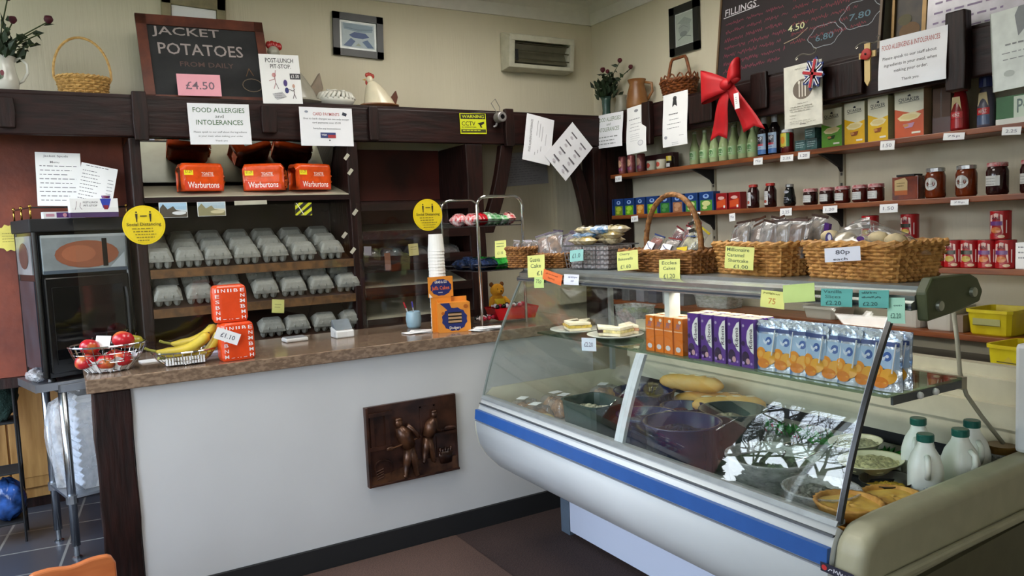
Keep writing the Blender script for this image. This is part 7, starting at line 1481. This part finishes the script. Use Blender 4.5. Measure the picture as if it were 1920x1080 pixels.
sh('certificate', 'large framed white certificate with a grey rosette at the right edge', 'certificate', (1857, 27), (1990, -12), (1866, 173), dict(X=2.96), [('p', [(.36, .9), (.42, 1), (.6, 1), (.66, .85), (.6, .66), (.5, .72), (.4, .64)], '8A8E92'), ('s', .2, .9, .55, 1, .1, .02, '8A8E90'), ('s', .15, .9, .45, 2, .08, .012, '9A9EA0'), ('e', .25, .2, .08, .04, 'B8C0BC'), ('r', 0, 0, .01, 1, 'A8B0A8')], m=mat('certificate_paper', 'DDE4DE', rough=.3), th=.006)
# bow
bw_ = thing('ribbon_bow', 'big red fabric bow with a white tag on the side beam', 'bow', P(1374, 160, X=2.99), RW); RB = mat('red_ribbon', 'C4101C', rough=.55, var=.12, scale=12, bump=.2)
def ribbon(name, fn, n=14, k=4):
    B = MB(); B.grid(fn, n, k); return B.build(name, RB, bw_, smooth=True, solid=.002)
# local x grows towards the camera side (right in the picture)
u_ = abs(P(1330, 160, X=2.99).y-P(1420, 160, X=2.99).y)/2; hz = abs(P(1374, 130, X=2.99).z-P(1374, 190, X=2.99).z)/2
ribbon('left_loop', lambda u, v: (-u_*1.15*math.sin(u*PI)*(1 if True else 0)-.0, -.03-.03*math.sin(u*2*PI), (v-.5)*2*hz*(.35+.75*math.sin(u*PI))+hz*.25*math.sin(u*PI)))
ribbon('right_loop', lambda u, v: (u_*.5*math.sin(u*PI), -.045-.03*math.sin(u*2*PI), (v-.5)*1.2*hz*(.35+.7*math.sin(u*PI))+hz*.9*math.sin(u*PI)))
ribbon('left_tail', lambda u, v: (-.01-u_*.55*u+(v-.5)*u_*.62*(.5+.7*u), -.02-.012*math.sin(u*5), -hz*3.0*u+(abs(v-.5)*-.05*u*u)))
ribbon('right_tail', lambda u, v: (.01+u_*.85*u+(v-.5)*u_*.7*(.5+.7*u), -.025-.012*math.sin(u*4+1), -hz*2.8*u+(abs(v-.5)*-.05*u*u)))
B = MB(); B.ball((0, -.05, .002), (u_*.24, .022, hz*.36), 12); B.build('knot', RB, bw_, smooth=True)
sh('gift_tag', 'narrow white tag hanging on the red bow', 'tag', (1376, 176), (1385, 173), (1376, 206), dict(X=2.93), [('s', .3, .7, .7, 4, .12, .04, '5A5A5A')], m=PAPER)
# flag bow
t = thing('flag_bow', 'red white and blue flag patterned bow pinned on the menu card', 'bow', P(1526, 138, X=2.965), RW); fr = .05
pts = [(math.cos(2*PI*i/32)*fr*(1+.22*math.cos(8*2*PI*i/32)), math.sin(2*PI*i/32)*fr*1.25*(1+.22*math.cos(8*2*PI*i/32))) for i in range(32)]
B = MB(); B.prism(pts, -.006, 0, 'y'); B.build('rosette', mat('flag_blue', '2A3A7A', rough=.5), t)
it = []
for a in (PI/4, -PI/4): it.append(('l', [(.5-.5*math.cos(a), .5-.5*math.sin(a)), (.5+.5*math.cos(a), .5+.5*math.sin(a))], .016, 'DCDCE4'))
for a in (PI/4, -PI/4): it.append(('l', [(.5-.5*math.cos(a), .5-.5*math.sin(a)), (.5+.5*math.cos(a), .5+.5*math.sin(a))], .006, 'B01828'))
it += [('l', [(0, .5), (1, .5)], .024, 'DCDCE4'), ('l', [(.5, 0), (.5, 1)], .024, 'DCDCE4')]; art(t, it, fr*2.1, fr*2.5, y=-.007, z0=-fr*1.25, step=.0006); art(t, [('l', [(0, .5), (1, .5)], .013, 'B01828'), ('l', [(.5, 0), (.5, 1)], .013, 'B01828')], fr*2.1, fr*2.5, y=-.0115, z0=-fr*1.25, name='red_cross_print')
t.rotation_euler = (0, .25, RW)
# wooden cross with poppy
t = thing('wooden_cross', 'small pale wooden remembrance cross with a red poppy on the side beam', 'cross', P(1628, 120, X=2.99), RW); cw = .013
PW_ = mat('pale_wood', 'D8BE84', rough=.6, scale=8, col2='C4A468'); B = MB(); B.prism([(-cw, .085), (cw, .085), (cw, -.07), (0, -.092), (-cw, -.07)], -.008, 0, 'y'); B.box(-.038, .038, -.0085, -.0005, .025, .05); B.build('wood', PW_, t)
B = MB(); B.ball((0, -.014, .04), (.024, .005, .024), 14); B.ball((-.014, -.012, .034), (.016, .004, .014), 10); B.build('poppy', mat('poppy_red', 'B8302A', rough=.6), t, smooth=True); B = MB(); B.ball((0, -.02, .04), (.005, .003, .005), 8); B.build('poppy_centre', BLACK, t)
# brass hooks
for i, (px, py) in enumerate([(1512, 102), (1628, 80), (1345, 168)]):
    p = P(px, py, X=2.995); B = MB(); B.tube([(-.05+.1*k/12, 0, .006*math.sin(k/12*2*PI)) for k in range(13)]+[(.056, -.004, .012), (.05, -.006, .018), (.044, -.004, .012)], .003, 5); B.tube([(-.05, 0, 0), (-.058, -.004, -.01), (-.052, -.006, -.016), (-.045, -.003, -.01)], .003, 5)
    tag(B.build('scroll_handle', mat('old_brass', '9A948A', rough=.35, metal=.7), loc=p, rot=(0, 0, RW)), 'small curled metal hook on the side beam, '+['above the cream menu card', 'above the wooden cross', 'left of the red bow'][i], 'hook')
# vase with roses, jugs, brown basket on top of the side beam
T2 = 2.1425
def on2(px, py, X_, z=T2): p = P(px, py, X=X_); return Vector((X_, p.y, z))
p = on2(1137, 205, 3.19); p = Vector((3.16, P(1137, 205, X=3.16).y, T2)); p.y = min(p.y, 4.2)
t = thing('flower_vase', 'slim green glazed vase of dark roses on the beam near the corner', 'vase', p); B = MB(); B.lathe([(0, 0), (.028, 0), (.03, .01), (.026, .05), (.03, .11), (.038, .135), (.034, .134), (.026, .11), (0, .1)], 20); B.build('vase_body', mat('green_glaze', '3E5A50', rough=.25, col2='27403A', scale=8), t, smooth=True)
bouquet(t, Vector((0, 0, .13)), [(-.06, -.06, .14, 0), (-.09, .0, .06, 0), (-.02, .0, .17, .018), (.06, -.08, .22, .016), (.1, -.14, .17, .016), (.02, -.03, .12, 0), (.05, .02, .1, 0), (-.04, .03, .13, 0), (-.02, -.05, .15, .014)], 90, 0, '5A1020', .07, .2)
def jug(name, label, p, r, h, m, rz):
    t = thing(name, label, 'jug', p, rz); B = MB(); B.lathe([(0, 0), (r*.8, 0), (r*.95, h*.2), (r*.8, h*.6), (r*.62, h*.85), (r*.78, h), (r*.7, h*.99), (r*.54, h*.85), (r*.7, h*.5), (0, h*.4)], 24); B.build('jug_body', m, t, smooth=True)
    B = MB(); B.tube([(r*.68, 0, h*.9), (r*1.25, 0, h*.85), (r*1.3, 0, h*.6), (r*.88, 0, h*.35)], r*.12, 8); B.build('handle', m, t, smooth=True); return t
q = on2(1195, 195, 3.2); jug('stoneware_jug', 'tan stoneware jug with a side handle between the roses and the brown basket', Vector((3.2, q.y, T2)), .075, .2, mat('tan_stoneware', '9A6A3C', rough=.35, var=.1, scale=6, col2='7A4E28'), -.9)
q = on2(1163, 200, 3.22); jug('grey_jug', 'pale grey jug standing behind the green vase', Vector((3.23, q.y, T2)), .05, .135, mat('pale_grey_glaze', '8E8A7A', rough=.4), 1.2)
q = on2(1274, 180, 3.19); t = thing('handled_basket', 'dark brown openwork basket with arched handle on the side beam', 'basket', Vector((3.19, q.y, T2)), RW)
t.scale = (1.22, 1.1, 1.15)
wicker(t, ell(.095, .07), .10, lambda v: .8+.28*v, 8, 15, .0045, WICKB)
B = MB()
for k in range(14): a = 2*PI*k/14; B.tube([(.104*math.cos(a+da)*1.0, .077*math.sin(a+da), .10+.03*math.sin(PI*(da+.2)/.42)) for da in (-.2, -.1, 0, .1, .2)], .004, 5)
B.build('looped_border', WICKB, t)
B = MB(); B.tube([(-.085+.0, 0, .08)]+[(-.08*math.cos(PI*i/16)**1 if False else -.085+.17*i/16, 0, .09+.13*min(1, math.sin(PI*i/16)*1.6)) for i in range(17)]+[(.085, 0, .08)], .008, 8); B.build('handle', WICKB, t, smooth=True)
# print on the right wall
a = P(1257, 18, X=3.295); b_ = P(1312, -3, X=3.295); c = P(1261, 107, X=3.295); w = abs(a.y-b_.y); h = a.z-c.z
framed('framed_print', 'dark framed pale sketch print on the right wall above the brown basket', Vector((3.295, (a.y+b_.y)/2, (a.z+c.z)/2-.0)), w, h, RW, mat('black_frame', '1D1F1C'), [('r', .03, .03, .97, .97, 'A6AFA4'), ('e', .5, .5, .32, .2, '929A94'), ('p', [(.1, .7), (.5, .85), (.9, .7), (.8, .6), (.4, .66)], '8C968E'), ('e', .45, .35, .2, .08, '7A827E'), ('l', [(.15, .2), (.5, .3), (.85, .22)], .004, '6A726E'), ('l', [(.2, .55), (.45, .6), (.7, .5)], .003, '7A827E')], fwid=.045)
# chalk menu
BLK = 'C8C4C8'; MR = '7E2E44'
def chalk_menu():
    X_ = 3.2; a = P(1362, -40, X=X_); b_ = P(1675, -130, X=X_); c = P(1345, 132, X=X_-.06)
    xv = Vector((0, -1, 0)); y0 = P(1351, 60, X=X_).y; y1 = P(1663, 20, X=X_).y; w = y0-y1
    t = thing('chalk_menu', 'large chalkboard menu in coloured chalk leaning on the right wall above the beam', 'chalkboard', (3.15, y0, T2+.001), RW); t.rotation_euler = (-.12, 0, RW); h = .66
    B = MB(); B.box(0, w, .0, .012, .0, h); B.build('slate', mat('menu_slate', '1A1216', rough=.7, var=.4, scale=4, col2='241A1C'), t)
    fm = mat('brown_thin_frame', '6A5238', rough=.5); B = MB()
    for q in ((0, .012, 0, h), (w-.012, w, 0, h), (0, w, h-.012, h)): B.box(q[0], q[1], -.006, -.0005, q[2], q[3])
    B.build('frame', fm, t)
    it = [('t', 'SANDWICHES', .27, .79, .44, .07, 'B87A8A'), ('t', 'Plain or Toasted', .44, .71, .3, .045, 'D8D4DA'), ('t', 'any day with Salad', .5, .66, .3, .035, 'C8C4CC'), ('t', 'FILLINGS', .15, .63, .22, .055, 'D8D4DA'), ('l', [(.03, .59), (.28, .60)], .004, 'D8D4DA')]
    rows = ['CHEESE & ONION', 'HAM & TOMATO', 'TUNA MAYO', 'EGG MAYONNAISE', 'SALMON & CUCUMBER', 'CORONATION CHICKEN', 'BACON & BRIE']
    for k, r in enumerate(rows): it += [('w', .05, .44+.03*(k % 2), .53-.065*k, .034, .0028, MR), ('w', .50, .92-.05*(k % 3), .62-.065*k, .034, .0028, '7E2838')]
    it += [('t', '4.50', .53, .34, .1, .05, 'D8DCA8'), ('l', [(.46, .24), (.54, .26), (.6, .31)], .004, 'A8947A')]
    for (cx, cz, rx, rz_) in ((.70, .22, .09, .08), (.885, .30, .10, .095)):
        it.append(('l', [(cx+rx*(1+.08*math.cos(6*q))*math.cos(q), cz+rz_*(1+.08*math.cos(6*q))*math.sin(q)) for q in [i*2*PI/28 for i in range(29)]], .003, '9AA0A8'))
    it += [('t', '6.80', .70, .21, .1, .045, '5A7A8A'), ('t', '7.80', .885, .29, .11, .045, '5A7A8A')]
    art(t, it, w, h, x0=0, y=-.0006, name='chalk_writing')
chalk_menu()
# gilt framed dark picture, menu sheet board
X_ = 3.2; y0 = P(1672, 30, X=X_).y; y1 = P(1737, 25, X=X_).y; w = y0-y1
t = thing('gilt_picture', 'dark still life picture in a worn gilt frame right of the chalk menu', 'picture', (3.2, y0, T2+.001), RW); t.rotation_euler = (-.08, 0, RW)
B = MB(); B.box(0, w, 0, .012, 0, .5); B.build('canvas', mat('dark_canvas', '3E3018', rough=.5, scale=9, col2='1E160C', var=.3), t); B = MB(); B.box(w-.018, w, -.012, -.0005, 0, .5); B.box(0, .012, -.012, -.0005, 0, .5); B.box(0, w, -.014, -.0125, .30, .315); B.build('frame', mat('worn_gilt', '8A6A34', rough=.4, metal=.3), t); art(t, [('e', .5, .25, .3, .12, '6A4A1E'), ('e', .35, .42, .2, .08, '57502E'), ('e', .6, .12, .26, .08, '4A3A14')], w, .3, x0=0, y=-.001)
y0 = P(1736, 30, X=3.1).y; t = thing('menu_board', 'laminated handwritten menu sheet standing above the beam at the top right corner', 'menu', (3.10, y0, T2+.001), RW); t.rotation_euler = (-.1, 0, RW)
B = MB(); B.box(0, .42, 0, .004, 0, .4); B.build('sheet_board', mat('lilac_white_sheet', 'D4D0DA', rough=.2), t); art(t, [('s', .06, .95, .52-k*.1, 1, .1, .02, '8A7A9A') for k in range(6)], .42, .4, x0=0, name='lettering'); B = MB(); B.tube([(.0, -.004, .004), (.42, -.004, .004)], .005, 6); B.build('plastic_edge', mat('clear_edge', 'E8E8EC', rough=.1), t)
